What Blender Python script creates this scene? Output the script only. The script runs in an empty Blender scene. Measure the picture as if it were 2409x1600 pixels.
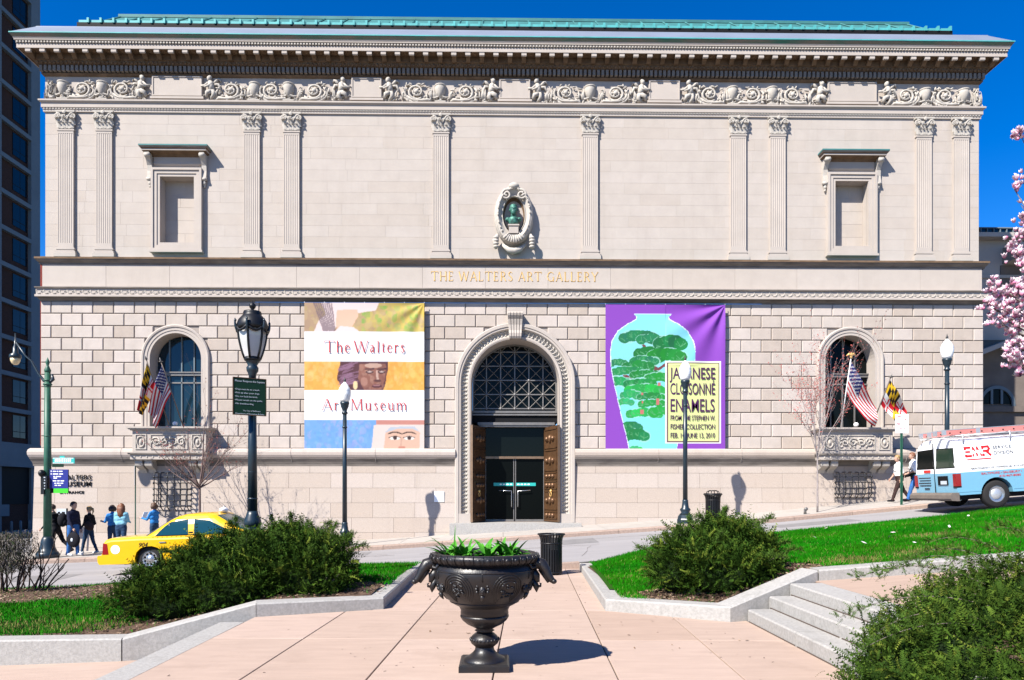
import bpy, bmesh, math, random
import numpy as np
from mathutils import Vector, Matrix, Quaternion

R = math.radians
random.seed(11)
rng = np.random.default_rng(11)
sc = bpy.context.scene
col = sc.collection

# ------------------------------------------------------------------ camera
YAW = R(0.86)
F, CX, HY, EYE = 1683.5, 1204.5, 1160.0, 1.7      # lens constants measured on the photograph
cam_d = bpy.data.cameras.new('camera')
cam_d.sensor_width = 36.0
cam_d.lens = 36.0 * F / 2409.0
cam_d.shift_y = (HY - 800.0) / 2409.0
cam_d.clip_start = 0.05
cam_d.clip_end = 3000.0
cam = bpy.data.objects.new('camera', cam_d)
cam.location = (0, 0, EYE)
cam.rotation_euler = (R(90), 0, -YAW)
col.objects.link(cam)
sc.camera = cam

# ------------------------------------------------------------------ daylight
SUN_EL, SUN_ROT = R(44.5), R(225)
world = bpy.data.worlds.new('World')
sc.world = world
world.use_nodes = True
wn, wl = world.node_tree.nodes, world.node_tree.links
wn.clear()
sky = wn.new('ShaderNodeTexSky')
sky.sky_type = 'NISHITA'
sky.sun_disc = False
sky.sun_elevation = SUN_EL
sky.sun_rotation = SUN_ROT
sky.altitude = 200
sky.air_density = 0.8
sky.dust_density = 0.0
sky.ozone_density = 3.0
hs = wn.new('ShaderNodeHueSaturation')
hs.inputs['Hue'].default_value = 0.512
hs.inputs['Saturation'].default_value = 1.42
hs.inputs['Value'].default_value = 0.95
bg = wn.new('ShaderNodeBackground')
bg.inputs['Strength'].default_value = 0.090
wo = wn.new('ShaderNodeOutputWorld')
wl.new(sky.outputs[0], hs.inputs['Color'])
wl.new(hs.outputs[0], bg.inputs['Color'])
wl.new(bg.outputs[0], wo.inputs['Surface'])

sun_d = bpy.data.lights.new('sun', 'SUN')
sun_d.energy = 4.8
sun_d.angle = R(0.53)
sun_d.color = (1.0, 0.95, 0.87)
sun = bpy.data.objects.new('sun', sun_d)
sun_dir = Vector((math.cos(SUN_EL) * .7071, math.cos(SUN_EL) * .7071, -math.sin(SUN_EL)))
sun.rotation_euler = sun_dir.to_track_quat('-Z', 'Y').to_euler()
sun.location = (-30, -30, 60)
col.objects.link(sun)

sc.view_settings.view_transform = 'Standard'
sc.view_settings.look = 'None'
sc.view_settings.exposure = 1.33
sc.view_settings.gamma = 1.0
sc.view_settings.use_curve_mapping = False
sc.render.engine = 'CYCLES'
sc.cycles.max_bounces = 6
sc.cycles.diffuse_bounces = 3
sc.cycles.glossy_bounces = 3
sc.cycles.transmission_bounces = 4
sc.cycles.transparent_max_bounces = 6
sc.cycles.use_denoising = True


# ------------------------------------------------------------------ measuring helpers
def pX(px, Y):
    return Y * math.tan(math.atan((px - CX) / F) + YAW)


def pZ(px, py, Y):
    d = pX(px, Y) * math.sin(YAW) + Y * math.cos(YAW)
    return EYE - (py - HY) * d / F


def lerp(a, b, t):
    return a + (b - a) * t


def interp(tab, x):
    if x <= tab[0][0]:
        return tab[0][1]
    for (x0, y0), (x1, y1) in zip(tab, tab[1:]):
        if x <= x1:
            return y0 + (y1 - y0) * (x - x0) / (x1 - x0)
    return tab[-1][1]


# ------------------------------------------------------------------ materials
def lin(h):
    h = h.lstrip('#')
    v = [int(h[i:i + 2], 16) / 255 for i in (0, 2, 4)]
    return tuple(c / 12.92 if c <= .04045 else ((c + .055) / 1.055) ** 2.4 for c in v)


ALB = .80      # the photograph is exposed about a third of a stop over the listed reflectances


def mat(name, c, rough=.6, metal=0.0, spec=.5, var=0.0, scale=6.0, bump=0.0, bscale=None, objvar=0.0,
        c2=None, stretch=None, attr=None, coat=0.0, emit=None, space='world', detail=6.0, huevar=None):
    """Principled material with world-space noise colour variation, bump, per-object tone and optional colour attribute."""
    if min(c) < .7:
        c = tuple(v * ALB for v in c)
    if c2:
        c2 = tuple(v * ALB for v in c2)
    m = bpy.data.materials.new(name)
    m.use_nodes = True
    nt = m.node_tree
    N, L = nt.nodes, nt.links
    b = N['Principled BSDF']
    b.inputs['Base Color'].default_value = (*c, 1)
    b.inputs['Roughness'].default_value = rough
    b.inputs['Metallic'].default_value = metal
    b.inputs['Specular IOR Level'].default_value = spec
    if coat:
        b.inputs['Coat Weight'].default_value = coat
        b.inputs['Coat Roughness'].default_value = .05
    if emit:
        b.inputs['Emission Color'].default_value = (*c, 1)
        b.inputs['Emission Strength'].default_value = emit
    vec = None

    def getvec():
        nonlocal vec
        if vec is None:
            if space == 'world':
                g = N.new('ShaderNodeNewGeometry').outputs['Position']
            else:
                g = N.new('ShaderNodeTexCoord').outputs['Object']
            if stretch:
                mp = N.new('ShaderNodeMapping')
                mp.inputs['Scale'].default_value = stretch
                L.new(g, mp.inputs['Vector'])
                g = mp.outputs[0]
            vec = g
        return vec

    cur = None
    if attr:
        a = N.new('ShaderNodeAttribute')
        a.attribute_name = attr
        cur = a.outputs['Color']
    if var or c2:
        n = N.new('ShaderNodeTexNoise')
        n.inputs['Scale'].default_value = scale
        n.inputs['Detail'].default_value = detail
        n.inputs['Roughness'].default_value = .62
        L.new(getvec(), n.inputs['Vector'])
        ramp = N.new('ShaderNodeValToRGB')
        ramp.color_ramp.elements[0].position = .32
        ramp.color_ramp.elements[1].position = .68
        if c2:
            e0, e1 = c2, c
        else:
            e0 = tuple(max(0, v * (1 - var)) for v in c)
            e1 = tuple(min(1, v * (1 + var)) for v in c)
        if cur is not None:
            e0, e1 = (1 - var,) * 3, (1 + var,) * 3
        ramp.color_ramp.elements[0].color = (*e0, 1)
        ramp.color_ramp.elements[1].color = (*e1, 1)
        L.new(n.outputs['Fac'], ramp.inputs['Fac'])
        if cur is None:
            cur = ramp.outputs[0]
        else:
            mx = N.new('ShaderNodeMix')
            mx.data_type = 'RGBA'
            mx.blend_type = 'MULTIPLY'
            mx.inputs['Factor'].default_value = 1
            L.new(cur, mx.inputs[6])
            L.new(ramp.outputs[0], mx.inputs[7])
            cur = mx.outputs[2]
    if objvar or huevar:
        oi = N.new('ShaderNodeObjectInfo')
        r2 = N.new('ShaderNodeValToRGB')
        r2.color_ramp.interpolation = 'LINEAR'
        lo = 1 - objvar
        hi = 1 + objvar
        r2.color_ramp.elements[0].color = (lo, lo * (1 - (huevar or 0)), lo * (1 - 2 * (huevar or 0)), 1)
        r2.color_ramp.elements[1].color = (hi, hi, hi * (1 + .5 * (huevar or 0)), 1)
        e = r2.color_ramp.elements.new(.55)
        e.color = (1, 1, 1, 1)
        L.new(oi.outputs['Random'], r2.inputs['Fac'])
        mx = N.new('ShaderNodeMix')
        mx.data_type = 'RGBA'
        mx.blend_type = 'MULTIPLY'
        mx.inputs['Factor'].default_value = 1
        if cur is None:
            mx.inputs[6].default_value = (*c, 1)
        else:
            L.new(cur, mx.inputs[6])
        L.new(r2.outputs[0], mx.inputs[7])
        cur = mx.outputs[2]
    if cur is not None:
        L.new(cur, b.inputs['Base Color'])
    if bump:
        n2 = N.new('ShaderNodeTexNoise')
        n2.inputs['Scale'].default_value = bscale or scale * 6
        n2.inputs['Detail'].default_value = 5
        L.new(getvec(), n2.inputs['Vector'])
        bp = N.new('ShaderNodeBump')
        bp.inputs['Strength'].default_value = bump
        bp.inputs['Distance'].default_value = .02
        L.new(n2.outputs['Fac'], bp.inputs['Height'])
        L.new(bp.outputs[0], b.inputs['Normal'])
    return m


def add_streaks(m, colour, amount=.5, scale=(1.4, 1.4, .12), lo=.55, hi=.75):
    """run-off stains with a shape of their own mixed over the base colour"""
    nt = m.node_tree
    N, L = nt.nodes, nt.links
    b = N['Principled BSDF']
    g = N.new('ShaderNodeNewGeometry')
    mp = N.new('ShaderNodeMapping')
    mp.inputs['Scale'].default_value = scale
    L.new(g.outputs['Position'], mp.inputs['Vector'])
    n = N.new('ShaderNodeTexNoise')
    n.inputs['Scale'].default_value = 1.0
    n.inputs['Detail'].default_value = 7
    n.inputs['Roughness'].default_value = .7
    L.new(mp.outputs[0], n.inputs['Vector'])
    r = N.new('ShaderNodeMapRange')
    r.inputs['From Min'].default_value = lo
    r.inputs['From Max'].default_value = hi
    r.inputs['To Max'].default_value = amount
    L.new(n.outputs['Fac'], r.inputs['Value'])
    mx = N.new('ShaderNodeMix')
    mx.data_type = 'RGBA'
    src = b.inputs['Base Color'].links[0].from_socket if b.inputs['Base Color'].is_linked else None
    if src:
        L.new(src, mx.inputs[6])
    else:
        mx.inputs[6].default_value = b.inputs['Base Color'].default_value
    mx.inputs[7].default_value = (*colour, 1)
    L.new(r.outputs[0], mx.inputs['Factor'])
    L.new(mx.outputs[2], b.inputs['Base Color'])
    return m


STONE = (.455, .400, .354)
M = {}
M['stone'] = mat('limestone', STONE, .85, spec=.2, var=.05, scale=1.3, bump=.12, bscale=30)
M['ashlar'] = mat('ashlar_limestone', (.462, .407, .360), .85, spec=.2, var=.04, scale=2.2, bump=.10, bscale=30, objvar=.022, huevar=.015)
M['rustic'] = mat('rusticated_limestone', (.468, .408, .360), .85, spec=.2, var=.06, scale=3.0, bump=.2, bscale=26, objvar=.095, huevar=.04)
M['joint'] = mat('joint_mortar', (.35, .305, .27), .95, spec=.1, var=.08, scale=3)
M['granite'] = mat('pink_granite', (.46, .392, .340), .8, spec=.25, var=.13, scale=42, bump=.15, bscale=60, objvar=.05, huevar=.03)
M['carved'] = mat('carved_limestone', (.47, .43, .38), .88, spec=.15, var=.10, scale=7, bump=.2, bscale=40)
M['soffit'] = mat('weathered_shaded_soffit', (.165, .108, .068), .92, spec=.1, var=.25, scale=3.5, bump=.2, bscale=30)  # weathered tone taken darker still, underside shade put into the colour
M['grimy_shaded'] = mat('grimy_shaded_ledge_stone', (.19, .165, .145), .92, spec=.12, var=.28, scale=2.4, bump=.2, bscale=22, stretch=(.6, 1, 3))  # grime plus painted shade for undersides and lower mouldings
M['patina'] = mat('copper_patina', (.040, .165, .165), .65, spec=.3, var=.22, scale=2.5, bump=.05, stretch=(.5, 1, 1))
M['patina_edge'] = mat('bright_patina', (.075, .36, .36), .6, spec=.3, var=.15, scale=2)
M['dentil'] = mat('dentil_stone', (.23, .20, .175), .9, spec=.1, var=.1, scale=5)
M['flash'] = mat('lead_flashing', (.17, .20, .26), .6, spec=.4, var=.08, scale=1.2, stretch=(.5, 1, 1))
M['cyma'] = mat('stained_cyma', (.30, .20, .15), .85, spec=.15, c2=(.07, .19, .125), scale=.9, stretch=(.7, 1, 4), bump=.1)
M['gold'] = mat('gilded_lettering', (.80, .50, .16), .45, metal=.2, spec=.5)
M['bronze'] = mat('brown_bronze', (.155, .080, .038), .42, metal=.55, spec=.5, var=.2, scale=5, bump=.15, bscale=30)
M['bronze_lite'] = mat('edge_bronze', (.25, .16, .10), .4, metal=.5, spec=.5, var=.15, scale=5)
M['iron'] = mat('black_iron', (.018, .018, .020), .5, spec=.5, var=.2, scale=10)
M['grille'] = mat('lunette_bronze', (.20, .19, .18), .5, metal=.4, spec=.4, var=.1, scale=6)
M['glass_dark'] = mat('dark_glass', (.004, .006, .006), .12, spec=.10)
M['glass_blue'] = mat('blue_window_glass', (.006, .022, .036), .05, spec=.45)
M['glass_door'] = mat('door_glass', (.003, .004, .004), .2, spec=.05)
M['verdigris'] = mat('verdigris_bronze', (.09, .30, .22), .55, metal=.25, spec=.4, c2=(.02, .05, .05), scale=9, bump=.1)
M['asphalt'] = mat('road_asphalt', (.300, .285, .287), .92, spec=.1, var=.09, scale=1.6, bump=.25, bscale=90, stretch=(.25, 1.4, 1))
M['paving'] = mat('sidewalk_concrete', (.40, .365, .33), .9, spec=.2, var=.08, scale=2.5, bump=.12, bscale=60, objvar=.05)
M['kerb'] = mat('brown_granite_kerb', (.33, .245, .20), .85, spec=.2, var=.16, scale=16, bump=.15, objvar=.06)
M['plaza'] = mat('pink_concrete', (.42, .315, .255), .9, spec=.2, var=.07, scale=1.6, bump=.18, bscale=26, objvar=.06, huevar=.03, stretch=(1, 5, 1))
M['pjoint'] = mat('plaza_joint', (.11, .085, .07), .95, spec=.1)
M['kgranite'] = mat('grey_granite', (.36, .345, .325), .8, spec=.25, var=.16, scale=26, bump=.25, bscale=70, objvar=.05)
M['soil'] = mat('bed_mulch', (.16, .105, .075), .95, spec=.1, c2=(.055, .035, .025), scale=9, bump=.7, bscale=34)
M['lawn'] = mat('lawn_thatch', (.014, .085, .004), .95, spec=.05, c2=(.03, .075, .008), scale=5, bump=.5, bscale=50)
M['ground'] = mat('ground_earth', (.14, .13, .11), .95, spec=.1, var=.1, scale=.4)
M['white'] = mat('white_paint', (.80, .80, .79), .55, spec=.4)
M['black'] = mat('black_paint', (.006, .0065, .008), .45, spec=.35)
M['lampblue'] = mat('lamp_post_paint', (.010, .024, .036), .36, spec=.5, var=.2, scale=5, bump=.03)
M['urn'] = mat('painted_cast_iron', (.0075, .0095, .013), .40, spec=.45, c2=(.017, .012, .010), scale=7, bump=.12, bscale=60)
M['postgreen'] = mat('green_post_paint', (.024, .105, .066), .5, spec=.4, var=.2, scale=4)
M['signgreen'] = mat('sign_green', (.010, .15, .06), .5, spec=.4)
M['signdark'] = mat('sign_dark_green', (.004, .030, .014), .5, spec=.2)
M['signblue'] = mat('sign_navy', (.012, .020, .22), .5, spec=.4)
M['signlime'] = mat('sign_lime', (.05, .55, .02), .5, spec=.4)
M['signteal'] = mat('sign_teal', (.02, .42, .38), .5, spec=.4)
M['signgrey'] = mat('sign_pale_grey', (.50, .55, .60), .5, spec=.4)
M['red'] = mat('red_paint', (.55, .015, .012), .4, spec=.5)
M['lens_red'] = mat('tail_lamp_red', (.26, .007, .010), .12, spec=.6)
M['globe'] = mat('acorn_globe', (.72, .72, .70), .15, spec=.6, var=.12, scale=4, stretch=(1, 1, 3))
M['globe_warm'] = mat('amber_globe', (.80, .62, .36), .25, spec=.5)
M['lantern_glass'] = mat('lantern_panel', (.42, .45, .43), .12, spec=.7, c2=(.62, .60, .60), scale=1.5, stretch=(2, 2, .6))
M['taxi'] = mat('taxi_yellow', (.76, .43, .0), .28, spec=.5, coat=.6)
M['van_white'] = mat('van_white', (.78, .79, .80), .3, spec=.5, coat=.4)
M['van_blue'] = mat('van_blue', (.16, .38, .52), .3, spec=.5, coat=.4)
M['tyre'] = mat('tyre_rubber', (.022, .021, .021), .85, spec=.2)
M['chrome'] = mat('wheel_metal', (.55, .55, .56), .25, metal=.8)
M['dark_trim'] = mat('dark_trim', (.006, .006, .007), .7, spec=.15)
M['bumper'] = mat('brown_grey_bumper', (.15, .125, .105), .6, spec=.3, var=.15, scale=4)
M['car_glass'] = mat('car_glass', (.010, .050, .062), .06, spec=.7)
M['van_glass'] = mat('van_rear_glass', (.015, .035, .022), .06, spec=.6)
M['alu'] = mat('ladder_aluminium', (.60, .61, .62), .4, metal=.6)
M['pinkladder'] = mat('ladder_fibreglass', (.60, .22, .20), .6, spec=.3, var=.1, scale=3)
M['brick_dark'] = mat('dark_brick', (.062, .034, .027), .9, spec=.1, var=.3, scale=7, stretch=(1, 1, 3))
M['tower_conc'] = mat('tower_concrete', (.15, .19, .215), .85, spec=.2, var=.08, scale=.6)
M['brick_red'] = mat('red_brick', (.20, .045, .035), .9, spec=.15, var=.25, scale=5)
M['annex'] = mat('annex_concrete', (.42, .38, .345), .85, spec=.2, var=.06, scale=.8)
M['annex_brown'] = mat('annex_brown_stone', (.17, .14, .12), .9, spec=.15, var=.15, scale=1.5)
M['roofglass'] = mat('skylight_glass', (.18, .52, .50), .2, spec=.6)
M['bark'] = mat('grey_bark', (.17, .14, .125), .9, spec=.15, var=.25, scale=14)
M['bark_dark'] = mat('dark_cane_bark', (.055, .036, .030), .9, spec=.15, var=.25, scale=14)
M['tower_glass'] = mat('tower_window_glass', (.004, .010, .016), .08, spec=.22)
M['bark_brown'] = mat('twig_bark', (.15, .105, .095), .9, spec=.1, var=.3, scale=14)
M['bark_pale'] = mat('pale_sapling_bark', (.30, .26, .25), .9, spec=.15, var=.25, scale=14)
M['leaf'] = mat('leaf_tinted', (.05, .10, .02), .8, spec=.04, attr='tint')
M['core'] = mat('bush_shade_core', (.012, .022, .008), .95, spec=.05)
M['skin_a'] = mat('skin', (.50, .30, .22), .6, spec=.3)
M['denim'] = mat('blue_denim', (.035, .12, .33), .85, spec=.15, var=.2, scale=9)
M['dark_cloth'] = mat('black_cloth', (.014, .014, .018), .9, spec=.1)

M['ashlar_joint'] = mat('ashlar_joint', (.425, .372, .330), .95, spec=.1)
for k_ in ('ashlar', 'stone', 'rustic'):
    add_streaks(M[k_], (.28, .242, .205), .42, (1.1, 1.1, .14), .52, .78)
add_streaks(M['granite'], (.24, .195, .165), .42, (1.8, 1.8, .14), .55, .76)
add_streaks(M['kgranite'], (.17, .16, .145), .5, (2.2, 2.2, 1.2), .54, .74)
add_streaks(M['plaza'], (.22, .16, .125), .5, (.9, .9, .9), .54, .78)
add_streaks(M['asphalt'], (.20, .19, .19), .5, (.12, 1.6, 1), .5, .72)


# ------------------------------------------------------------------ mesh helpers
class MB:
    """collects faces for one mesh object; several material slots are possible"""

    def __init__(s):
        s.v, s.f, s.mi, s.mats, s.smooth = [], [], [], [], []
        s.cur = 0
        s.sm = False

    def use(s, m, smooth=None):
        if m not in s.mats:
            s.mats.append(m)
        s.cur = s.mats.index(m)
        if smooth is not None:
            s.sm = smooth
        return s

    def add(s, vs, fs):
        o = len(s.v)
        s.v.extend([tuple(p) for p in vs])
        for f in fs:
            s.f.append([o + i for i in f])
            s.mi.append(s.cur)
            s.smooth.append(s.sm)

    def box(s, x0, x1, y0, y1, z0, z1, T=None):
        vs = [(x, y, z) for z in (z0, z1) for y in (y0, y1) for x in (x0, x1)]
        if T is not None:
            vs = [T @ Vector(p) for p in vs]
        s.add(vs, [(0, 2, 3, 1), (4, 5, 7, 6), (0, 1, 5, 4), (2, 6, 7, 3), (0, 4, 6, 2), (1, 3, 7, 5)])

    def cbox(s, c, d, T=None):
        s.box(c[0] - d[0] / 2, c[0] + d[0] / 2, c[1] - d[1] / 2, c[1] + d[1] / 2, c[2] - d[2] / 2, c[2] + d[2] / 2, T)

    def prism(s, poly, axis, a, b):
        """extrude a 2-D polygon along an axis ('x': poly in y,z; 'y': poly in x,z; 'z': poly in x,y)"""
        def P(p, t):
            return {'x': (t, p[0], p[1]), 'y': (p[0], t, p[1]), 'z': (p[0], p[1], t)}[axis]
        n = len(poly)
        vs = [P(p, a) for p in poly] + [P(p, b) for p in poly]
        s.add(vs, [list(range(n))[::-1], [n + i for i in range(n)]] + [(i, (i + 1) % n, n + (i + 1) % n, n + i) for i in range(n)])

    def lathe(s, prof, seg=20, c=(0, 0, 0), T=None, cap=True, wob=None):
        vs, fs = [], []
        for (r, z) in prof:
            for k in range(seg):
                a = 2 * math.pi * k / seg
                rr = r * (wob(a, z) if wob else 1)
                vs.append((c[0] + rr * math.cos(a), c[1] + rr * math.sin(a), c[2] + z))
        for j in range(len(prof) - 1):
            for k in range(seg):
                k2 = (k + 1) % seg
                fs.append((j * seg + k, j * seg + k2, (j + 1) * seg + k2, (j + 1) * seg + k))
        if cap:
            if prof[0][0] > 1e-4:
                fs.append(list(range(seg))[::-1])
            if prof[-1][0] > 1e-4:
                o = (len(prof) - 1) * seg
                fs.append([o + k for k in range(seg)])
        if T is not None:
            vs = [T @ Vector(p) for p in vs]
        s.add(vs, fs)

    def tube(s, pts, rad, seg=6, cap=True):
        pts = [Vector(p) for p in pts]
        n = len(pts)
        if not hasattr(rad, '__len__'):
            rad = [rad] * n
        vs, fs = [], []
        prev = None
        for i, p in enumerate(pts):
            t = (pts[min(i + 1, n - 1)] - pts[max(i - 1, 0)])
            if t.length < 1e-9:
                t = Vector((0, 0, 1))
            t.normalize()
            if prev is None:
                u = t.cross(Vector((0, 0, 1)))
                if u.length < .05:
                    u = t.cross(Vector((0, 1, 0)))
            else:
                u = prev - t * prev.dot(t)
            u.normalize()
            prev = u
            w = t.cross(u)
            for k in range(seg):
                a = 2 * math.pi * k / seg
                vs.append(p + (u * math.cos(a) + w * math.sin(a)) * rad[i])
        for j in range(n - 1):
            for k in range(seg):
                k2 = (k + 1) % seg
                fs.append((j * seg + k, j * seg + k2, (j + 1) * seg + k2, (j + 1) * seg + k))
        if cap:
            fs.append(list(range(seg))[::-1])
            fs.append([(n - 1) * seg + k for k in range(seg)])
        s.add(vs, fs)

    def ball(s, c, r, seg=10, ring=6, T=None):
        if not hasattr(r, '__len__'):
            r = (r, r, r)
        vs, fs = [], []
        for j in range(ring + 1):
            th = math.pi * j / ring
            for k in range(seg):
                a = 2 * math.pi * k / seg
                p = Vector((r[0] * math.sin(th) * math.cos(a), r[1] * math.sin(th) * math.sin(a), r[2] * math.cos(th)))
                if T is not None:
                    p = T @ p
                vs.append((c[0] + p[0], c[1] + p[1], c[2] + p[2]))
        for j in range(ring):
            for k in range(seg):
                k2 = (k + 1) % seg
                fs.append((j * seg + k, (j + 1) * seg + k, (j + 1) * seg + k2, j * seg + k2))
        s.add(vs, fs)

    def mesh(s, name):
        me = bpy.data.meshes.new(name)
        me.from_pydata(s.v, [], s.f)
        for m in s.mats:
            me.materials.append(m)
        me.polygons.foreach_set('material_index', s.mi)
        me.polygons.foreach_set('use_smooth', s.smooth)
        me.update()
        return me

    def build(s, name, parent=None, m=None, loc=None):
        if m is not None and not s.mats:
            s.mats.append(m)
        return link(name, s.mesh(name), parent, loc)


def link(name, me, parent=None, loc=None, rot=None, scale=None):
    o = bpy.data.objects.new(name, me)
    col.objects.link(o)
    if parent is not None:
        o.parent = parent
    if loc is not None:
        o.location = loc
    if rot is not None:
        o.rotation_euler = rot
    if scale is not None:
        o.scale = scale
    return o


def thing(name, label, cat, loc=(0, 0, 0), rz=0, group=None):
    o = bpy.data.objects.new(name, None)
    o.empty_display_size = .3
    col.objects.link(o)
    o.location = loc
    o.rotation_euler = (0, 0, rz)
    o['label'] = label
    o['category'] = cat
    if group:
        o['group'] = group
    return o


def tag(o, label, cat, group=None):
    o['label'] = label
    o['category'] = cat
    if group:
        o['group'] = group
    return o


def struct(o, kind='structure'):
    o['kind'] = kind
    return o


def dup_tree(root, loc, rz=None, label=None, scale=None):
    def cp(o, par):
        c = o.copy()
        col.objects.link(c)
        if par is not None:
            c.parent = par
        for ch in o.children:
            cp(ch, c)
        return c
    c = cp(root, None)
    c.location = loc
    if rz is not None:
        c.rotation_euler = (0, 0, rz)
    if label:
        c['label'] = label
    if scale:
        c.scale = scale
    return c


def text_mesh(name, body, size, m, width=None, align='CENTER', ext=.004, bold=0.0, shear=0.0, sx=1.0, space=1.0):
    """lettering as a flat-sided mesh in the local x,z plane facing -y"""
    cu = bpy.data.curves.new(name, 'FONT')
    cu.body = body
    cu.size = size
    cu.extrude = ext
    cu.offset = bold
    cu.shear = shear
    cu.space_character = space
    cu.align_x = align
    cu.resolution_u = 3
    ob = bpy.data.objects.new(name, cu)
    col.objects.link(ob)
    dg = bpy.context.evaluated_depsgraph_get()
    me = bpy.data.meshes.new_from_object(ob.evaluated_get(dg))
    bpy.data.objects.remove(ob)
    bpy.data.curves.remove(cu)
    n = len(me.vertices)
    co = np.empty(n * 3)
    me.vertices.foreach_get('co', co)
    co = co.reshape(-1, 3)
    if n and width:
        w = co[:, 0].max() - co[:, 0].min()
        co[:, 0] *= width / w
    co[:, 0] *= sx
    out = np.stack([co[:, 0], -co[:, 2], co[:, 1]], 1)
    me.vertices.foreach_set('co', out.ravel())
    me.materials.clear()
    me.materials.append(m)
    me.update()
    me.name = name
    return me


def np_mesh(name, verts, faces, mats, mi=None, tint=None, smooth=False):
    """fast mesh from numpy arrays; faces all of one size; tint = per-vertex colour"""
    verts = np.asarray(verts, dtype=np.float32)
    faces = np.asarray(faces, dtype=np.int32)
    k = faces.shape[1]
    me = bpy.data.meshes.new(name)
    me.vertices.add(len(verts))
    me.vertices.foreach_set('co', verts.ravel())
    me.loops.add(faces.size)
    me.loops.foreach_set('vertex_index', faces.ravel())
    me.polygons.add(len(faces))
    me.polygons.foreach_set('loop_start', np.arange(0, faces.size, k, dtype=np.int32))
    for m in mats:
        me.materials.append(m)
    if mi is not None:
        me.polygons.foreach_set('material_index', np.asarray(mi, dtype=np.int32))
    if smooth:
        me.polygons.foreach_set('use_smooth', np.ones(len(faces), dtype=bool))
    me.update(calc_edges=True)
    if tint is not None:
        a = me.color_attributes.new('tint', 'FLOAT_COLOR', 'POINT')
        t = np.ones((len(verts), 4), dtype=np.float32)
        t[:, :3] = np.asarray(tint) * ALB
        a.data.foreach_set('color', t.ravel())
    return me


def molding(name, prof, W, x0, x1, parent, m, back=4.0, lat=1.0, seg_mats=None, base_lat=0.0):
    """profile [(projection, z)...] run along the facade with mitred returns at both ends"""
    mb = MB()
    n = len(prof)
    vs = []
    for (p, z) in prof:
        q = p * lat + base_lat
        vs += [(x0 - q, W + back, z), (x0 - q, W - p, z), (x1 + q, W - p, z), (x1 + q, W + back, z)]
    for j in range(n - 1):
        mm = seg_mats[j] if seg_mats else m
        mb.use(mm)
        a, b = 4 * j, 4 * (j + 1)
        for k in range(3):
            mb.add([vs[a + k], vs[a + k + 1], vs[b + k + 1], vs[b + k]], [(0, 1, 2, 3)])
    return mb.build(name, parent)


def arc(cx, cz, r, a0, a1, n):
    return [(cx + r * math.cos(lerp(a0, a1, i / n)), cz + r * math.sin(lerp(a0, a1, i / n))) for i in range(n + 1)]

# ================================================================== TERRAIN LEVELS
W = 26.5                      # plane of the upper museum wall
YK = 23.0                     # far kerb
YN = 16.3                     # near edge of the road
T_TAB = [(-60, -2.0), (-15.3, -.43), (-4.3, .0), (2, .42), (8.4, .86), (14.2, 1.40), (60, 4.6)]


def T(x):                     # top of the far kerb along the hill
    return interp(T_TAB, x)


def road_z(x, y):
    return T(x) - .13 - .14 * (YK - y) / (YK - YN)


def walk_z(x, y):
    return T(x) + .03 * (y - YK) / 3.3


# ================================================================== MUSEUM
XC = .55
XL, XR = -16.72, 17.86
mus = thing('museum_building', 'long pale limestone museum with fluted pilasters, deep cornice and rusticated ground storey', 'building', (0, 0, 0))

# ---- upper wall: backing, ashlar blocks
WIN_UP = [pX(414.5, 26.35), pX(2006, 26.35)]       # blind windows
WIN_LO = [pX(414, 26.3), pX(1999, 26.3)]           # arched windows
UW0, UW1, UZ0, UZ1 = .62, .62, 10.88, 13.30
b = MB()
b.use(M['ashlar_joint'])
xs = [XL] + [v for c in WIN_UP for v in (c - UW0, c + UW0)] + [XR]
for i in range(0, len(xs), 2):
    b.add([(xs[i], 26.53, 10.0), (xs[i + 1], 26.53, 10.0), (xs[i + 1], 26.53, 17.0), (xs[i], 26.53, 17.0)], [(0, 1, 2, 3)])
for c in WIN_UP:
    b.add([(c - UW0, 26.53, 10.0), (c + UW0, 26.53, 10.0), (c + UW0, 26.53, UZ0), (c - UW0, 26.53, UZ0)], [(0, 1, 2, 3)])
    b.add([(c - UW0, 26.53, UZ1), (c + UW0, 26.53, UZ1), (c + UW0, 26.53, 17.0), (c - UW0, 26.53, 17.0)], [(0, 1, 2, 3)])
b.use(M['stone'])
b.box(XL + .002, XL + .3, 26.525, 48, -1, 17.0)
b.box(XR - .3, XR - .002, 26.525, 48, -1, 17.0)
b.build('upper_wall', mus)

cache = {}


def slab(w, h, ch, out, m, key):
    k = (key, round(w, 3), round(h, 3))
    if k not in cache:
        q = MB()
        q.use(m)
        a, c = w / 2, h / 2
        vs = [(-a, .02, -c), (a, .02, -c), (a, .02, c), (-a, .02, c),
              (-a, -out + ch, -c), (a, -out + ch, -c), (a, -out + ch, c), (-a, -out + ch, c),
              (-a + ch, -out, -c + ch), (a - ch, -out, -c + ch), (a - ch, -out, c - ch), (-a + ch, -out, c - ch)]
        fs = [(8, 9, 10, 11)] + [(i, (i + 1) % 4, 4 + (i + 1) % 4, 4 + i) for i in range(4)] + [(4 + i, 4 + (i + 1) % 4, 8 + (i + 1) % 4, 8 + i) for i in range(4)]
        q.add(vs, fs)
        cache[k] = q.mesh(key)
    return cache[k]


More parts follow.
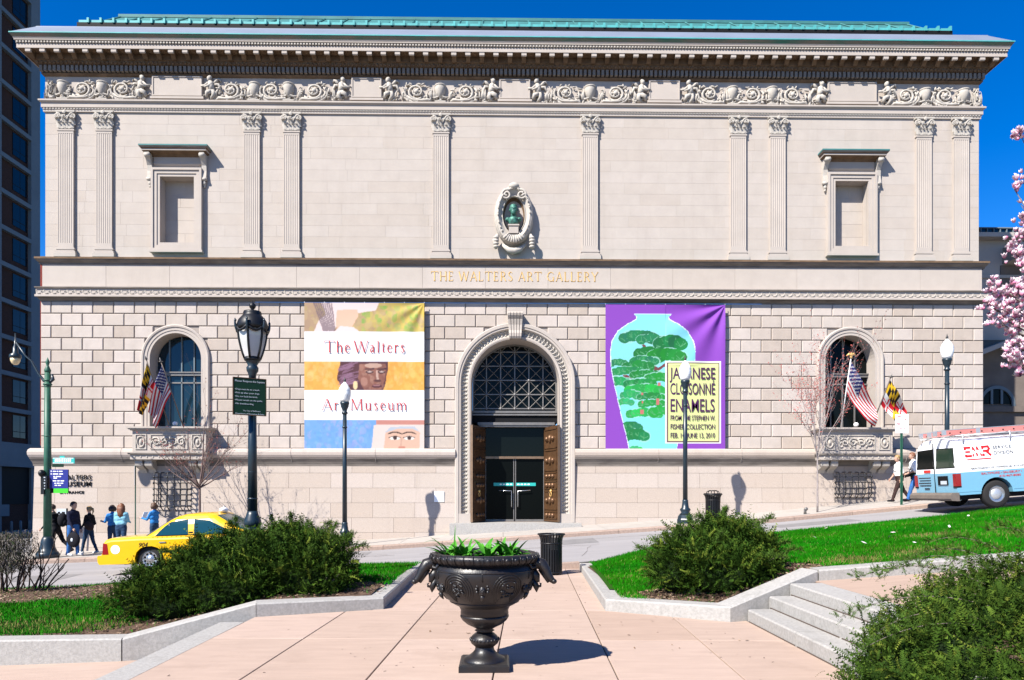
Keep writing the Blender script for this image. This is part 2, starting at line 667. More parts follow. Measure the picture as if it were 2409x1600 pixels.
def lay(blocks, name, m, key, out, ch, Y, limit=300):
    """blocks: (x0, x1, z0, z1); the largest become parts, the rest one joined part"""
    blocks = sorted(blocks, key=lambda q: -(q[1] - q[0]) * (q[3] - q[2]))
    for (x0, x1, z0, z1) in blocks[:limit]:
        link(name, slab(x1 - x0, z1 - z0, ch, out, m, key), mus, ((x0 + x1) / 2, Y, (z0 + z1) / 2))
    if blocks[limit:]:
        q = MB()
        q.use(m)
        for (x0, x1, z0, z1) in blocks[limit:]:
            me = slab(x1 - x0, z1 - z0, ch, out, m, key)
            q.add([(v.co.x + (x0 + x1) / 2, v.co.y + Y, v.co.z + (z0 + z1) / 2) for v in me.vertices], [tuple(p.vertices) for p in me.polygons])
        struct(q.build(name, mus), 'stuff')


rows, z = [], 10.335
rr = random.Random(4)
blocks = []
while z < 15.6:
    h = (15.67 - 10.335) / 13
    x = XL + .0
    off = rr.uniform(.4, 1.6)
    while x < XR - .01:
        x2 = min(XR, x + off)
        if XR - x2 < .5:
            x2 = XR
        off = rr.choice([1.3, 1.5, 1.7, 1.9, 2.1])
        seg = [(x, x2)]
        for c in WIN_UP:
            a0, a1 = c - .64, c + .64
            if z + h > UZ0 - .02 and z < UZ1 + .02:
                ns = []
                for (s0, s1) in seg:
                    if s1 <= a0 or s0 >= a1:
                        ns.append((s0, s1))
                    else:
                        if s0 < a0 - .05:
                            ns.append((s0, a0))
                        if s1 > a1 + .05:
                            ns.append((a1, s1))
                seg = ns
        blocks += [(s0 + .001, s1 - .001, z + .001, z + h - .001) for s0, s1 in seg]
        x = x2
    z += h
lay(blocks, 'ashlar_block', M['ashlar'], 'ashlar_block', .0, .002, 26.5)

# ---- frieze wall
b = MB()
b.use(M['stone'])
b.box(XL, XR, 26.495, 26.8, 15.68, 17.1)
frieze = b.build('frieze', mus)

# ---- architrave below the frieze
molding('architrave', [(.0, 15.665), (.05, 15.67), (.05, 15.74), (.065, 15.75), (.065, 15.80), (.10, 15.81), (.10, 15.97),
                       (.13, 15.985), (.17, 16.02), (.17, 16.075), (.0, 16.09)], W, XL, XR, mus, M['stone'])
bead = MB().use(M['carved'])
x = XL
while x < XR:
    bead.cbox((x, 26.43, 15.775), (.055, .03, .04))
    x += .11
struct(bead.build('architrave_beading', mus), 'stuff')

# ---- cornice
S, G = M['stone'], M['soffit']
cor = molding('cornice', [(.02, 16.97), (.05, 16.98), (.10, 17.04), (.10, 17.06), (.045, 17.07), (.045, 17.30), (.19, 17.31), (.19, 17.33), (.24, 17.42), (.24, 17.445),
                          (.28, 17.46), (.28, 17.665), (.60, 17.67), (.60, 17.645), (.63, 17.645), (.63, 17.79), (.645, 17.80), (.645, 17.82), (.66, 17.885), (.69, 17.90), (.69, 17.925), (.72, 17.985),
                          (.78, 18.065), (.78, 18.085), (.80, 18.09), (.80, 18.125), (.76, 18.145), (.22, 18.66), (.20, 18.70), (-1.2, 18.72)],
              W, XL, XR, mus, S, seg_mats=[G, G, G, G, G, G, G, G, G, G, G, G, G, S, S, M['grimy_shaded'], M['grimy_shaded'], M['grimy_shaded'], M['grimy_shaded'], S, S, M['cyma'], M['cyma'], M['patina_edge'], M['patina_edge'], M['patina_edge'], M['flash'], M['flash'], M['flash']])

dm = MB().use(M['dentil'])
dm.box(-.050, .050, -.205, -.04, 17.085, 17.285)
dmesh = dm.mesh('dentil')
n = 214
for i in range(n):
    link('dentil', dmesh, cor, (lerp(XL - .13, XR + .13, (i + .5) / n), W, 0))
# modillion brackets with a scrolled underside
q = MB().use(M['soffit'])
prof = [(.26, 17.45), (.33, 17.44), (.40, 17.50), (.47, 17.56), (.53, 17.55), (.565, 17.58), (.575, 17.62), (.575, 17.66), (.26, 17.66)]
q.prism([(-p, zz) for p, zz in prof], 'x', -.078, .078)
q.use(M['stone'])
q.box(-.092, .092, -.61, -.52, 17.54, 17.655)
q.tube([(-.085, -.575, 17.55), (.085, -.575, 17.55)], .035, 8)
mmesh = q.mesh('modillion')
nm = 70
for i in range(nm):
    link('modillion', mmesh, cor, (lerp(XL - .5, XR + .5, (i + .5) / nm), W, 0))
eg = MB().use(M['soffit'], True)
for i in range(236):
    eg.ball((lerp(XL - .2, XR + .2, (i + .5) / 236), W - .235, 17.365), (.05, .04, .05), 6, 4)
struct(eg.build('egg_and_dart', cor), 'stuff')
eg = MB().use(M['carved'])
for i in range(330):
    eg.cbox((lerp(XL - .64, XR + .64, (i + .5) / 330), W - .655, 17.845), (.06, .05, .05))
struct(eg.build('cornice_beading', cor), 'stuff')
# panels of the soffit between brackets
sp = MB().use(M['soffit'])
for i in range(nm - 1):
    x = lerp(XL - .5, XR + .5, (i + 1) / nm)
    for (dx, dy) in ((-.13, 0), (.13, 0)):
        sp.box(x + dx - .012, x + dx + .012, W - .56, W - .32, 17.635, 17.668)
    sp.ball((x, W - .44, 17.665), (.06, .06, .035), 8, 4)
struct(sp.build('soffit_coffering', cor), 'stuff')

# ---- hipped copper roof with its crest of cap tiles
b = MB()
b.use(M['patina'])
x0, x1 = -16.2, 17.55
b.add([(x0, 27.75, 19.62), (x1, 27.75, 19.62), (16.9, 29.5, 21.16), (-15.6, 29.5, 21.16), (x0, 46, 19.62), (x1, 46, 19.62), (16.9, 44, 21.16), (-15.6, 44, 21.16)],
      [(0, 1, 2, 3), (4, 7, 6, 5), (0, 3, 7, 4), (1, 5, 6, 2), (3, 2, 6, 7)])
b.use(M['dark_trim'])
b.box(x0 - .02, x1 + .02, 27.6, 46, 19.43, 19.70)  # dark band drawn in as the shadow line below the crest
b.use(M['flash'])
b.box(x0 + .15, x1 - .15, 27.8, 46, 18.5, 19.43)
roof = b.build('roof', mus)
t_ = MB().use(M['patina'])
t_.use(M['patina_edge'])
t_.box(-.19, .19, -.02, .10, 19.70, 19.79)
t_.box(.13, .21, -.06, .12, 19.68, 19.86)
tm = t_.mesh('crest_tile')
n = 70
for i in range(n):
    link('crest_tile', tm, roof, (lerp(x0, x1, (i + .5) / n), 27.62, 0))
b = MB().use(M['patina'])
for i in range(36):
    x = lerp(-15.5, 16.8, i / 35)
    xb = lerp(x0 + .1, x1 - .1, i / 35)
    b.tube([(xb, 27.76, 19.65), (x, 29.5, 21.19)], .03, 4)
b.box(-15.62, 16.92, 29.42, 29.62, 21.12, 21.24)
b.build('roof_batten', roof)

# ---- frieze ornament
def spiral(cx, cz, r0, turns, dirn, a0, n=26, y=-.06):
    return [(cx + dirn * (r0 * (1 - .85 * i / n)) * math.cos(a0 + turns * 2 * math.pi * i / n), y - .03 * i / n,
             cz + (r0 * (1 - .85 * i / n)) * math.sin(a0 + turns * 2 * math.pi * i / n)) for i in range(n + 1)]


def leafblob(mb, rnd, x, z, s, y=-.05):
    Tm = Matrix.Rotation(rnd.uniform(0, 6.28), 3, 'Y')
    mb.ball((x, y, z), (s * rnd.uniform(1.1, 1.9), s * .8, s * rnd.uniform(.4, .6)), 6, 4, Tm)


def scroll_mesh(seed, mirror):
    rn = random.Random(seed)
    d = -1 if mirror else 1
    q = MB().use(M['carved'], True)
    q.tube(spiral(0, 16.48, .27, 1.9, d, -2.2), [.045 - .025 * i / 26 for i in range(27)], 6)
    q.ball((0, -.09, 16.48), (.08, .06, .08), 8, 5)
    for k in range(6):
        a = k * 1.047
        q.ball((.10 * math.cos(a), -.075, 16.48 + .10 * math.sin(a)), (.045, .04, .045), 6, 4)
    q.tube([(-d * .46, -.03, 16.15), (-d * .36, -.07, 16.20), (-d * .15, -.08, 16.17), (d * .12, -.07, 16.20), (d * .3, -.05, 16.36)], [.05, .055, .05, .04, .02], 6)
    # acanthus sweep round the volute, tip lobes curling outwards
    for r_, t0, t1 in ((.36, -2.6, .6), (.43, -2.2, -.4)):
        q.tube([(d * r_ * math.cos(t), -.05 - .02 * math.sin(t), 16.46 + r_ * .78 * math.sin(t)) for t in np.linspace(t0, t1, 12)], [.03 + .02 * math.sin(math.pi * i / 11) for i in range(12)], 5)
    for k in range(26):
        a = rn.uniform(0, 6.283)
        r = rn.uniform(.30, .44)
        leafblob(q, rn, r * 1.15 * math.cos(a), min(16.74, max(16.14, 16.47 + r * .8 * math.sin(a))), rn.uniform(.034, .055), -.05 - rn.uniform(0, .035))
    for k in range(24):
        leafblob(q, rn, rn.uniform(-.72, .72), 16.13 + abs(rn.gauss(0, .11)), rn.uniform(.034, .055), -.04 - rn.uniform(0, .03))
    for k in range(9):
        xx = rn.choice((-1, 1)) * rn.uniform(.42, .66)
        q.tube([(xx, -.04, 16.2), (xx * .97, -.08, 16.4), (xx * .9 + .04, -.05, 16.58 + rn.uniform(-.05, .1))], [.03, .03, .006], 5)
    return q.mesh('acanthus_scroll')


def urn_relief():
    q = MB().use(M['carved'], True)
    q.lathe([(.10, 16.14), (.13, 16.17), (.07, 16.21), (.05, 16.26), (.08, 16.29), (.135, 16.36), (.175, 16.45), (.20, 16.56), (.205, 16.66), (.19, 16.70), (.215, 16.715), (.215, 16.745)], 14, (0, -.01, 0))
    q.use(M['carved'], False)
    q.box(-.2, .2, -.13, 0, 16.105, 16.145)
    for s in (-1, 1):
        q.tube([(s * .06, -.1, 16.31), (s * .2, -.08, 16.27), (s * .3, -.05, 16.31)], [.035, .04, .02], 5)
    return q.mesh('relief_urn')


def cherub(mirror):
    d = -1 if mirror else 1     # d=+1 looks and reaches to +x
    q = MB().use(M['carved'], True)
    q.ball((d * .04, -.12, 16.88), (.085, .085, .10), 10, 7)
    q.ball((d * .055, -.175, 16.865), (.02, .03, .025), 6, 4)
    q.ball((d * .02, -.11, 16.935), (.085, .08, .06), 8, 5)
    q.tube([(d * .03, -.1, 16.82), (0, -.1, 16.74), (-d * .02, -.1, 16.58), (-d * .06, -.09, 16.44)], [.05, .11, .12, .10], 8)
    q.tube([(d * .07, -.13, 16.72), (d * .2, -.15, 16.60), (d * .34, -.12, 16.62)], [.055, .045, .035], 6)
    q.tube([(-d * .08, -.13, 16.72), (d * .02, -.19, 16.60), (d * .2, -.19, 16.54)], [.055, .045, .03], 6)
    q.tube([(-d * .05, -.1, 16.44), (d * .12, -.13, 16.36), (d * .16, -.09, 16.22)], [.10, .08, .045], 7)
    q.tube([(-d * .06, -.1, 16.44), (-d * .12, -.1, 16.30), (-d * .02, -.1, 16.16)], [.10, .08, .05], 7)
    q.tube([(-d * .1, -.05, 16.72), (-d * .24, -.07, 16.86), (-d * .30, -.06, 16.90), (-d * .36, -.05, 16.80)], [.06, .055, .045, .02], 6)
    q.tube([(-d * .1, -.05, 16.68), (-d * .26, -.06, 16.70), (-d * .40, -.04, 16.42)], [.06, .06, .02], 6)
    rn = random.Random(5 + mirror)
    for k in range(12):
        leafblob(q, rn, rn.uniform(-.3, .22), rn.uniform(16.15, 16.34), rn.uniform(.04, .06))
    return q.mesh('winged_cherub')


SCR = [scroll_mesh(1, False), scroll_mesh(2, True), scroll_mesh(3, False), scroll_mesh(4, True)]
URN, CH = urn_relief(), [cherub(False), cherub(True)]


def orn(me, px):
    link(me.name, me, frieze, (pX(px, W), W, 0 if 'scroll' not in me.name else -.82), scale=(1, 1, 1) if 'scroll' not in me.name else (1.18, 1.15, 1.05))


for px in (150, 242, 600, 686 - 6, 1036, 1388, 1722, 1815, 2175, 2265):
    orn(URN, px)
for i, px in enumerate((196, 290, 545, 640, 740, 980, 1095, 1330, 1447, 1668, 1768, 1862, 2128, 2220)):
    orn(SCR[i % 4], px)
for px, m_ in ((336, 0), (498, 1), (806, 0), (916, 1), (1158, 0), (1264, 1), (1508, 0), (1620, 1), (1928, 0), (2084, 1)):
    orn(CH[m_], px)
for px in (122, 2294):
    link('acanthus_scroll', SCR[1], frieze, (pX(px, W), W, 0), scale=(.32, 1, 1))
for a, c in ((357, 476), (826, 898.5), (1174, 1248), (1526, 1600), (1947, 2063)):
    xa, xb = pX(a, 26.4), pX(c, 26.4)
    q = MB().use(M['stone'])
    q.box(xa, xb, 26.40, 26.52, 16.22, 16.98)
    q.box(xa - .05, xb + .05, 26.36, 26.52, 16.14, 16.22)
    for (u0, u1, v0, v1) in ((xa + .02, xb - .02, 16.93, 16.97), (xa + .02, xb - .02, 16.25, 16.29), (xa + .02, xa + .06, 16.29, 16.93), (xb - .06, xb - .02, 16.29, 16.93)):
        q.box(u0, u1, 26.375, 26.41, v0, v1)
    q.build('frieze_panel', frieze)

# ---- pilasters
def leaf_strip(mb, x, z0, h, w, y0=-.02, curl=.10):
    vs, fs = [], []
    N = 6
    for i in range(N + 1):
        t = i / N
        ww = w * (1 - .25 * t) * (1 if t < .85 else .6)
        yy = y0 - .03 * t - curl * max(0, t - .45) ** 1.5 * 2.2
        zz = z0 + h * (t if t < .85 else .85 + (.85 - t) * .5)
        vs += [(x - ww / 2, yy + .02, zz), (x, yy - .02, zz), (x + ww / 2, yy + .02, zz)]
    for i in range(N):
        for k in range(2):
            a = i * 3 + k
            fs.append((a, a + 1, a + 4, a + 3))
    mb.add(vs, fs)


def capital_mesh():
    q = MB().use(M['carved'])
    q.box(-.265, .265, -.19, .02, 15.02, 15.58)
    q.box(-.36, .36, -.27, .02, 15.605, 15.668)
    q.box(-.32, .32, -.235, .02, 15.575, 15.61)
    q.use(M['carved'], True)
    for x in (-.2, -.067, .067, .2):
        leaf_strip(q, x, 15.03, .25, .13, -.19, .12)
    for x in (-.235, .0, .235):
        leaf_strip(q, x, 15.05, .42, .16, -.19, .16)
    for s in (-1, 1):
        q.tube([(s * p[0] + 0, p[1] - .17, p[2]) for p in spiral(.29, 15.47, .105, 1.8, 1, 2.6, 18, -.05)], [.034 - .015 * i / 18 for i in range(19)], 5)
        q.tube([(s * .06, -.22, 15.30), (s * .12, -.24, 15.44), (s * .2, -.25, 15.55), (s * .3, -.25, 15.58)], [.02, .025, .03, .03], 5)
        q.tube([(s * p[0], p[1] - .17, p[2]) for p in spiral(.085, 15.45, .055, 1.5, -1, .6, 12, -.05)], .018, 5)
        leaf_strip(q, s * .30, 15.16, .26, .11, -.15, .22)
    q.ball((0, -.29, 15.60), (.07, .05, .075), 8, 5)
    for k in range(5):
        a = k * 1.257
        q.ball((.05 * math.cos(a), -.30, 15.60 + .05 * math.sin(a)), (.03, .03, .03), 6, 4)
    return q.mesh('capital')


def shaft_mesh():
    hw, out = .283, .15
    pts = [(-hw, .02), (-hw, -out)]
    nf = 7
    m_ = .022
    fw = (2 * hw - m_ * (nf + 1)) / nf
    x = -hw
    for k in range(nf):
        x += m_
        pts.append((x, -out))
        for j in range(1, 5):
            a = math.pi * j / 5
            pts.append((x + fw / 2 - fw / 2 * math.cos(a), -out + fw * .36 * math.sin(a)))
        x += fw
        pts.append((x, -out))
    pts += [(hw, -out), (hw, .02)]
    q = MB().use(M['stone'])
    n_ = len(pts)
    vs = [(p[0], p[1], 10.84) for p in pts] + [(p[0], p[1], 14.86) for p in pts]
    q.add(vs, [(i, i + 1, n_ + i + 1, n_ + i) for i in range(n_ - 1)])
    q.box(-hw, hw, -out, .02, 10.70, 10.84)
    q.box(-hw, hw, -out, .02, 14.86, 14.95)
    q.box(-hw - .03, hw + .03, -out - .03, .02, 14.95, 15.0)
    q.box(-hw - .012, hw + .012, -out - .012, .02, 15.0, 15.022)
    return q.mesh('pilaster')


def base_mesh():
    q = MB().use(M['stone'])
    for (p, z0, z1) in ((.02, 10.655, 10.70), (.055, 10.60, 10.655), (.03, 10.545, 10.60), (.085, 10.47, 10.545), (.11, 10.335, 10.47)):
        q.box(-.283 - p, .283 + p, -.15 - p, .02, z0, z1)
    return q.mesh('pilaster_base')


SH, CP, BS = shaft_mesh(), capital_mesh(), base_mesh()
for px in (152, 242.5, 591, 684.6, 1037, 1389, 1738.6, 1831.7, 2176.6, 2264.7):
    p = link('pilaster', SH, mus, (pX(px, 26.35), W, 0), scale=(1, .62, 1))
    link('capital', CP, p)
    link('pilaster_base', BS, p)

# ---- blind windows with bracketed hoods
for c in WIN_UP:
    q = MB().use(M['stone'])
    o = .92
    for (p, i0, i1) in ((.10, .62, .72), (.13, .72, .84), (.17, .84, o)):
        q.box(c - i1, c - i0, W - p, W + .05, UZ0 - i0 + .62 - .0, UZ1 + i0 - .62)
        q.box(c + i0, c + i1, W - p, W + .05, UZ0 - i0 + .62, UZ1 + i0 - .62)
        q.box(c - i1, c + i1, W - p, W + .05, UZ1 + i0 - .62, UZ1 + i1 - .62)
        q.box(c - i1, c + i1, W - p, W + .05, UZ0 - i1 + .62, UZ0 - i0 + .62)
    q.box(c - o - .04, c + o + .04, W - .21, W + .05, 10.50, 10.58)
    win = q.build('blind_window', mus)
    q = MB().use(M['ashlar'])
    q.box(c - UW0, c + UW0, 26.86, 26.95, UZ0, UZ1)
    q.box(c - UW0 - .08, c - UW0, 26.54, 26.9, UZ0, UZ1)
    q.box(c + UW0, c + UW0 + .08, 26.54, 26.9, UZ0, UZ1)
    q.box(c - UW0 - .08, c + UW0 + .08, 26.54, 26.9, UZ1, UZ1 + .08)
    q.box(c - UW0 - .08, c + UW0 + .08, 26.54, 26.9, UZ0 - .08, UZ0)
    rec = q.build('recess', win)
    rr2 = random.Random(int(c * 10))
    for k in range(5):
        z0 = UZ0 + k * (UZ1 - UZ0) / 5
        sp_ = rr2.uniform(-.25, .25)
        for (u0, u1) in ((-UW0, sp_), (sp_, UW0)):
            link('recess_block', slab(u1 - u0 - .006, (UZ1 - UZ0) / 5 - .006, .003, .0, M['ashlar'], 'recess_block'), rec, (c + (u0 + u1) / 2, 26.855, z0 + (UZ1 - UZ0) / 10))
    # hood
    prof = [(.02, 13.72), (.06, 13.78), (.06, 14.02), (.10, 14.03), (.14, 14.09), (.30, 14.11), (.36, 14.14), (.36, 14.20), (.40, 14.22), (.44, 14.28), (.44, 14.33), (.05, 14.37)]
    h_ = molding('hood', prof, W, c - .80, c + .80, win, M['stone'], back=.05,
                 seg_mats=[M['stone'], M['stone'], M['soffit'], M['soffit'], M['soffit'], M['soffit'], M['stone'], M['soffit'], M['grimy_shaded'], M['patina'], M['patina']])
    for s in (-1, 1):
        x = c + s * .99
        q = MB().use(M['carved'], True)
        yb = [(-.05, 13.20), (-.09, 13.14), (-.14, 13.20), (-.12, 13.32), (-.09, 13.50), (-.11, 13.70), (-.20, 13.86), (-.32, 13.98), (-.33, 14.09), (0, 14.09), (0, 13.2)]
        q.use(M['carved'], False)
        q.prism(yb, 'x', -.085, .085)
        q.use(M['carved'], True)
        q.tube([(-.10, -.27, 14.01), (.10, -.27, 14.01)], .075, 10)
        q.tube([(-.10, -.09, 13.21), (.10, -.09, 13.21)], .06, 10)
        q.ball((0, -.06, 13.08), (.07, .05, .10), 8, 5)
        q.ball((0, -.05, 12.96), (.045, .04, .06), 8, 5)
        link('bracket', q.mesh('bracket'), win, (x, W, 0))

# ---- ledge under the pilasters, inscription band, scroll belt
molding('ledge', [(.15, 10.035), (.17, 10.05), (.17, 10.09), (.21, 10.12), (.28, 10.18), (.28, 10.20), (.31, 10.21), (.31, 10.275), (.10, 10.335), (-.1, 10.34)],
        W, XL, XR, mus, M['grimy_shaded'], lat=.7, seg_mats=[M['grimy_shaded']] * 6 + [M['soffit'], M['patina'], M['stone']])
b = MB().use(M['joint'])
b.box(XL - .02, XR + .02, 26.38, 27.0, 9.1, 10.1)
b.build('band_core', mus)
nb = 15
bl = []
for i in range(nb):
    bl.append((lerp(XL - .02, XR + .02, i / nb) + .003, lerp(XL - .02, XR + .02, (i + 1) / nb) - .003, 9.16, 10.035))
lay(bl, 'band_slab', M['ashlar'], 'band_slab', .0, .003, 26.35)

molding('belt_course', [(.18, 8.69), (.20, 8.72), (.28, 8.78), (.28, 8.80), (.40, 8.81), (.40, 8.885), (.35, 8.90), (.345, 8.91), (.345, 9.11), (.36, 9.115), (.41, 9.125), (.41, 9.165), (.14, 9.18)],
        W, XL, XR, mus, M['stone'], lat=.35, seg_mats=[M['grimy_shaded'], M['grimy_shaded'], M['grimy_shaded'], M['grimy_shaded'], M['stone'], M['stone'], M['stone'], M['stone'], M['stone'], M['grimy_shaded'], M['grimy_shaded'], M['stone']])  # darker lower and top members carry the moulding's shade in their colour
q = MB().use(M['carved'], True)
q.tube([(p[0], p[1] + .045, p[2]) for p in spiral(0, 9.0, .072, 1.35, 1, .4, 14, -.03)], [.016] * 15, 5)
q.tube([(.045, -.012, 8.935), (.12, -.015, 8.925), (.18, -.012, 8.97), (.20, -.01, 9.06)], [.016, .02, .018, .01], 5)
swr = q.mesh('wave_scroll')
q2 = MB()
q2.use(M['carved'], True)
q2.v = [(-x, y, z) for x, y, z in q.v]
q2.f = [f[::-1] for f in q.f]
q2.mi, q2.smooth = q.mi, q.smooth
swl = q2.mesh('wave_scroll')
belt = mus.children[-1] if False else [o for o in bpy.data.objects if o.name.startswith('belt_course')][0]
ns = 124
for i in range(ns):
    x = lerp(XL - .05, XR + .05, (i + .5) / ns)
    link('wave_scroll', swl if x < XC else swr, belt, (x, W - .345, 0))

# ---- rusticated storey
RZ0, RZ1 = 3.325, 8.69
AR_IN, AR_OUT, AR_ZS, AR_ZB = .93, 1.24, 6.60, 4.03
PR_IN, PR_OUT, PR_ZS, PR_ZB = 1.61, 2.20, 5.71, .62
PX = .51


def wall_holes(mb, x0, x1, z0, z1, Y, holes, n=24):
    x = x0
    for (cx, r, zs, zb) in sorted(holes):
        mb.add([(x, Y, z0), (cx - r, Y, z0), (cx - r, Y, z1), (x, Y, z1)], [(0, 1, 2, 3)])
        if zb > z0:
            mb.add([(cx - r, Y, z0), (cx + r, Y, z0), (cx + r, Y, zb), (cx - r, Y, zb)], [(0, 1, 2, 3)])
        if zs < z1:
            a = arc(cx, zs, r, math.pi, 0, n)
            for (p, q_) in zip(a, a[1:]):
                mb.add([(p[0], Y, p[1]), (q_[0], Y, q_[1]), (q_[0], Y, z1), (p[0], Y, z1)], [(0, 1, 2, 3)])
        x = cx + r
    mb.add([(x, Y, z0), (x1, Y, z0), (x1, Y, z1), (x, Y, z1)], [(0, 1, 2, 3)])


def reveal(mb, cx, r, zs, zb, Y0, Y1, n=24):
    path = [(cx - r, zb)] + arc(cx, zs, r, math.pi, 0, n) + [(cx + r, zb)]
    for p, q_ in zip(path, path[1:]):
        mb.add([(p[0], Y0, p[1]), (q_[0], Y0, q_[1]), (q_[0], Y1, q_[1]), (p[0], Y1, p[1])], [(0, 1, 2, 3)])


b = MB().use(M['joint'])
wall_holes(b, XL - .05, XR + .05, RZ0, RZ1, 26.355, [(c, AR_IN, AR_ZS, AR_ZB) for c in WIN_LO] + [(PX, PR_IN, PR_ZS, RZ0)])
b.build('rusticated_wall', mus)
blocks = []
ch_ = (RZ1 - RZ0) / 12
bw = (XR - XL + .10 - .76) / 45
for k in range(12):
    z1 = RZ1 - k * ch_
    z0 = z1 - ch_
    if k % 2 == 0:
        edges = [XL - .05] + [XL - .05 + .38 + i * bw for i in range(46)] + [XR + .05]
    else:
        edges = [XL - .05 + i * ((XR - XL + .10) / 46) for i in range(47)]
        edges = [XL - .05 + (.38 + bw / 2 - bw) * 0] + [XL - .05 + .38 + (i + .5) * bw for i in range(45)] + [XR + .05]
        edges[0] = XL - .05
    for e0, e1 in zip(edges, edges[1:]):
        seg = [(e0 + .011, e1 - .011)]
        zm = (z0 + z1) / 2
        for (cx, ro, zs, zb) in [(c, AR_OUT - .12, AR_ZS, AR_ZB) for c in WIN_LO] + [(PX, PR_OUT - .2, PR_ZS, -9)]:
            if z1 < zb:
                continue
            zt = max(z0, zs)
            if z0 <= zs:
                hw = ro
            elif z0 - zs < ro:
                hw = math.sqrt(max(0, ro * ro - (z0 - zs) ** 2))
            else:
                continue
            ns_ = []
            for (s0, s1) in seg:
                if s1 <= cx - hw or s0 >= cx + hw:
                    ns_.append((s0, s1))
                else:
                    if cx - hw - s0 > .08:
                        ns_.append((s0, cx - hw))
                    if s1 - (cx + hw) > .08:
                        ns_.append((cx + hw, s1))
            seg = ns_
        for (s0, s1) in seg:
            hid = any(s0 > a0 + .0 and s1 < a1 and z0 > 3.4 for a0, a1 in ((-7.1, -2.9), (3.9, 8.15)))
            if not hid:
                blocks.append((s0, s1, z0 + .011, z1 - .011))
lay(blocks, 'stone_block', M['rustic'], 'stone_block', .055, .022, 26.355)

# ---- base moulding and granite base courses
XP0, XP1 = PX - PR_OUT + .02, PX + PR_OUT - .02
tor = [(.20, 3.325), (.40, 3.32), (.47, 3.27), (.50, 3.18), (.49, 3.08), (.45, 3.0), (.43, 2.98), (.43, 2.95), (.36, 2.84), (.32, 2.74), (.32, 2.69), (.2, 2.68)]
for (a, c_, l0) in ((XL - .05, XP0, 1), (XP1, XR + .05, 0)):
    q = MB().use(M['granite'])
    nj = 12
    for j in range(len(tor) - 1):
        q.use(M['granite'] if j < 6 else M['grimy_shaded'])  # lower half in darker stone, painting the shade below the round
        for t in range(1):
            (p0, z0), (p1, z1) = tor[j], tor[j + 1]
            e0, e1 = (p0 * .6, p1 * .6) if l0 else (0, 0)
            g0, g1 = (0, 0) if l0 else (p0 * .6, p1 * .6)
            q.add([(a - e0, W - p0, z0), (c_ + g0, W - p0, z0), (c_ + g1, W - p1, z1), (a - e1, W - p1, z1)], [(0, 1, 2, 3)])
            xe, ee0, ee1, sg = (a, e0, e1, -1) if l0 else (c_, g0, g1, 1)
            q.add([(xe + sg * ee0, W - p0, z0), (xe + sg * ee0, W + 3, z0), (xe + sg * ee1, W + 3, z1), (xe + sg * ee1, W - p1, z1)], [(0, 1, 2, 3)])
    # end towards the portal
    xe = c_ if l0 else a
    q.use(M['granite'])
    q.add([(xe, W - p, z) for p, z in tor], [list(range(len(tor)))])
    bmold = q.build('base_moulding', mus)
    jn = MB().use(M['joint'])
    k = 1
    while a + k * 3.05 < c_ - .3:
        xx = a + k * 3.05
        jn.tube([(xx, W - p - .003, z) for p, z in tor[1:9]], .008, 4)
        k += 1
    jn.build('moulding_joint', bmold)

BZ = [2.69, 2.43, 1.886, 1.343, .80, .27, -.27, -.9]


def base_p(z):
    return .31 + (2.69 - z) * .045


BW = [(WIN_LO[0], .64, 1.14, 2.47), (WIN_LO[1], .64, 1.60, 2.50)]
b = MB().use(M['joint'])
for (a, c_) in ((XL - .2, XP0), (XP1, XR + .2)):
    b.add([(a, W - .26, 2.70), (c_, W - .26, 2.70), (c_, W - .44, -1.0), (a, W - .44, -1.0)], [(0, 1, 2, 3)])
b.build('base_core', mus)
for r_ in range(len(BZ) - 1):
    z1, z0 = BZ[r_], BZ[r_ + 1]
    w_ = 1.53
    for (a, c_) in ((XL - .2, XP0), (XP1, XR + .2)):
        x = a + (0 if r_ % 2 else -w_ / 2)
        while x < c_:
            s0, s1 = max(a, x), min(c_, x + w_)
            x += w_
            if s1 - s0 < .12 or z1 < T((s0 + s1) / 2) - .1:
                continue
            segs = [(s0, s1)]
            for (cx, hw, zb, zt) in BW:
                if z1 > zb + .1 and z0 < zt - .1:
                    ns_ = []
                    for (u0, u1) in segs:
                        if u1 <= cx - hw or u0 >= cx + hw:
                            ns_.append((u0, u1))
                        else:
                            if cx - hw - u0 > .1:
                                ns_.append((u0, cx - hw))
                            if u1 - cx - hw > .1:
                                ns_.append((cx + hw, u1))
                    segs = ns_
            for (u0, u1) in segs:
                key = ('base', round(u1 - u0, 2), r_)
                if key not in cache:
                    q = MB().use(M['granite'])
                    hw_ = (u1 - u0) / 2 - .004
                    p0, p1 = base_p(z0 + .004), base_p(z1 - .004)
                    vs = [(-hw_, .3, z0 + .004), (hw_, .3, z0 + .004), (hw_, -p0, z0 + .004), (-hw_, -p0, z0 + .004),
                          (-hw_, .3, z1 - .004), (hw_, .3, z1 - .004), (hw_, -p1, z1 - .004), (-hw_, -p1, z1 - .004)]
                    q.add(vs, [(0, 3, 2, 1), (4, 5, 6, 7), (3, 7, 6, 2), (0, 4, 7, 3), (1, 2, 6, 5)])
                    cache[key] = q.mesh('base_stone')
                link('base_stone', cache[key], mus, ((u0 + u1) / 2, W, 0))

# ---- arched windows
def arch_sweep(mb, prof, cx, r, zs, zb, Wp, n=28):
    """prof: (radial offset, projection)"""
    path = []
    for (dr, p) in prof:
        rr_ = r + dr
        path.append([(cx - rr_, Wp - p, zb)] + [(x, Wp - p, z) for x, z in arc(cx, zs, rr_, math.pi, 0, n)] + [(cx + rr_, Wp - p, zb)])
    for j in range(len(prof) - 1):
        for i in range(len(path[0]) - 1):
            mb.add([path[j][i], path[j][i + 1], path[j + 1][i + 1], path[j + 1][i]], [(0, 1, 2, 3)])


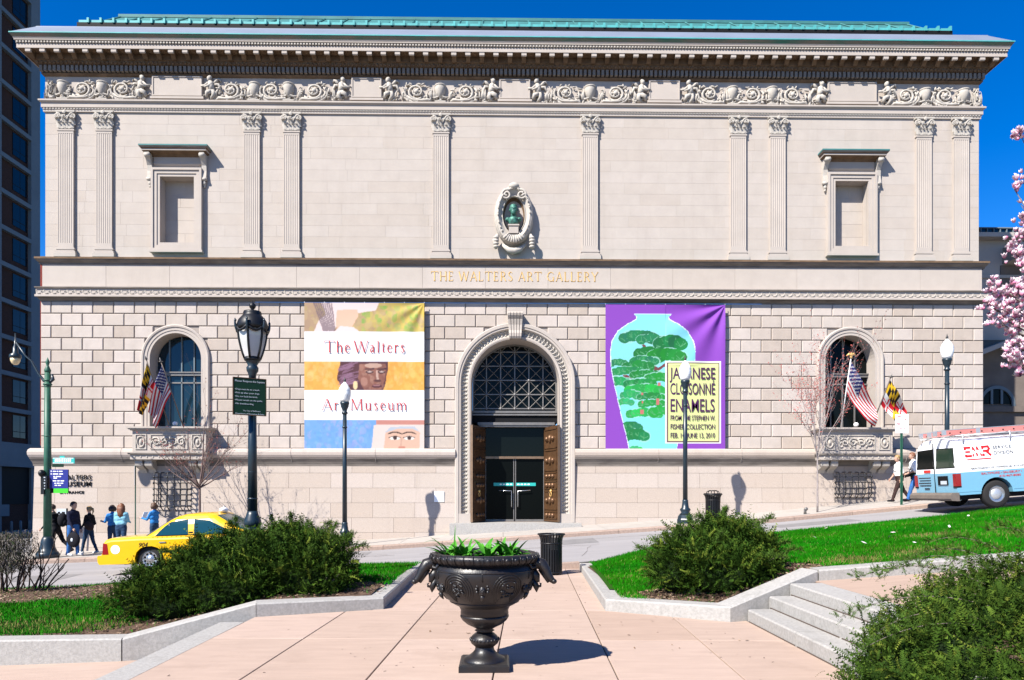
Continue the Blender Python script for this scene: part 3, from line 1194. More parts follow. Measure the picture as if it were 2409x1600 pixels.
for wi, c in enumerate(WIN_LO):
    q = MB().use(M['stone'])
    reveal(q, c, AR_IN, AR_ZS, AR_ZB, 26.25, 27.0)
    arch_sweep(q, [(0, .25), (.09, .25), (.10, .27), (.20, .27), (.215, .30), (.27, .31), (.31, .28), (.31, .15)], c, AR_IN, AR_ZS, AR_ZB, W)
    aw = q.build('arched_window', mus)
    gl = 'glass_blue' if wi == 0 else 'glass_dark'
    YG = 26.86
    vx = [-.93, -.47, -.02, .44, .93]
    for k in range(4):
        u0, u1 = vx[k] + .02, vx[k + 1] - .02
        for (z0, z1) in ((AR_ZB, 5.78), (5.82, 6.05), (6.22, None)):
            q = MB().use(M[gl])
            if z1 is None:
                top = [(u, AR_ZS + math.sqrt(max(0, .9 ** 2 - u * u))) for u in np.linspace(max(u0, -.9), min(u1, .9), 8)]
                poly = [(max(u0, -.9), z0)] + [(min(u1, .9), z0)] + top[::-1]
            else:
                poly = [(u0, z0), (u1, z0), (u1, z1), (u0, z1)]
            q.add([(c + x, YG, z) for x, z in poly], [list(range(len(poly)))])
            q.build('pane', aw)
    q = MB().use(M['tower_conc'] if wi == 0 else M['grille'])
    for v in vx[1:4]:
        q.box(c + v - .022, c + v + .022, YG - .05, YG + .02, AR_ZB, AR_ZS + math.sqrt(.92 ** 2 - v * v))
    q.build('mullion', aw)
    q = MB().use(M['grille'])
    q.box(c - .93, c + .93, YG - .10, YG + .03, 6.06, 6.20)
    q.box(c - .93, c + .93, YG - .14, YG + .03, 6.16, 6.20)
    q.box(c - .93, c + .93, YG - .05, YG + .02, 5.775, 5.825)
    q.build('transom', aw)
    q = MB().use(M['dark_trim'])
    q.box(c - .95, c + .95, 27.3, 27.35, 3.9, 7.6)
    if wi == 0:
        q.use(M['annex_brown'])
        q.box(c - .42, c - .06, 26.99, 27.0, 4.1, 5.75)
        q.box(c + .05, c + .40, 26.99, 27.0, 4.1, 5.75)
    q.build('blind', aw)

# ---- balconies
for wi, c in enumerate(WIN_LO):
    cx = c + (.02 if wi == 0 else -.02)
    q = MB().use(M['stone'])
    YF = 25.72                  # face of the parapet
    q.box(cx - 1.30, cx + 1.30, YF, W, 3.13, 3.93)
    q.box(cx - 1.36, cx + 1.36, YF - .05, W, 2.90, 3.08)
    bal = q.build('balcony', mus)
    q = MB().use(M['stone'])
    q.box(cx - 1.36, cx + 1.36, YF - .06, W, 3.93, 3.965)
    q.box(cx - 1.41, cx + 1.41, YF - .11, W, 3.965, 4.005)
    q.box(cx - 1.46, cx + 1.46, YF - .15, W, 4.005, 4.065)
    q.build('coping', bal)
    q = MB().use(M['grimy_shaded'])
    q.box(cx - 1.42, cx + 1.42, YF - .11, W - .02, 3.08, 3.13)
    q.build('base_ledge', bal)
    # framed reliefs: medallion, long panel, medallion
    for (u0, u1, kind) in ((-1.2, -.80, 'm'), (-.66, .66, 'p'), (.80, 1.2, 'm')):
        q = MB().use(M['carved'])
        for (a0, a1, z0, z1) in ((u0, u1, 3.77, 3.80), (u0, u1, 3.26, 3.29), (u0, u0 + .03, 3.29, 3.77), (u1 - .03, u1, 3.29, 3.77)):
            q.box(cx + a0, cx + a1, YF - .03, YF + .01, z0, z1)
        q.use(M['carved'], True)
        if kind == 'm':
            m_ = cx + (u0 + u1) / 2
            q.tube([(m_ + .13 * math.cos(a), YF - .02, 3.53 + .19 * math.sin(a)) for a in np.linspace(0, 6.283, 19)], .025, 5)
            q.ball((m_, YF - .01, 3.53), (.06, .04, .1), 8, 5)
        else:
            rn = random.Random(wi)
            for i in range(4):
                xx = cx - .45 + .3 * i
                q.tube([(p[0] + xx, YF + p[1] + .03, p[2] - 9.0 + 3.53) for p in spiral(0, 9.0, .17, 1.4, 1 if i % 2 else -1, .5, 14, -.04)], .028, 5)
            for i in range(22):
                Tm = Matrix.Rotation(rn.uniform(0, 3.1), 3, 'Y')
                q.ball((cx + rn.uniform(-.6, .6), YF - .01, 3.53 + rn.uniform(-.17, .17)), (.075, .035, .03), 6, 4, Tm)
        q.build('relief_panel', bal)
    q = MB().use(M['carved'])
    for i in range(12):
        q.ball((cx - 1.2 + .218 * i, YF - .055, 2.99), (.03, .02, .045), 6, 4)
    q.build('rosette_row', bal)
    for u in (-1.12, -.78, .78, 1.12):
        q = MB().use(M['carved'])
        pts = [(.0, 2.86), (.70, 2.86), (.73, 2.78), (.70, 2.68), (.60, 2.62), (.42, 2.55), (.30, 2.40), (.26, 2.24), (.18, 2.16), (.08, 2.16), (.0, 2.24)]
        q.prism([(W - .0 - p, z) for p, z in pts], 'x', cx + u - .125, cx + u + .125)
        q.use(M['carved'], True)
        q.tube([(cx + u - .135, W - .62, 2.74), (cx + u + .135, W - .62, 2.74)], .09, 10)
        q.tube([(cx + u - .135, W - .16, 2.25), (cx + u + .135, W - .16, 2.25)], .075, 10)
        q.use(M['stone'])
        q.box(cx + u - .15, cx + u + .15, W - .74, W, 2.86, 2.90)
        q.build('bracket', bal)

# ---- basement windows behind iron cages
for wi, (cx, hw, zb, zt) in enumerate(BW):
    q = MB().use(M['dark_trim'])
    q.box(cx - hw, cx + hw, W - .18, W - .10, zb, zt)
    q.use(M['granite'])
    q.box(cx - hw - .02, cx - hw + .05, W - .345, W - .1, zb, zt)
    q.box(cx + hw - .05, cx + hw + .02, W - .345, W - .1, zb, zt)
    q.box(cx - hw, cx + hw, W - .36, W - .1, zb - .05, zb + .03)
    bwn = q.build('basement_window', mus)
    q = MB().use(M['glass_dark'])
    q.box(cx - hw + .06, cx + hw - .06, W - .2, W - .185, zb + .04, zt)
    q.build('pane', bwn)
    q = MB().use(M['iron'], True)
    y0 = W - .62
    nv, nh = 6, 6 if wi == 0 else 4
    for i in range(nv):
        x = cx - hw + .05 + (2 * hw - .1) * i / (nv - 1)
        q.tube([(x, W - .36, zt - .03), (x, y0 + .03, zt - .04), (x, y0, zt - .12), (x, y0, zb + .05), (x, W - .42, zb - .10)], .018, 5)
    for j in range(nh):
        z = lerp(zb + .08, zt - .2, j / (nh - 1))
        q.tube([(cx - hw, W - .36, z), (cx - hw, y0, z), (cx + hw, y0, z), (cx + hw, W - .36, z)], .016, 5)
        for i in range(nv):
            x = cx - hw + .05 + (2 * hw - .1) * i / (nv - 1)
            q.ball((x, y0 - .01, z), (.035, .03, .035), 6, 4)
        for s in (-1, 1):
            q.ball((cx + s * (hw + .03), y0 + .12, z), (.03, .03, .05), 6, 4)
    q.build('iron_cage', bwn)

# ---- portal
q = MB().use(M['stone'])
reveal(q, PX, PR_IN, PR_ZS, PR_ZB, 26.12, 27.2, 32)
arch_sweep(q, [(.0, .36), (.05, .38), (.10, .38), (.11, .34)], PX, PR_IN, PR_ZS, .95, W, 36)
arch_sweep(q, [(.36, .34), (.38, .40), (.44, .40), (.46, .43), (.56, .43), (.59, .40), (.59, .1)], PX, PR_IN, PR_ZS, PR_ZB, W, 36)
q.use(M['carved'])
arch_sweep(q, [(.11, .34), (.15, .27), (.24, .24), (.32, .27), (.36, .34)], PX, PR_IN, PR_ZS, .95, W, 36)
q.use(M['stone'])
for s in (-1, 1):
    q.box(PX + s * (PR_IN + .235) - .235, PX + s * (PR_IN + .235) + .235, W - .42, W, PR_ZB - .3, .95)
portal = q.build('portal', mus)
q = MB().use(M['carved'], True)
L_j = PR_ZS - 1.0
Ltot = 2 * L_j + math.pi * (PR_IN + .235)
npc = 104
for i in range(npc):
    s_ = Ltot * (i + .5) / npc
    rr_ = PR_IN + .235
    if s_ < L_j:
        p, ang = (PX - rr_, 1.0 + s_), math.pi / 2
    elif s_ > Ltot - L_j:
        p, ang = (PX + rr_, 1.0 + (Ltot - s_)), math.pi / 2
    else:
        a = math.pi - (s_ - L_j) / rr_
        p, ang = (PX + rr_ * math.cos(a), PR_ZS + rr_ * math.sin(a)), a + math.pi / 2
    for k, (o_, rt) in enumerate(((.065, .6), (-.065, -.6))):
        nx, nz = math.cos(ang + math.pi / 2), math.sin(ang + math.pi / 2)
        Tm = Matrix.Rotation(-(ang + rt), 3, 'Y')
        q.ball((p[0] + nx * o_, W - .285, p[1] + nz * o_), (.062, .04, .026), 6, 4, Tm)
    q.ball((p[0], W - .275, p[1]), (.025, .045, .025), 6, 4)
struct(q.build('leaf_carving', portal), 'stuff')
# keystone
q = MB().use(M['stone'])
kp = [(.30, 7.33), (.56, 7.31), (.60, 7.38), (.60, 7.50), (.52, 7.62), (.50, 7.82), (.54, 8.02), (.62, 8.14), (.64, 8.22), (.58, 8.28), (.2, 8.28)]
for k in range(5):
    f0, f1 = -1 + .4 * k + .045, -1 + .4 * (k + 1) - .045
    vs = [(PX + f0 * lerp(.22, .29, (z - 7.33) / .95), W - p, z) for p, z in kp] + [(PX + f1 * lerp(.22, .29, (z - 7.33) / .95), W - p, z) for p, z in kp]
    n_ = len(kp)
    q.add(vs, [list(range(n_)), list(range(n_, 2 * n_))[::-1]] + [(i, n_ + i, n_ + (i + 1) % n_, (i + 1) % n_) for i in range(n_)])
q.use(M['carved'])
vs = [(PX + s * lerp(.215, .285, (z - 7.33) / .95), W - p + .06, z) for s in (-1, 1) for p, z in kp]
n_ = len(kp)
q.add(vs, [list(range(n_)), list(range(n_, 2 * n_))[::-1]] + [(i, n_ + i, n_ + (i + 1) % n_, (i + 1) % n_) for i in range(n_)])
q.build('keystone', portal)
# lunette
YL = 27.12
q = MB().use(M['glass_dark'])
q.add([(PX - 1.6, YL, 4.80), (PX + 1.6, YL, 4.80)] + [(x, YL, z) for x, z in arc(PX, PR_ZS, 1.6, 0, math.pi, 32)], [list(range(35))])
lun = q.build('lunette', portal)
q = MB().use(M['grille'])
RL = 1.56


def inside(x, z):
    return abs(x) < RL and (z < PR_ZS or x * x + (z - PR_ZS) ** 2 < RL * RL)


def clipseg(p, r_):
    n2 = 40
    pts = [(lerp(p[0], r_[0], i / n2), lerp(p[1], r_[1], i / n2)) for i in range(n2 + 1)]
    ok = [u for u in pts if inside(*u) and u[1] >= 4.86]
    return (ok[0], ok[-1]) if len(ok) > 2 else None


pit = .534
for i in range(-3, 4):
    sgm = clipseg((i * pit, 4.86), (i * pit, 7.4))
    if sgm:
        q.box(PX + i * pit - .02, PX + i * pit + .02, YL - .07, YL - .02, sgm[0][1], sgm[1][1])
for j in range(0, 5):
    sgm = clipseg((-1.6, 4.89 + j * pit), (1.6, 4.89 + j * pit))
    if sgm:
        q.box(PX + sgm[0][0], PX + sgm[1][0], YL - .072, YL - .022, 4.89 + j * pit - .02, 4.89 + j * pit + .02)
for i in range(-3, 3):
    for j in range(0, 5):
        for (p, r_) in (((i * pit, 4.89 + j * pit), ((i + 1) * pit, 4.89 + (j + 1) * pit)), (((i + 1) * pit, 4.89 + j * pit), (i * pit, 4.89 + (j + 1) * pit))):
            sgm = clipseg(p, r_)
            if sgm:
                q.tube([(PX + sgm[0][0], YL - .05, sgm[0][1]), (PX + sgm[1][0], YL - .05, sgm[1][1])], .014, 4)
for i in range(-3, 4):
    for j in range(0, 5):
        if inside(i * pit, 4.89 + j * pit):
            q.ball((PX + i * pit, YL - .075, 4.89 + j * pit), (.05, .03, .05), 8, 4)
arch_sweep(q, [(0, .05), (.06, .05), (.06, 0)], PX, 1.54, PR_ZS, 4.8, YL, 28)
q.build('lunette_grille', lun)
# transom beams
q = MB().use(M['grille'])
q.box(PX - 1.61, PX + 1.61, 26.98, 27.2, 4.72, 4.80)
q.box(PX - 1.61, PX + 1.61, 26.93, 27.2, 4.62, 4.68)
q.use(M['dark_trim'])
q.box(PX - 1.61, PX + 1.61, 27.0, 27.2, 4.34, 4.72)
q.use(M['grille'])
q.box(PX - 1.40, PX + 1.50, 26.92, 27.2, 4.26, 4.36)
q.box(PX - 1.36, PX + 1.46, 26.96, 27.2, 4.19, 4.26)
q.build('transom_beam', portal)
# glazed inner screen
q = MB().use(M['dark_trim'])
q.box(PX - 1.65, PX - 1.13, 27.15, 27.32, .5, 4.25)
q.box(PX + 1.13, PX + 1.65, 27.15, 27.32, .5, 4.25)
q.box(PX - 1.65, PX + 1.65, 29.0, 29.1, .4, 4.5)
q.box(PX - 1.65, PX + 1.65, 27.3, 29.0, 4.4, 4.5)
q.use(M['plaza'])
q.box(PX - 1.65, PX + 1.65, 27.0, 29.0, .45, .615)
q.build('inner_screen', portal)
for (z0, z1, nm_) in ((3.10, 4.19, 'overdoor_pane'),):
    q = MB().use(M['glass_dark'])
    q.box(PX - 1.13, PX + 1.13, 27.22, 27.235, z0, z1)
    q.build(nm_, portal)
q = MB().use(M['bronze_lite'])
q.box(PX - 1.13, PX + 1.13, 27.14, 27.28, 3.0, 3.09)
q.build('door_bar', portal)
for s in (-1, 1):
    q = MB().use(M['glass_door'])
    x0, x1 = sorted((PX + s * .02, PX + s * 1.12))
    q.box(x0, x1, 27.22, 27.24, .66, 3.0)
    gd = q.build('glass_door', portal)
    q = MB().use(M['grille'])
    for (a0, a1, z0, z1) in ((x0, x1, .62, .70), (x0, x0 + .03, .70, 3.0), (x1 - .03, x1, .70, 3.0)):
        q.box(a0, a1, 27.205, 27.25, z0, z1)
    q.build('frame', gd)
    q = MB().use(M['chrome'], True)
    q.tube([(PX + s * .12, 27.19, 1.15), (PX + s * .12, 27.13, 1.2), (PX + s * .12, 27.13, 1.78), (PX + s * .58, 27.13, 1.80), (PX + s * .62, 27.2, 1.80)], .016, 6)
    q.build('push_bar', gd)
    q = MB().use(M['signteal'])
    q.box(min(PX + s * .02, PX + s * .8), max(PX + s * .02, PX + s * .8), 27.208, 27.218, 1.97, 2.09)
    q.use(M['white'])
    for i in range(4):
        u = PX + s * (.14 + .13 * i)
        q.box(u - .04, u + .04, 27.203, 27.209, 2.01, 2.05)
    q.build('door_band', gd)
# bronze leaves standing open
for s in (-1, 1):
    h0 = Vector((PX + s * 1.14, 27.12, 0))
    h1 = Vector((PX + s * 1.585, 26.02, 0))
    d = (h1 - h0)
    Lg = d.length
    d.normalize()
    ang = math.atan2(d.y, d.x)
    Tm = Matrix.Translation(h0) @ Matrix.Rotation(ang, 4, 'Z')
    q = MB().use(M['bronze'])
    q.box(0, Lg, -.035, .035, .64, 4.18, Tm)
    lf = q.build('bronze_door_leaf', portal)
    face = -s     # side that looks towards the street axis
    for (z0, z1) in ((.74, 1.02), (1.08, 1.78), (1.84, 2.14), (2.20, 2.46), (2.52, 3.30), (3.36, 4.08)):
        q = MB().use(M['bronze'])
        y0, y1 = sorted((face * .034, face * .062))
        for (a0, a1, b0, b1) in ((.07, Lg - .07, z0, z0 + .035), (.07, Lg - .07, z1 - .035, z1), (.07, .12, z0, z1), (Lg - .12, Lg - .07, z0, z1)):
            q.box(a0, a1, y0, y1, b0, b1, Tm)
        q.use(M['bronze'], True)
        zc = (z0 + z1) / 2
        for (u, rz_) in ((.3, .10), (.55, .16), (.8, .10)):
            c3 = Tm @ Vector((u * Lg / 1.18, face * .05, zc))
            q.ball(tuple(c3), (.10, .10, min(rz_, (z1 - z0) * .33)), 8, 5)
        q.build('panel', lf)
    q = MB().use(M['bronze_lite'])
    q.box(Lg - .002, Lg + .012, -.045, .045, .64, 4.18, Tm)
    q.build('leaf_edge', lf)
    q = MB().use(M['gold'], True)
    q.ball(tuple(Tm @ Vector((Lg * .6, face * .09, 1.78))), .05, 8, 6)
    q.tube([tuple(Tm @ Vector((Lg * .6 + .07 * math.sin(a), face * .10, 1.66 + .08 * math.cos(a)))) for a in np.linspace(0, 6.28, 13)], .012, 5)
    q.build('door_knocker', lf)
# threshold step
q = MB().use(M['kgranite'])
q.box(PX - 2.35, PX + 2.35, 25.45, 27.1, .1, .615)
q.build('door_step', portal)

# ---- niche frame (cartouche)
NX, NZ = pX(1209, 26.4), 11.92
q = MB().use(M['carved'], True)
NO = 30


def oval(rx, rz, y, n=NO, z0=NZ):
    return [(NX + rx * math.cos(2 * math.pi * i / n), W - y, z0 + rz * math.sin(2 * math.pi * i / n)) for i in range(n)]


rings = [oval(.73, 1.10, .0), oval(.72, 1.09, .16), oval(.66, 1.02, .30), oval(.58, .92, .34), oval(.50, .80, .26), oval(.46, .74, .22), oval(.42, .68, .24), oval(.40, .66, .16)]
for r0, r1 in zip(rings, rings[1:]):
    for i in range(NO):
        j = (i + 1) % NO
        q.add([r0[i], r0[j], r1[j], r1[i]], [(0, 1, 2, 3)])
niche = q.build('niche_frame', mus)
q = MB().use(M['soffit'], True)
cols = [oval(.40 * math.cos(t), .66 * math.cos(t), .16 - .34 * math.sin(t)) for t in np.linspace(0, 1.5, 7)]
for r0, r1 in zip(cols, cols[1:]):
    for i in range(NO):
        j = (i + 1) % NO
        q.add([r0[i], r0[j], r1[j], r1[i]], [(0, 1, 2, 3)])
q.build('niche_bowl', niche)
for s in (-1, 1):
    q = MB().use(M['carved'], True)
    q.tube([(NX + s * p[0], W + p[1] - .26, NZ + .70 + p[2]) for p in spiral(.27, 0, .2, 1.7, -1, .9, 20, -.05)], [.05 - .02 * i / 20 for i in range(21)], 6)
    q.build('volute', niche)
    q = MB().use(M['carved'], True)
    q.tube([(NX + s * .60, W - .22, NZ - .72), (NX + s * .68, W - .24, NZ - .95), (NX + s * .66, W - .2, NZ - 1.25)], [.05, .12, .05], 7)
    for k in range(4):
        q.ball((NX + s * .66, W - .28, NZ - .86 - .11 * k), (.11, .09, .06), 8, 5)
    q.build('fruit_drop', niche)
q = MB().use(M['carved'], True)
q.ball((NX, W - .3, NZ + 1.02), (.2, .14, .13), 10, 6)
q.build('crest', niche)
for k in range(9):
    q = MB().use(M['carved'], True)
    a = -math.pi / 2 + (k - 4) * .16
    q.tube([(NX + .30 * math.cos(a), W - .30, NZ - .45 + .30 * math.sin(a)), (NX + .62 * math.cos(a), W - .37, NZ - .25 + .82 * math.sin(a))], [.025, .06], 5)
    q.build('shell_rib', niche)
q = MB().use(M['carved'], True)
q.tube([(NX - .45, W - .12, NZ - 1.05), (NX - .2, W - .2, NZ - 1.28), (NX, W - .24, NZ - 1.34), (NX + .2, W - .2, NZ - 1.28), (NX + .45, W - .12, NZ - 1.05)], [.05, .1, .12, .1, .05], 7)
q.build('swag', niche)
q = MB().use(M['carved'], True)
rn = random.Random(9)
for k in range(40):
    a = rn.uniform(0, 6.283)
    q.ball((NX + .585 * math.cos(a), W - .35, NZ + .93 * math.sin(a)), (.035, .03, .05), 6, 4)
struct(q.build('niche_beading', niche), 'stuff')
q = MB().use(M['stone'])
q.box(NX - .19, NX + .16, W - .36, W + .05, NZ - .72, NZ - .44)
q.box(NX - .22, NX + .19, W - .39, W + .05, NZ - .45, NZ - .40)
q.build('bust_pedestal', niche)

# ---- bust in the niche: a thing of its own
bust = thing('bronze_bust', 'green weathered bronze bust of a bearded man in the oval niche', 'statue', (NX - .02, W - .20, NZ - .40))
bust.scale = (1.12, 1.12, 1.12)
q = MB().use(M['verdigris'], True)
q.tube([(0, 0, .0), (0, 0, .06), (0, .0, .16), (0, .0, .24), (0, 0, .28)], [.13, .15, .18, .17, .10], 14)
for s in (-1, 1):
    q.ball((s * .185, 0, .205), (.085, .09, .075), 10, 6)
q.tube([(0, 0, .24), (0, -.01, .42)], [.095, .08], 10)
q.build('shoulders', bust)
q = MB().use(M['verdigris'], True)
q.ball((0, -.02, .53), (.125, .14, .165), 14, 10)
q.ball((0, .0, .62), (.128, .14, .09), 12, 7)
q.ball((0, -.165, .51), (.024, .04, .04), 6, 5)
q.ball((0, -.12, .415), (.085, .08, .10), 10, 6)
for s in (-1, 1):
    q.ball((s * .045, -.148, .555), (.022, .018, .014), 6, 4)
    q.ball((s * .125, -.01, .52), (.02, .035, .045), 6, 5)
    q.ball((s * .05, -.15, .465), (.045, .03, .02), 6, 4)
q.build('head', bust)

# ---- stroke-built roman letters (thick and thin strokes with serifs)
GL = {
    'T': ([(.5, 0, .5, 1, 1), (.02, .98, .98, .98, .5)], [(.5, 0, .5)], 1.0, [(.02, .9), (.98, .9)]),
    'H': ([(.15, 0, .15, 1, 1), (.85, 0, .85, 1, 1), (.15, .5, .85, .5, .45)], [(.15, 0, .4), (.85, 0, .4), (.15, 1, .4), (.85, 1, .4)], 1.05, []),
    'E': ([(.18, 0, .18, 1, 1), (.18, .98, .8, .98, .5), (.18, .52, .7, .52, .5), (.18, .02, .84, .02, .5)], [(.14, 0, .3), (.14, 1, .3)], .72, [(.8, .9), (.84, .1)]),
    'W': ([(.02, 1, .27, 0, 1), (.27, 0, .5, .95, .5), (.5, .95, .75, 0, 1), (.75, 0, .98, 1, .5)], [(.02, 1, .3), (.98, 1, .3), (.5, 1, .25)], 1.35, []),
    'A': ([(.08, 0, .5, 1, .5), (.5, 1, .92, 0, 1), (.25, .36, .75, .36, .45)], [(.08, 0, .35), (.92, 0, .35)], 1.0, []),
    'L': ([(.18, 0, .18, 1, 1), (.18, .02, .85, .02, .5)], [(.18, 0, .35), (.18, 1, .4)], .72, [(.85, .1)]),
    'R': ([(.18, 0, .18, 1, 1), (.18, .98, .5, .98, .5), (.5, .98, .7, .88, .8), (.7, .88, .74, .74, 1), (.74, .74, .68, .6, .9), (.68, .6, .5, .5, .7), (.5, .5, .18, .5, .5), (.48, .5, .92, .0, 1)], [(.18, 0, .4), (.18, 1, .3), (.92, 0, .25)], .88, []),
    'S': ([(.84, .84, .68, .97, .5), (.68, .97, .4, .97, .6), (.4, .97, .2, .82, .9), (.2, .82, .24, .64, 1), (.24, .64, .7, .42, 1), (.7, .42, .84, .26, 1), (.84, .26, .76, .08, .9), (.76, .08, .5, .02, .6), (.5, .02, .2, .08, .5), (.2, .08, .14, .2, .5)], [], .72, []),
    'G': ([(.88, .82, .7, .96, .5), (.7, .96, .45, .98, .6), (.45, .98, .2, .82, .9), (.2, .82, .1, .5, 1), (.1, .5, .2, .18, 1), (.2, .18, .45, .02, .8), (.45, .02, .72, .05, .6), (.72, .05, .88, .16, .6), (.88, .0, .88, .42, 1)], [(.86, .42, .35)], 1.05, []),
    'Y': ([(.06, 1, .5, .48, 1), (.5, .48, .94, 1, .5), (.5, 0, .5, .5, 1)], [(.5, 0, .4), (.06, 1, .35), (.94, 1, .35)], .95, []),
    'M': ([(.12, 0, .16, 1, .5), (.16, 1, .5, .05, 1), (.5, .05, .84, 1, .5), (.84, 1, .88, 0, 1)], [(.12, 0, .35), (.88, 0, .35), (.12, 1, .25), (.88, 1, .25)], 1.25, []),
    'h': ([(.2, 0, .2, 1, 1), (.2, .5, .45, .64, .6), (.45, .64, .68, .62, .8), (.68, .62, .78, .45, 1), (.78, .45, .78, 0, 1)], [(.2, 0, .4), (.78, 0, .4), (.14, 1, .2)], .66, []),
    'e': ([(.14, .36, .84, .36, .4), (.84, .36, .76, .55, .8), (.76, .55, .5, .65, .6), (.5, .65, .24, .55, .9), (.24, .55, .14, .32, 1), (.14, .32, .24, .1, 1), (.24, .1, .52, .01, .8), (.52, .01, .84, .12, .5)], [], .56, []),
    'a': ([(.2, .54, .4, .65, .6), (.4, .65, .62, .6, .7), (.62, .6, .7, .45, 1), (.7, .45, .7, .05, 1), (.7, .36, .35, .33, .5), (.35, .33, .16, .18, 1), (.16, .18, .3, .02, .8), (.3, .02, .68, .12, .5), (.7, .05, .9, .02, .6)], [], .54, []),
    'l': ([(.5, 0, .5, 1, 1)], [(.5, 0, .7), (.36, 1, .3)], .32, []),
    't': ([(.45, .08, .45, .82, 1), (.1, .63, .85, .63, .45), (.45, .05, .85, .06, .6)], [], .40, []),
    'r': ([(.26, 0, .26, .65, 1), (.26, .45, .5, .62, .6), (.5, .62, .86, .60, .9)], [(.26, 0, .5), (.16, .65, .25)], .46, []),
    's': ([(.78, .52, .6, .65, .5), (.6, .65, .34, .62, .7), (.34, .62, .26, .48, 1), (.26, .48, .7, .24, 1), (.7, .24, .74, .1, 1), (.74, .1, .5, .0, .6), (.5, .0, .2, .1, .5)], [], .46, []),
    'u': ([(.18, .64, .18, .18, 1), (.18, .18, .32, .02, .9), (.32, .02, .55, .03, .7), (.55, .03, .76, .18, .5), (.76, .64, .76, 0, 1)], [(.12, .64, .25), (.70, .64, .25), (.84, 0, .25)], .66, []),
    'm': ([(.1, 0, .1, .65, 1), (.1, .48, .28, .65, .6), (.28, .65, .42, .62, .8), (.42, .62, .48, .45, 1), (.48, .45, .48, 0, 1), (.48, .48, .66, .65, .6), (.66, .65, .8, .62, .8), (.8, .62, .87, .45, 1), (.87, .45, .87, 0, 1)], [(.1, 0, .24), (.48, 0, .24), (.87, 0, .24), (.06, .65, .15)], 1.02, []),
}


def roman(mb, txt, x0, x1, y, z0, h, stroke=.12, depth=.012, gap=.16, word=.5, each=None):
    adv = sum((word if ch == ' ' else GL[ch][2] + gap) for ch in txt) - gap
    sx = (x1 - x0) / adv
    x = x0
    for ch in txt:
        if ch == ' ':
            x += word * sx
            continue
        st, serif, w, drops = GL[ch]
        if each:
            mb = MB().use(each[2])

        def bar(a0, b0, a1, b1, t):
            A, B = Vector((x + a0 * w * sx, z0 + b0 * h)), Vector((x + a1 * w * sx, z0 + b1 * h))
            d_ = B - A
            if d_.length < 1e-6:
                return
            d_.normalize()
            n_ = Vector((-d_.y, d_.x)) * (t / 2)
            A, B = A - d_ * t * .12, B + d_ * t * .12
            mb.prism([tuple(A - n_), tuple(B - n_), tuple(B + n_), tuple(A + n_)], 'y', y - depth, y)
        for (a0, b0, a1, b1, t) in st:
            bar(a0, b0, a1, b1, stroke * h * t)
        for (a, b_, l) in serif:
            bz = b_ + (.02 if b_ < .5 else -.02)
            l2 = l * .42 / w if w > .5 else l * .5
            bar(a - l2 * .62, bz, a + l2 * .62, bz, stroke * h * .36)
        for (a, b_) in drops:
            bar(a, b_ - .09, a, b_ + .09, stroke * h * .4)
        x += (w + gap) * sx
        if each:
            mb.build(each[0], each[1])


q = MB().use(M['gold'])
roman(None, 'THE WALTERS ART GALLERY', pX(1014, 26.35), pX(1407, 26.35), 26.348, 9.50, .345, .095, .012, .2, .55, each=('inscription_letter', mus, M['gold']))

# ---- letters on the base at the left corner, small plates on the wall
yb = W - base_p(1.6) - .004
for (txt, z, hgt, xr_) in (('THE WALTERS', 2.19, .175, pX(213, 26.1)), ('ART MUSEUM', 1.95, .175, pX(213, 26.1)), ('ENTRANCE', 1.68, .095, pX(196, 26.1))):
    me = text_mesh('wall_lettering', txt, hgt * 1.38, M['dark_trim'], width=(1.72 if 'T' in txt[:2] or 'A' == txt[0] else .86), bold=.003, ext=.010, space=1.15)
    w_ = max(v.co.x for v in me.vertices)
    link('wall_lettering', me, mus, (xr_ - w_, yb - .004, z))

# ================================================================== GROUND, ROAD, PAVING
def sheet(name, xs, ys, zf, m, parent=None):
    q = MB().use(m, True)
    vs = [(x, y, zf(x, y)) for y in ys for x in xs]
    n = len(xs)
    q.add(vs, [(j * n + i, j * n + i + 1, (j + 1) * n + i + 1, (j + 1) * n + i) for j in range(len(ys) - 1) for i in range(n - 1)])
    return q.build(name, parent)


def fr(a, b, s):
    n = max(1, round((b - a) / s))
    return [a + (b - a) * i / n for i in range(n + 1)]


XS = [-900, -300, -120] + fr(-60, 60, 2) + [120, 300, 900]
struct(sheet('ground', XS, [-900, -200, -60, -20, 0, 10, 16, 20, 30, 60, 120, 300, 1500], lambda x, y: T(x) - .80, M['ground']))
struct(sheet('road', fr(-60, 60, 1), fr(YN - .1, YK - .2, 1), road_z, M['asphalt']))
struct(sheet('side_street', fr(-60, -18.6, 2), [YK - .15, 26, 40, 70, 140], lambda x, y: T(x) - .12, M['asphalt']))
walk = struct(sheet('sidewalk', fr(-18.5, 60, 1), [YK, 24.5, 26.6], lambda x, y: walk_z(x, y) - .014, M['pjoint']))
xe = fr(-18.5, 22, 1.68)
for i in range(len(xe) - 1):
    for (y0, y1) in ((YK + .06, 24.6), (24.61, 26.3)):
        q = MB().use(M['paving'])
        c4 = [(xe[i] + .006, y0), (xe[i + 1] - .006, y0), (xe[i + 1] - .006, y1), (xe[i] + .006, y1)]
        q.add([(x, y, walk_z(x, y) - .03) for x, y in c4] + [(x, y, walk_z(x, y)) for x, y in c4],
              [(4, 5, 6, 7), (0, 1, 5, 4), (1, 2, 6, 5), (2, 3, 7, 6), (3, 0, 4, 7)])
        q.build('paving_slab', walk)
q = MB().use(M['joint'])
fx_ = fr(-60, 60, 1)
for xa_, xb_ in zip(fx_, fx_[1:]):
    q.prism([(xa_, T(xa_) - .5), (xb_, T(xb_) - .5), (xb_, T(xb_) - .03), (xa_, T(xa_) - .03)], 'y', YK - .2, YK + .05)
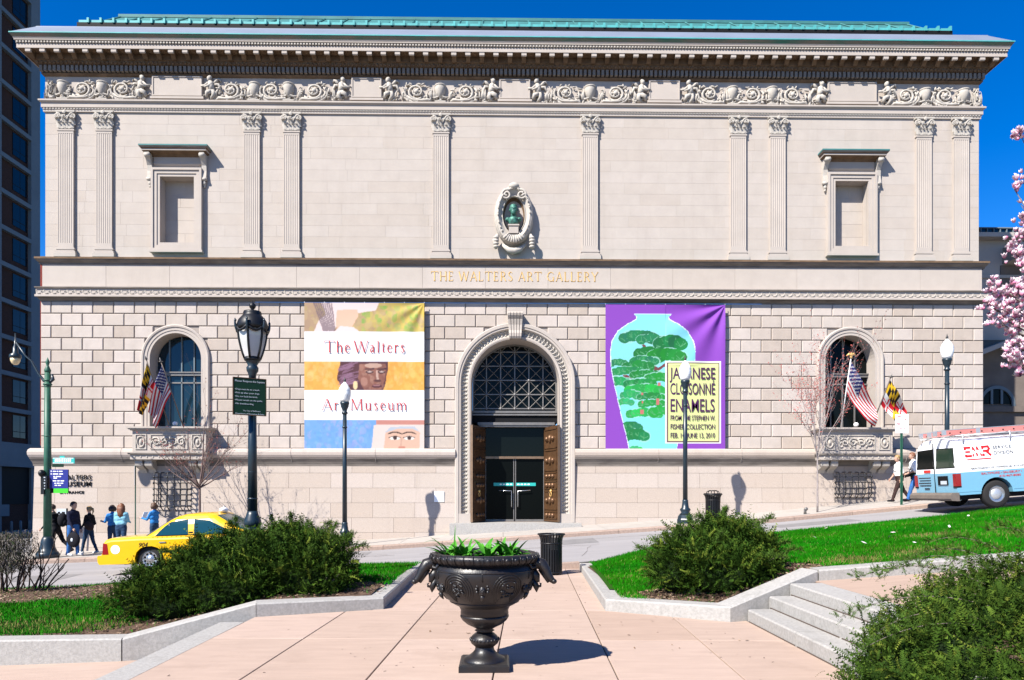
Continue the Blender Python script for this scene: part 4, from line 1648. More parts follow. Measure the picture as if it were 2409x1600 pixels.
kb = struct(q.build('far_kerb'))
xe = fr(-30, 30, 1.9)
for i in range(len(xe) - 1):
    q = MB().use(M['kerb'])
    a, b_ = xe[i] + .006, xe[i + 1] - .006
    for_ = [(YK - .25, -.3), (YK + .055, -.3), (YK + .055, 0.002), (YK - .20, 0.002), (YK - .25, -.03)]
    vs = [(x, y, T(x) + dz) for x in (a, b_) for y, dz in for_]
    q.add(vs, [(0, 1, 2, 3, 4)[::-1], (5, 6, 7, 8, 9)] + [(k, (k + 1) % 5, 5 + (k + 1) % 5, 5 + k) for k in range(5)])
    q.build('kerb_stone', kb)
q = MB().use(M['kerb'])
for xa_, xb_ in ((-1.75, -.6), (-.594, .6), (.606, 1.76)):
    z0_, z1_ = max(.004, road_z(xa_, 16.2)), max(.004, road_z(xb_, 16.2))
    q = MB().use(M['kerb'])
    q.add([(xa_, 16.02, -.3), (xb_, 16.02, -.3), (xb_, 16.32, -.3), (xa_, 16.32, -.3), (xa_, 16.02, z0_ + .012), (xb_, 16.02, z1_ + .012), (xb_, 16.32, z1_ + .012), (xa_, 16.32, z0_ + .012)],
          [(4, 5, 6, 7), (0, 1, 5, 4), (1, 2, 6, 5), (2, 3, 7, 6), (3, 0, 4, 7)])
    struct(q.build('near_kerb'))
# utility covers and crack seals on the road and walk
q = MB().use(M['joint'])
for (x, y, r_) in ((-2.2, 24.3, .16), (-7.5, 24.9, .14)):
    q.lathe([(r_, 0), (r_, .006)], 14, (x, y, walk_z(x, y) + .001))
q.build('utility_cover', walk)

def patch(name, poly, m, dz):
    q_ = MB().use(m)
    q_.add([(x, y, road_z(x, y) + dz) for x, y in poly], [list(range(len(poly)))])
    return q_.build(name, road_o)


M['asphalt_new'] = mat('asphalt_patch', (.215, .205, .205), .92, spec=.1, var=.1, scale=3, bump=.25, bscale=90)
road_o = bpy.data.objects['road']
for (xa_, xb_, ya_, yb_) in ((-13.6, -11.2, 18.2, 19.4), (1.2, 3.1, 20.4, 21.9), (4.4, 5.4, 17.2, 18.1), (8.2, 10.9, 20.9, 21.8), (-6.4, -4.0, 21.2, 22.2)):
    for k in range(int((xb_ - xa_) / .4)):
        patch('asphalt_patch', [(xa_ + .4 * k, ya_), (xa_ + .4 * k + .4, ya_), (xa_ + .4 * k + .4, yb_), (xa_ + .4 * k, yb_)], M['asphalt_new'], .004)
rc = random.Random(12)
for k in range(16):
    x, y = rc.uniform(-16, 14), rc.uniform(17, 22)
    q_ = MB().use(M['pjoint'])
    d_ = rc.choice((0, 0, 1.3))
    for j in range(8):
        x2, y2 = x + .32 * math.cos(d_) + rc.uniform(-.06, .06), min(22.7, y + .32 * math.sin(d_) + rc.uniform(-.12, .12))
        w_ = rc.uniform(.010, .022)
        q_.add([(x, y - w_, road_z(x, y) + .005), (x2, y2 - w_, road_z(x2, y2) + .005), (x2, y2 + w_, road_z(x2, y2) + .005), (x, y + w_, road_z(x, y) + .005)], [(0, 1, 2, 3)])
        x, y = x2, y2
    q_.build('crack_seal', road_o)
for (x, y) in ((-.6, 19.2), (6.9, 19.6)):
    q_ = MB().use(M['iron'])
    q_.lathe([(.33, 0), (.33, .012), (.30, .014)], 24, (x, y, road_z(x, y)))
    q_.build('manhole_cover', road_o)

# ---- plaza of pink concrete slabs
pl = struct(sheet('plaza', [-3.4, 3.27], [1.0, 16.35], lambda x, y: -.022, M['pjoint']))
ca, sa = math.cos(R(2.2)), math.sin(R(2.2))


def pg(u, v):
    return (.02 + u * ca + v * sa, v * ca - u * sa)


us = [-3.8 + 1.15 * k for k in range(8)]
vs_ = [10.35 + 2.05 * k for k in range(-4, 4)]
for u0, u1 in zip(us, us[1:]):
    for v0, v1 in zip(vs_, vs_[1:]):
        c4 = [pg(u0 + .007, v0 + .006), pg(u1 - .007, v0 + .006), pg(u1 - .007, v1 - .006), pg(u0 + .007, v1 - .006)]
        c4 = [(min(3.26, max(-3.39, x)), min(16.3, max(1.0, y))) for x, y in c4]
        xm, ym = sum(p[0] for p in c4) / 4, sum(p[1] for p in c4) / 4
        if abs(c4[0][0] - c4[1][0]) < .1 or abs(c4[0][1] - c4[3][1]) < .1 or (ym > 10.7 and abs(xm) > 2.4):
            continue
        q = MB().use(M['plaza'])
        ins_ = [(x + (xm - x) * .008, y + (ym - y) * .008) for x, y in c4]
        q.add([(x, y, -.02) for x, y in c4] + [(x, y, -.004) for x, y in c4] + [(x, y, 0) for x, y in ins_],
              [(8, 9, 10, 11)] + [(k, (k + 1) % 4, 4 + (k + 1) % 4, 4 + k) for k in range(4)] + [(4 + k, 4 + (k + 1) % 4, 8 + (k + 1) % 4, 8 + k) for k in range(4)])
        q.build('paving_slab', pl)
# behind the camera the plaza just goes on
struct(sheet('terrace', [-3.4, 3.27], [-14, 1.0], lambda x, y: -.004, M['plaza']))

# ---- kerb runs round the beds
def kerb_run(name, pts, side, width=.31, stone=1.8):
    """pts: (x, y, ztop, zbase) along the face; side=+1 puts the thickness to the left of travel"""
    root = None
    for (p, r_) in zip(pts, pts[1:]):
        d = Vector((r_[0] - p[0], r_[1] - p[1]))
        L_ = d.length
        d.normalize()
        n_ = Vector((-d.y, d.x)) * side
        ns_ = max(1, round(L_ / stone))
        for k in range(ns_):
            t0, t1 = k / ns_ + .002, (k + 1) / ns_ - .002
            q = MB().use(M['kgranite'])
            a = Vector((lerp(p[0], r_[0], t0), lerp(p[1], r_[1], t0)))
            b_ = Vector((lerp(p[0], r_[0], t1), lerp(p[1], r_[1], t1)))
            za, zb = lerp(p[2], r_[2], t0), lerp(p[2], r_[2], t1)
            ba, bb = lerp(p[3], r_[3], t0), lerp(p[3], r_[3], t1)
            e = .02
            vs = []
            for (c, zt, z0) in ((a, za, ba), (b_, zb, bb)):
                i_ = c + n_ * width
                f_ = c + n_ * e
                vs += [(c.x, c.y, z0), (c.x, c.y, zt - e), (f_.x, f_.y, zt), (i_.x, i_.y, zt), (i_.x, i_.y, z0)]
            q.add(vs, [(4, 3, 2, 1, 0), (5, 6, 7, 8, 9)] + [(j, (j + 1) % 5, 5 + (j + 1) % 5, 5 + j) for j in range(5)])
            if root is None:
                root = struct(q.build(name))
            else:
                q.build('kerb_stone', root)
    return root


kerb_run('planting_kerb', [(-1.73, 15.9, .15, -.05), (-1.72, 10.5, .17, -.05), (-3.36, 9.86, .19, -.05), (-4.95, 9.42, -.20, -.7), (-12.5, 9.32, -.27, -.8)], -1)
kerb_run('planting_kerb', [(1.74, 15.9, .15, -.05), (1.50, 10.3, .17, -.05), (3.02, 9.38, .20, -.05), (4.40, 9.88, .63, -.05), (14, 9.98, 1.34, .1)], 1)

# ---- steps up to the right path and down to the left path
st = struct(MB().use(M['joint']).build('right_steps') if False else sheet('right_steps', [3.27, 4.3], [6.0, 9.3], lambda x, y: -.03, M['joint']))
for k in range(3):
    x0 = 3.27 + .33 * k
    yb_ = 9.44 + .12 * k
    for (y0, y1) in ((5.2, 7.9 - .35 * k), (7.91 - .35 * k, yb_)):
        q = MB().use(M['kgranite'])
        z1 = .157 * (k + 1)
        pr = [(x0, -.1), (x0, z1 - .018), (x0 + .015, z1), (x0 + .43, z1 + .004), (x0 + .43, -.1)]
        q.prism([(x, z) for x, z in pr], 'y', y0, y1)
        q.build('step_block', st)
        q = MB().use(M['pjoint'])
        q.box(x0 - .014, x0 - .001, y0, y1 - .06, z1 - .158 if k else -.02, z1 - .143 if k else .010)
        q.build('step_joint', st)
st2 = struct(sheet('left_steps', [-4.4, -3.4], [5.0, 9.3], lambda x, y: -.62, M['joint']))
for k in range(3):
    x0 = -3.4 - .33 * k
    q = MB().use(M['kgranite'])
    z1 = -.157 * k - .004
    q.prism([(x0, -.7), (x0, z1), (x0 - .31, z1), (x0 - .33, z1 - .018), (x0 - .33, -.7)], 'y', 4.5, 9.5)
    q.build('step_block', st2)
up = struct(sheet('right_path', fr(4.32, 16, 1), [4.5, 9.95], lambda x, y: .455 + .065 * (x - 4.3), M['pjoint']))
xe = fr(4.36, 16, 1.9)
for a, b_ in zip(xe, xe[1:]):
    q = MB().use(M['plaza'])
    c4 = [(a + .005, 4.5), (b_ - .005, 4.5), (b_ - .005, 10.0), (a + .005, 10.0)]
    q.add([(x, y, .44 + .065 * (x - 4.3)) for x, y in c4] + [(x, y, .472 + .065 * (x - 4.3)) for x, y in c4],
          [(4, 5, 6, 7), (0, 1, 5, 4), (1, 2, 6, 5), (2, 3, 7, 6), (3, 0, 4, 7)])
    q.build('paving_slab', up)
struct(sheet('left_path', fr(-16, -4.38, 1), [4.0, 9.45], lambda x, y: -.48 + .03 * (x + 4.4), M['plaza']))

# ---- planting beds
def front_left(x):
    return interp([(-12.5, 9.55), (-4.95, 9.68), (-3.36, 10.12), (-1.9, 10.8)], x)


def bedL(x, y):
    f = interp([(-14, -.34), (-4.95, -.25), (-3.4, .13), (-1.7, .13)], x)
    k = interp([(-20, -.85), (-15.3, -.62), (-9, -.36), (-3, .10), (-1.7, .12)], x)
    t = max(0, min(1, (y - 9.6) / 6.6))
    return lerp(f, k, t) + .10 * math.sin(math.pi * t)


def bedR(x, y):
    f = interp([(1.5, .13), (3.0, .15), (4.4, .58), (14, 1.30)], x)
    k = interp([(1.5, .10), (2.1, .12), (3.4, .46), (6.5, .82), (9.4, 1.10), (11.9, 1.38), (16, 1.75)], x)
    t = max(0, min(1, (y - 9.7) / 6.5))
    return lerp(f, k, t) + .07 * math.sin(math.pi * t)


def frontR(x):
    return interp([(1.5, 10.5), (3.0, 9.62), (4.4, 10.08), (14, 10.18)], x)


def bed(name, xs, yfront, yback, zf, m):
    q = MB().use(m, True)
    n = len(xs)
    nr = 22
    vs = []
    for j in range(nr + 1):
        for x in xs:
            y = lerp(yfront(x), yback, j / nr)
            vs.append((x, y, zf(x, y)))
    for x in xs:
        vs.append((x, yback + .05, zf(x, yback) - .6))
    q.add(vs, [(j * n + i, j * n + i + 1, (j + 1) * n + i + 1, (j + 1) * n + i) for j in range(nr + 1) for i in range(n - 1)])
    return struct(q.build(name))


bed('left_planting_bed', fr(-20, -4.95, .5) + fr(-4.6, -1.95, .25), lambda x: front_left(x) - .06, 16.2, bedL, M['soil'])
bed('right_planting_bed', fr(1.80, 3.6, .06) + fr(3.8, 16, .3), lambda x: frontR(x) - .06, 16.2, bedR, M['soil'])
struct(sheet('near_planting_bed', fr(3.7, 12, .5), fr(2, 6.6, .5), lambda x, y: .50 + .05 * (x - 3.7), M['soil']))


def grass_mask_left(x, y):
    if y < front_left(x) + .03 or y > 16.15:
        return 0
    w = .12 * math.sin(3.1 * x) + .1 * math.sin(7 * x + 2 * y)
    if y > 15.75 + w:
        return .75
    if x > -3.25 + .3 * w and y > 11.75 + w * 2 + (-1.9 - x) * .5:
        return 1
    if x < -5.2 + w - .9 * max(0, 10.6 - y) and y < 12.55 + w:
        return 1 if y > 9.95 + w else .35
    return .02


def grass_mask_right(x, y):
    if y < frontR(x) + .03 or y > 16.2 or x < 1.74 + (y - 10.3) * .043:
        return 0
    w = .14 * math.sin(2.7 * x + 1) + .1 * math.sin(6 * x + 3 * y)
    d = math.hypot((x - 3.35) / 1.25, (y - 10.35) / .95)
    if d < 1 + w:
        return .03
    return 1


def grass(name, x0, x1, y0, y1, mask, zf, n, label):
    P = rng.uniform([x0, y0], [x1, y1], (n, 2))
    keep = np.array([rng.random() < mask(x, y) for x, y in P])
    P = P[keep]
    Z = np.array([zf(x, y) for x, y in P])
    n = len(P)
    a = rng.uniform(0, 2 * np.pi, n)
    h = rng.uniform(.028, .075, n)
    w = rng.uniform(.004, .009, n)
    lean = rng.uniform(.005, .045, n)
    la = rng.uniform(0, 2 * np.pi, n)
    base = np.stack([P[:, 0], P[:, 1], Z - .004], 1)
    side = np.stack([np.cos(a) * w, np.sin(a) * w, np.zeros(n)], 1)
    tip = base + np.stack([np.cos(la) * lean, np.sin(la) * lean, h], 1)
    V = np.stack([base - side, base + side, tip], 1).reshape(-1, 3)
    Fc = np.arange(3 * n).reshape(-1, 3)
    patch = .5 + .5 * np.sin(P[:, 0] * 1.7 + 1.3 * np.sin(P[:, 1] * 1.1)) * np.sin(P[:, 1] * 2.3 + P[:, 0] * .6)
    spots = [(9.6, 11.9, 1.0, .35), (6.4, 10.9, .6, .25), (7.6, 12.6, .5, .2), (5.2, 10.7, .5, .3), (11.5, 13.4, .8, .3), (2.4, 10.6, .4, .2), (-7.2, 10.4, 1.3, .35), (-9.5, 11.2, .9, .3), (-6.0, 10.3, .8, .3), (4.6, 14.2, .7, .3)]
    ds = np.full(n, 9.)
    for sx_, sy_, ra_, rb_ in spots:
        ds = np.minimum(ds, np.hypot((P[:, 0] - sx_) / ra_, (P[:, 1] - sy_) / rb_))
    dry = (rng.random(n) < .75 * np.exp(-ds * ds * 1.2)) | (rng.random(n) < .025 + .08 * (patch > .88))
    patch2 = .5 + .5 * np.sin(P[:, 0] * 4.1 + 2 * np.sin(P[:, 1] * 3.3)) * np.sin(P[:, 1] * 5.2 + P[:, 0] * 2.1)
    g = rng.uniform(.7, 1.25, n) * (.72 + .5 * patch2)
    c = np.stack([.007 * g + .014 * patch, .160 * g + .015 * patch, .002 * g], 1)
    c[dry] = np.array([.24, .20, .07]) * g[dry, None]
    tint = np.repeat(c, 3, 0)
    me = np_mesh(name, V, Fc, [M['leaf']], tint=tint)
    o = link(name, me)
    struct(o, 'stuff')
    o['label'] = label
    o['category'] = 'grass'
    return o


struct(sheet('left_lawn', fr(-12.5, -5.9, .3), fr(9.98, 12.45, .3), lambda x, y: bedL(x, y) + .006, M['lawn']))
q_ = MB().use(M['lawn'], True)
ys_, nx_ = fr(10.75, 16.15, .27), 46
vs__ = []
for y in ys_:
    xl_ = 1.66 + (y - 10.3) * .043 + max(0, 11.2 - y) * 3.0
    for i in range(nx_ + 1):
        x = lerp(xl_, 16, (i / nx_) ** 1.3)
        vs__.append((x, y, bedR(x, y) + .006))
q_.add(vs__, [(j * (nx_ + 1) + i, j * (nx_ + 1) + i + 1, (j + 1) * (nx_ + 1) + i + 1, (j + 1) * (nx_ + 1) + i) for j in range(len(ys_) - 1) for i in range(nx_)])
struct(q_.build('right_lawn'))
q_ = sheet('right_lawn_strip', fr(4.75, 16, .3), fr(10.25, 10.75, .25), lambda x, y: bedR(x, y) + .006, M['lawn'])
struct(q_)
grass('grass', -13, -1.8, 9.6, 16.2, grass_mask_left, bedL, 120000, 'bright green grass patches in the left bed')
grass('grass', 1.6, 15, 9.6, 16.2, grass_mask_right, bedR, 250000, 'bright green lawn grass on the slope at the right')

# dry leaf litter and chips on the bare soil, fallen petals on the lawn
def chips(name, n, region, zf, s0, s1, cols, label, cat):
    P = []
    while len(P) < n:
        p = region()
        if p is not None:
            P.append((p[0], p[1], zf(*p) + .008))
    P = np.array(P)
    k = len(P)
    a = rng.uniform(0, 6.283, k)
    s = rng.uniform(s0, s1, k)
    t = rng.uniform(-.5, .5, (k, 2))
    e1 = np.stack([np.cos(a), np.sin(a), t[:, 0]], 1) * s[:, None]
    e2 = np.stack([-np.sin(a), np.cos(a), t[:, 1]], 1) * s[:, None] * .5
    V = np.stack([P - e1, P - e2, P + e1, P + e2], 1).reshape(-1, 3)
    V[:, 2] += .006
    tint = np.repeat(np.array(cols)[rng.integers(0, len(cols), k)] * rng.uniform(.7, 1.2, (k, 1)), 4, 0)
    o = link(name, np_mesh(name, V, np.arange(4 * k).reshape(-1, 4), [M['leaf']], tint=tint))
    struct(o, 'stuff')
    o['label'] = label
    o['category'] = cat


def reg_left():
    x, y = rng.uniform(-12.5, -1.8), rng.uniform(9.6, 16.1)
    return (x, y) if y > front_left(x) + .05 and grass_mask_left(x, y) < .3 else None


def reg_right():
    x, y = rng.uniform(1.9, 5), rng.uniform(9.6, 11.6)
    return (x, y) if y > frontR(x) + .05 and grass_mask_right(x, y) < .3 else None


def reg_pet():
    x, y = rng.uniform(4, 14), rng.uniform(10.2, 16.1)
    return (x, y) if y > frontR(x) + .1 else None


LIT = [(.25, .17, .11), (.16, .10, .065), (.34, .25, .18), (.09, .06, .045)]
chips('leaf_litter', 7000, reg_left, bedL, .012, .04, LIT, 'brown leaf litter and bark mulch in the left bed', 'mulch')
chips('leaf_litter', 1800, reg_right, bedR, .012, .04, LIT, 'brown leaf litter below the right yew bush', 'mulch')
chips('fallen_petals', 34, reg_pet, lambda x, y: bedR(x, y) + .05, .03, .06, [(.8, .72, .74), (.75, .6, .64)], 'pale fallen magnolia petals scattered on the right lawn', 'petals')
chips('gum_spots', 150, lambda: (rng.uniform(-3.2, 3.1), rng.uniform(5.5, 15.8)), lambda x, y: -.0125 if abs(x) < 1.6 or y < 9.3 else -.5, .010, .026, [(.16, .12, .10), (.24, .18, .15)], 'flat dark gum spots on the pink plaza paving', 'stain')
chips('plaza_debris', 46, lambda: (rng.uniform(-1.5, 2.9), rng.uniform(7, 10)) if True else None, lambda x, y: -.004, .008, .028, [(.2, .13, .08), (.3, .22, .16)], 'small dry leaves lying on the pink plaza paving', 'leaves')

# ================================================================== STREET FURNITURE
def lathe_part(name, prof, m, parent, seg=20, c=(0, 0, 0), smooth=True):
    q = MB().use(m, smooth)
    q.lathe(prof, seg, c)
    return q.build(name, parent)


# ---- acorn street lamps along the far kerb
def acorn_lamp(label, x, y):
    t = thing('street_lamp', label, 'street lamp', (x, y, walk_z(x, y)), 0, 'acorn street lamps on the far sidewalk')
    q = MB().use(M['lampblue'], False)
    q.lathe([(.27, 0), (.27, .12), (.25, .16), (.235, .24), (.20, .28)], 8)
    q.use(M['lampblue'], True)
    q.lathe([(.20, .28), (.13, .36), (.17, .43), (.175, .46), (.12, .52), (.095, .70), (.10, .74), (.082, .78)], 16)
    q.build('base', t)
    q = MB().use(M['lampblue'], True)
    q.lathe([(.080, .78), (.066, 4.30)], 14)
    q.lathe([(.085, 3.86), (.085, 3.90)], 14)
    q.lathe([(.066, 4.30), (.10, 4.33), (.10, 4.36), (.07, 4.40), (.085, 4.46), (.13, 4.56), (.135, 4.62), (.15, 4.64), (.15, 4.70)], 16)
    q.build('pole', t)
    lathe_part('globe', [(.13, 4.70), (.17, 4.78), (.20, 4.92), (.205, 5.02), (.195, 5.06), (.20, 5.08), (.17, 5.16), (.10, 5.28), (.05, 5.33), (.035, 5.36)], M['globe'], t, 18)
    lathe_part('finial', [(.04, 5.35), (.03, 5.38), (.045, 5.42), (.02, 5.46), (.012, 5.50), (0.001, 5.54)], M['iron'], t, 8)
    return t


lampA = acorn_lamp('acorn lamp in front of the white banner between lantern post and portal', pX(811, 23.5), 23.5)
dup_tree(lampA, (pX(1612, 23.5), 23.5, walk_z(pX(1612, 23.5), 23.5)), label='acorn lamp in front of the purple banner')
dup_tree(lampA, (pX(2228, 23.5), 23.5, walk_z(pX(2228, 23.5), 23.5)), label='acorn lamp rising behind the service van')

# ---- big lantern post in the left bed
LX, LY = pX(594, 12.4), 12.4
LZ = bedL(LX, LY)
lant = thing('lantern_post', 'tall blue-black lantern post with glass panels rising from the left yew bush', 'street lamp', (LX, LY, LZ))
q = MB().use(M['lampblue'], False)
q.lathe([(.26, 0), (.26, .5), (.22, .56), (.20, .62), (.185, .95), (.20, .98), (.20, 1.02), (.15, 1.12)], 8)
q.use(M['lampblue'], True)
q.lathe([(.15, 1.12), (.175, 1.17), (.165, 1.24), (.12, 1.34), (.105, 1.40)], 14)
for k in range(8):
    a = k * math.pi / 4 + .39
    q.box(-.055, .055, -.012, .012, .60, .93, Matrix.Translation((.18 * math.cos(a), .18 * math.sin(a), 0)) @ Matrix.Rotation(a + math.pi / 2, 4, 'Z'))
q.build('base', lant)
q = MB().use(M['lampblue'], True)
q.lathe([(.098, 1.40), (.072, 3.62)], 12, wob=lambda a, z: 1 + .06 * (1 if math.cos(12 * a) > 0 else -1) * .5)
for (z, r_) in ((1.62, .11), (2.1, .098), (3.62, .09), (3.66, .115), (3.70, .085)):
    q.lathe([(r_ * .8, z - .02), (r_, z), (r_ * .8, z + .03)], 14)
q.lathe([(.07, 3.70), (.075, 3.86), (.115, 3.92), (.12, 3.98), (.09, 4.02), (.13, 4.08), (.155, 4.12)], 16)
q.build('pole', lant)
lant.scale = (.84, .84, .958)
HZ0, HZ1 = 4.14, 4.70
NS = 6


def lant_pt(k, t, r0=.155, r1=.285):
    a = 2 * math.pi * (k + .5) / NS
    r_ = lerp(r0, r1, math.sin(t * math.pi / 2) ** .9)
    return Vector((r_ * math.cos(a), r_ * math.sin(a), lerp(HZ0, HZ1, t)))


q = MB().use(M['black'], True)
q.lathe([(.155, 4.10), (.17, 4.13), (.15, 4.17)], 16)
for k in range(NS):
    q.tube([lant_pt(k, t / 6) for t in range(7)], .025, 6)
q.build('lantern_frame', lant)
for k in range(NS):
    q = MB().use(M['lantern_glass'], True)
    n_ = 6
    vs = []
    for i in range(n_ + 1):
        A, B = lant_pt(k, i / n_) * .985, lant_pt(k + 1, i / n_) * .985
        A.z = B.z = lerp(HZ0, HZ1, i / n_)
        vs += [A, B]
    q.add(vs, [(2 * i, 2 * i + 1, 2 * i + 3, 2 * i + 2) for i in range(n_)])
    q.build('glass_panel', lant)
q = MB().use(M['black'], True)
q.lathe([(.29, 4.66), (.305, 4.70), (.31, 4.74), (.275, 4.83), (.21, 4.90), (.175, 4.93), (.185, 4.96), (.17, 4.99), (.10, 5.0)], 16)
for k in range(NS):
    a0, a1 = 2 * math.pi * (k + .5) / NS, 2 * math.pi * (k + 1.5) / NS
    q.tube([(.30 * math.cos(lerp(a0, a1, i / 8)), .30 * math.sin(lerp(a0, a1, i / 8)), 4.70 - .085 * math.sin(math.pi * i / 8)) for i in range(9)], .026, 5)
q.build('lantern_cap', lant)
for k in range(NS):
    q = MB().use(M['lampblue'], True)
    a = 2 * math.pi * (k + .5) / NS
    q.tube([((.29 + .035 * math.sin(t * 2.2) + .02 * t) * math.cos(a), (.29 + .035 * math.sin(t * 2.2) + .02 * t) * math.sin(a), 4.58 + .26 * t) for t in np.linspace(0, 1, 7)], [.012, .02, .026, .026, .022, .018, .010], 5)
    q.ball((.335 * math.cos(a), .335 * math.sin(a), 4.80), .028, 6, 4)
    q.build('scroll_ornament', lant)
lathe_part('finial', [(.04, 5.0), (.03, 5.03), (.06, 5.06), (.075, 5.10), (.05, 5.13), (.015, 5.16), (.001, 5.19)], M['black'], lant, 10)

# ---- park rules sign strapped to the lantern post
sg = thing('park_sign', 'dark green park rules sign with white lettering on the lantern post', 'sign', (LX, LY - .14, 0), R(30))
sz0, sz1 = pZ(594, 978, LY), pZ(594, 894, LY)
sg.scale = (.80, 1, 1)
q = MB().use(M['signdark'])
q.box(-.33, .33, -.012, .012, sz0, sz1)
q.build('board', sg)
q = MB().use(M['bronze'])
for (a0, a1, b0, b1) in ((-.34, .34, sz0 - .012, sz0), (-.34, .34, sz1, sz1 + .012), (-.342, -.33, sz0, sz1), (.33, .342, sz0, sz1)):
    q.box(a0, a1, -.018, .016, b0, b1)
q.build('frame', sg)
q = MB().use(M['lampblue'])
for z in (sz0 + .12, sz1 - .12):
    q.box(-.11, .11, .012, .05, z - .015, z + .015)
q.build('strap', sg)
lines = [('Please Respect the Square', .045, .60, 0), ('•Dogs must be on a leash.', .036, .50, 1.9), ('•Pick up after your dogs.', .036, .50, 2.75), ('•Do not feed the birds.', .036, .46, 3.6),
         ('•Please remain on the paths.', .036, .56, 4.45), ('•No skateboarding.', .036, .38, 5.3), ('The City of Baltimore', .03, .36, 6.9), ('Department of Recreation & Parks', .03, .58, 7.6)]
for i, (tx, sz_, wd, row) in enumerate(lines):
    me = text_mesh('lettering', tx, sz_, M['signgrey'], width=wd, align='LEFT', ext=.002)
    x0 = -.30 if i < 6 else (-.14 if i == 6 else -.29)
    link('lettering', me, sg, (x0, -.0145, sz1 - .065 - row * .072))

# ---- green corner pole with a gooseneck lamp
GX, GY = pX(112, 23.4), 23.4
GZ = walk_z(GX, GY)
gp = thing('corner_pole', 'tall green street pole with gooseneck lamp at the left corner', 'street lamp', (GX, GY, GZ))
q = MB().use(M['lampblue'], True)
q.lathe([(.33, 0), (.34, .14), (.30, .2), (.27, .22), (.24, .30), (.22, .34), (.20, .50), (.17, .62), (.13, .7)], 14)
q.build('base', gp)
q = MB().use(M['postgreen'], True)
q.lathe([(.125, .7), (.085, 6.0)], 12)
for (z, r_) in ((2.55, .13), (3.95, .12), (5.55, .11), (5.62, .14), (5.75, .12)):
    q.lathe([(r_ * .75, z - .04), (r_, z), (r_ * .75, z + .04)], 12)
q.lathe([(.085, 6.0), (.10, 6.08), (.05, 6.2), (.035, 6.24), (.06, 6.32), (.06, 6.36), (.02, 6.46), (.001, 6.5)], 10)
q.build('pole', gp)
q = MB().use(M['lampblue'], True)
hx, hz = pX(36, GY) - GX, pZ(36, 803, GY) - GZ
q.tube([(.14, 0, 5.95), (.18, 0, 5.78), (.06, 0, 5.68), (-.12, 0, 5.74), (-.30, 0, 5.98), (-.52, 0, 6.38), (-.72, 0, 6.55), (hx, 0, hz)], [.04, .05, .055, .05, .035, .03, .028, .03], 8)
q.build('arm', gp)
q = MB().use(M['lampblue'], True)
q.lathe([(.018, .26), (.018, .02), (.04, 0), (.035, -.12), (.075, -.20), (.085, -.38), (.17, -.44), (.175, -.53), (.15, -.55)], 14, (hx, 0, hz))
hd = q.build('lamp_head', gp)
lathe_part('globe', [(.145, -.55), (.14, -.63), (.10, -.72), (.05, -.76), (.001, -.77)], M['globe_warm'], gp, 14, (hx, 0, hz))

# signs, pedestrian signal on that pole
s1 = thing('street_name_sign', 'teal street name blade with white border on the green corner pole', 'sign', (GX, GY, 0))
xa, xb = pX(125, GY) - GX, pX(176, GY) - GX
z0, z1 = pZ(150, 1090.5, GY), pZ(150, 1077, GY)
q = MB().use(M['signteal'])
q.box(xa, xb, -.02, .0, z0, z1)
q.box(xa + .22, xa + .38, -.02, .0, z1, z1 + .06)
q.build('blade', s1)
q = MB().use(M['white'])
q.box(xa, xb - .03, -.024, -.019, z1 - .022, z1 - .006)
q.box(xa, xb - .03, -.024, -.019, z0 + .006, z0 + .022)
q.build('border', s1)
q = MB().use(M['white'])
xx = xa + .07
for k, w_ in enumerate((.04, .055, .05, .03, .06, .05, .055, .04, .05)):
    q.box(xx, xx + w_ * .75, -.0245, -.0205, z0 + .05, z0 + .05 + (.10 if k % 3 else .085))
    xx += w_ + .012
q.build('worn_lettering', s1)
s2 = thing('street_name_sign', 'short dark green street blade under the teal one on the corner pole', 'sign', (GX, GY, 0))
q = MB().use(M['signdark'])
q.box(xa - .02, pX(150, GY) - GX, -.02, .0, pZ(150, 1099, GY), pZ(150, 1092, GY))
q.build('blade', s2)
s3 = thing('wayfinding_sign', 'navy wayfinding panel with lime green foot on the corner pole', 'sign', (GX, GY, 0))
xa, xb = pX(124, GY) - GX, pX(166.5, GY) - GX
zt, zm, zb_ = pZ(145, 1105, GY), pZ(145, 1149, GY), pZ(145, 1160, GY)
q = MB().use(M['signblue'])
q.box(xa, xb, -.15, -.12, zm, zt)
q.use(M['dark_trim'])
q.box(xa, xb, -.125, -.10, zb_, zt)
q.build('panel', s3)
q = MB().use(M['signlime'])
q.box(xa + .12, xb, -.152, -.12, zb_, zm - .004)
q.build('foot_panel', s3)
q = MB().use(M['white'])
for (row, ind, words) in ((0, .0, (.10, .05, .12)), (1, .0, (.18, .13)), (1.95, .02, (.05, .18)), (2.55, .02, (.12,)), (3.6, .0, (.12, .08, .12)), (4.5, .05, (.05, .10, .09)), (5.3, .06, (.08, .10))):
    zz = zt - .075 - row * .085
    if row in (0, 1):
        q.box(xa + .035, xa + .06, -.156, -.151, zz - .005, zz + .04)
    xx = xa + .10 + ind
    for w_ in words:
        q.box(xx, xx + w_ * .94, -.1555, -.151, zz, zz + .030)
        xx += w_ + .022
q.build('worn_lettering', s3)
s4 = thing('pedestrian_signal', 'black pedestrian signal housings clamped to the green corner pole', 'traffic signal', (GX, GY, 0))
for (a0, a1, y0, y1, p0, p1) in ((103, 111, -.16, .10, 1108, 1163), (112, 122, -.26, -.06, 1120, 1150)):
    q = MB().use(M['black'])
    q.box(pX(a0, GY) - GX, pX(a1, GY) - GX, y0, y1, pZ(110, p1, GY), pZ(110, p0, GY))
    q.build('housing', s4)
q = MB().use(M['black'], True)
q.ball((pX(106, GY) - GX, -.16, pZ(106, 1114, GY)), (.10, .12, .12), 10, 6)
q.build('visor', s4)
q = MB().use(M['signgrey'])
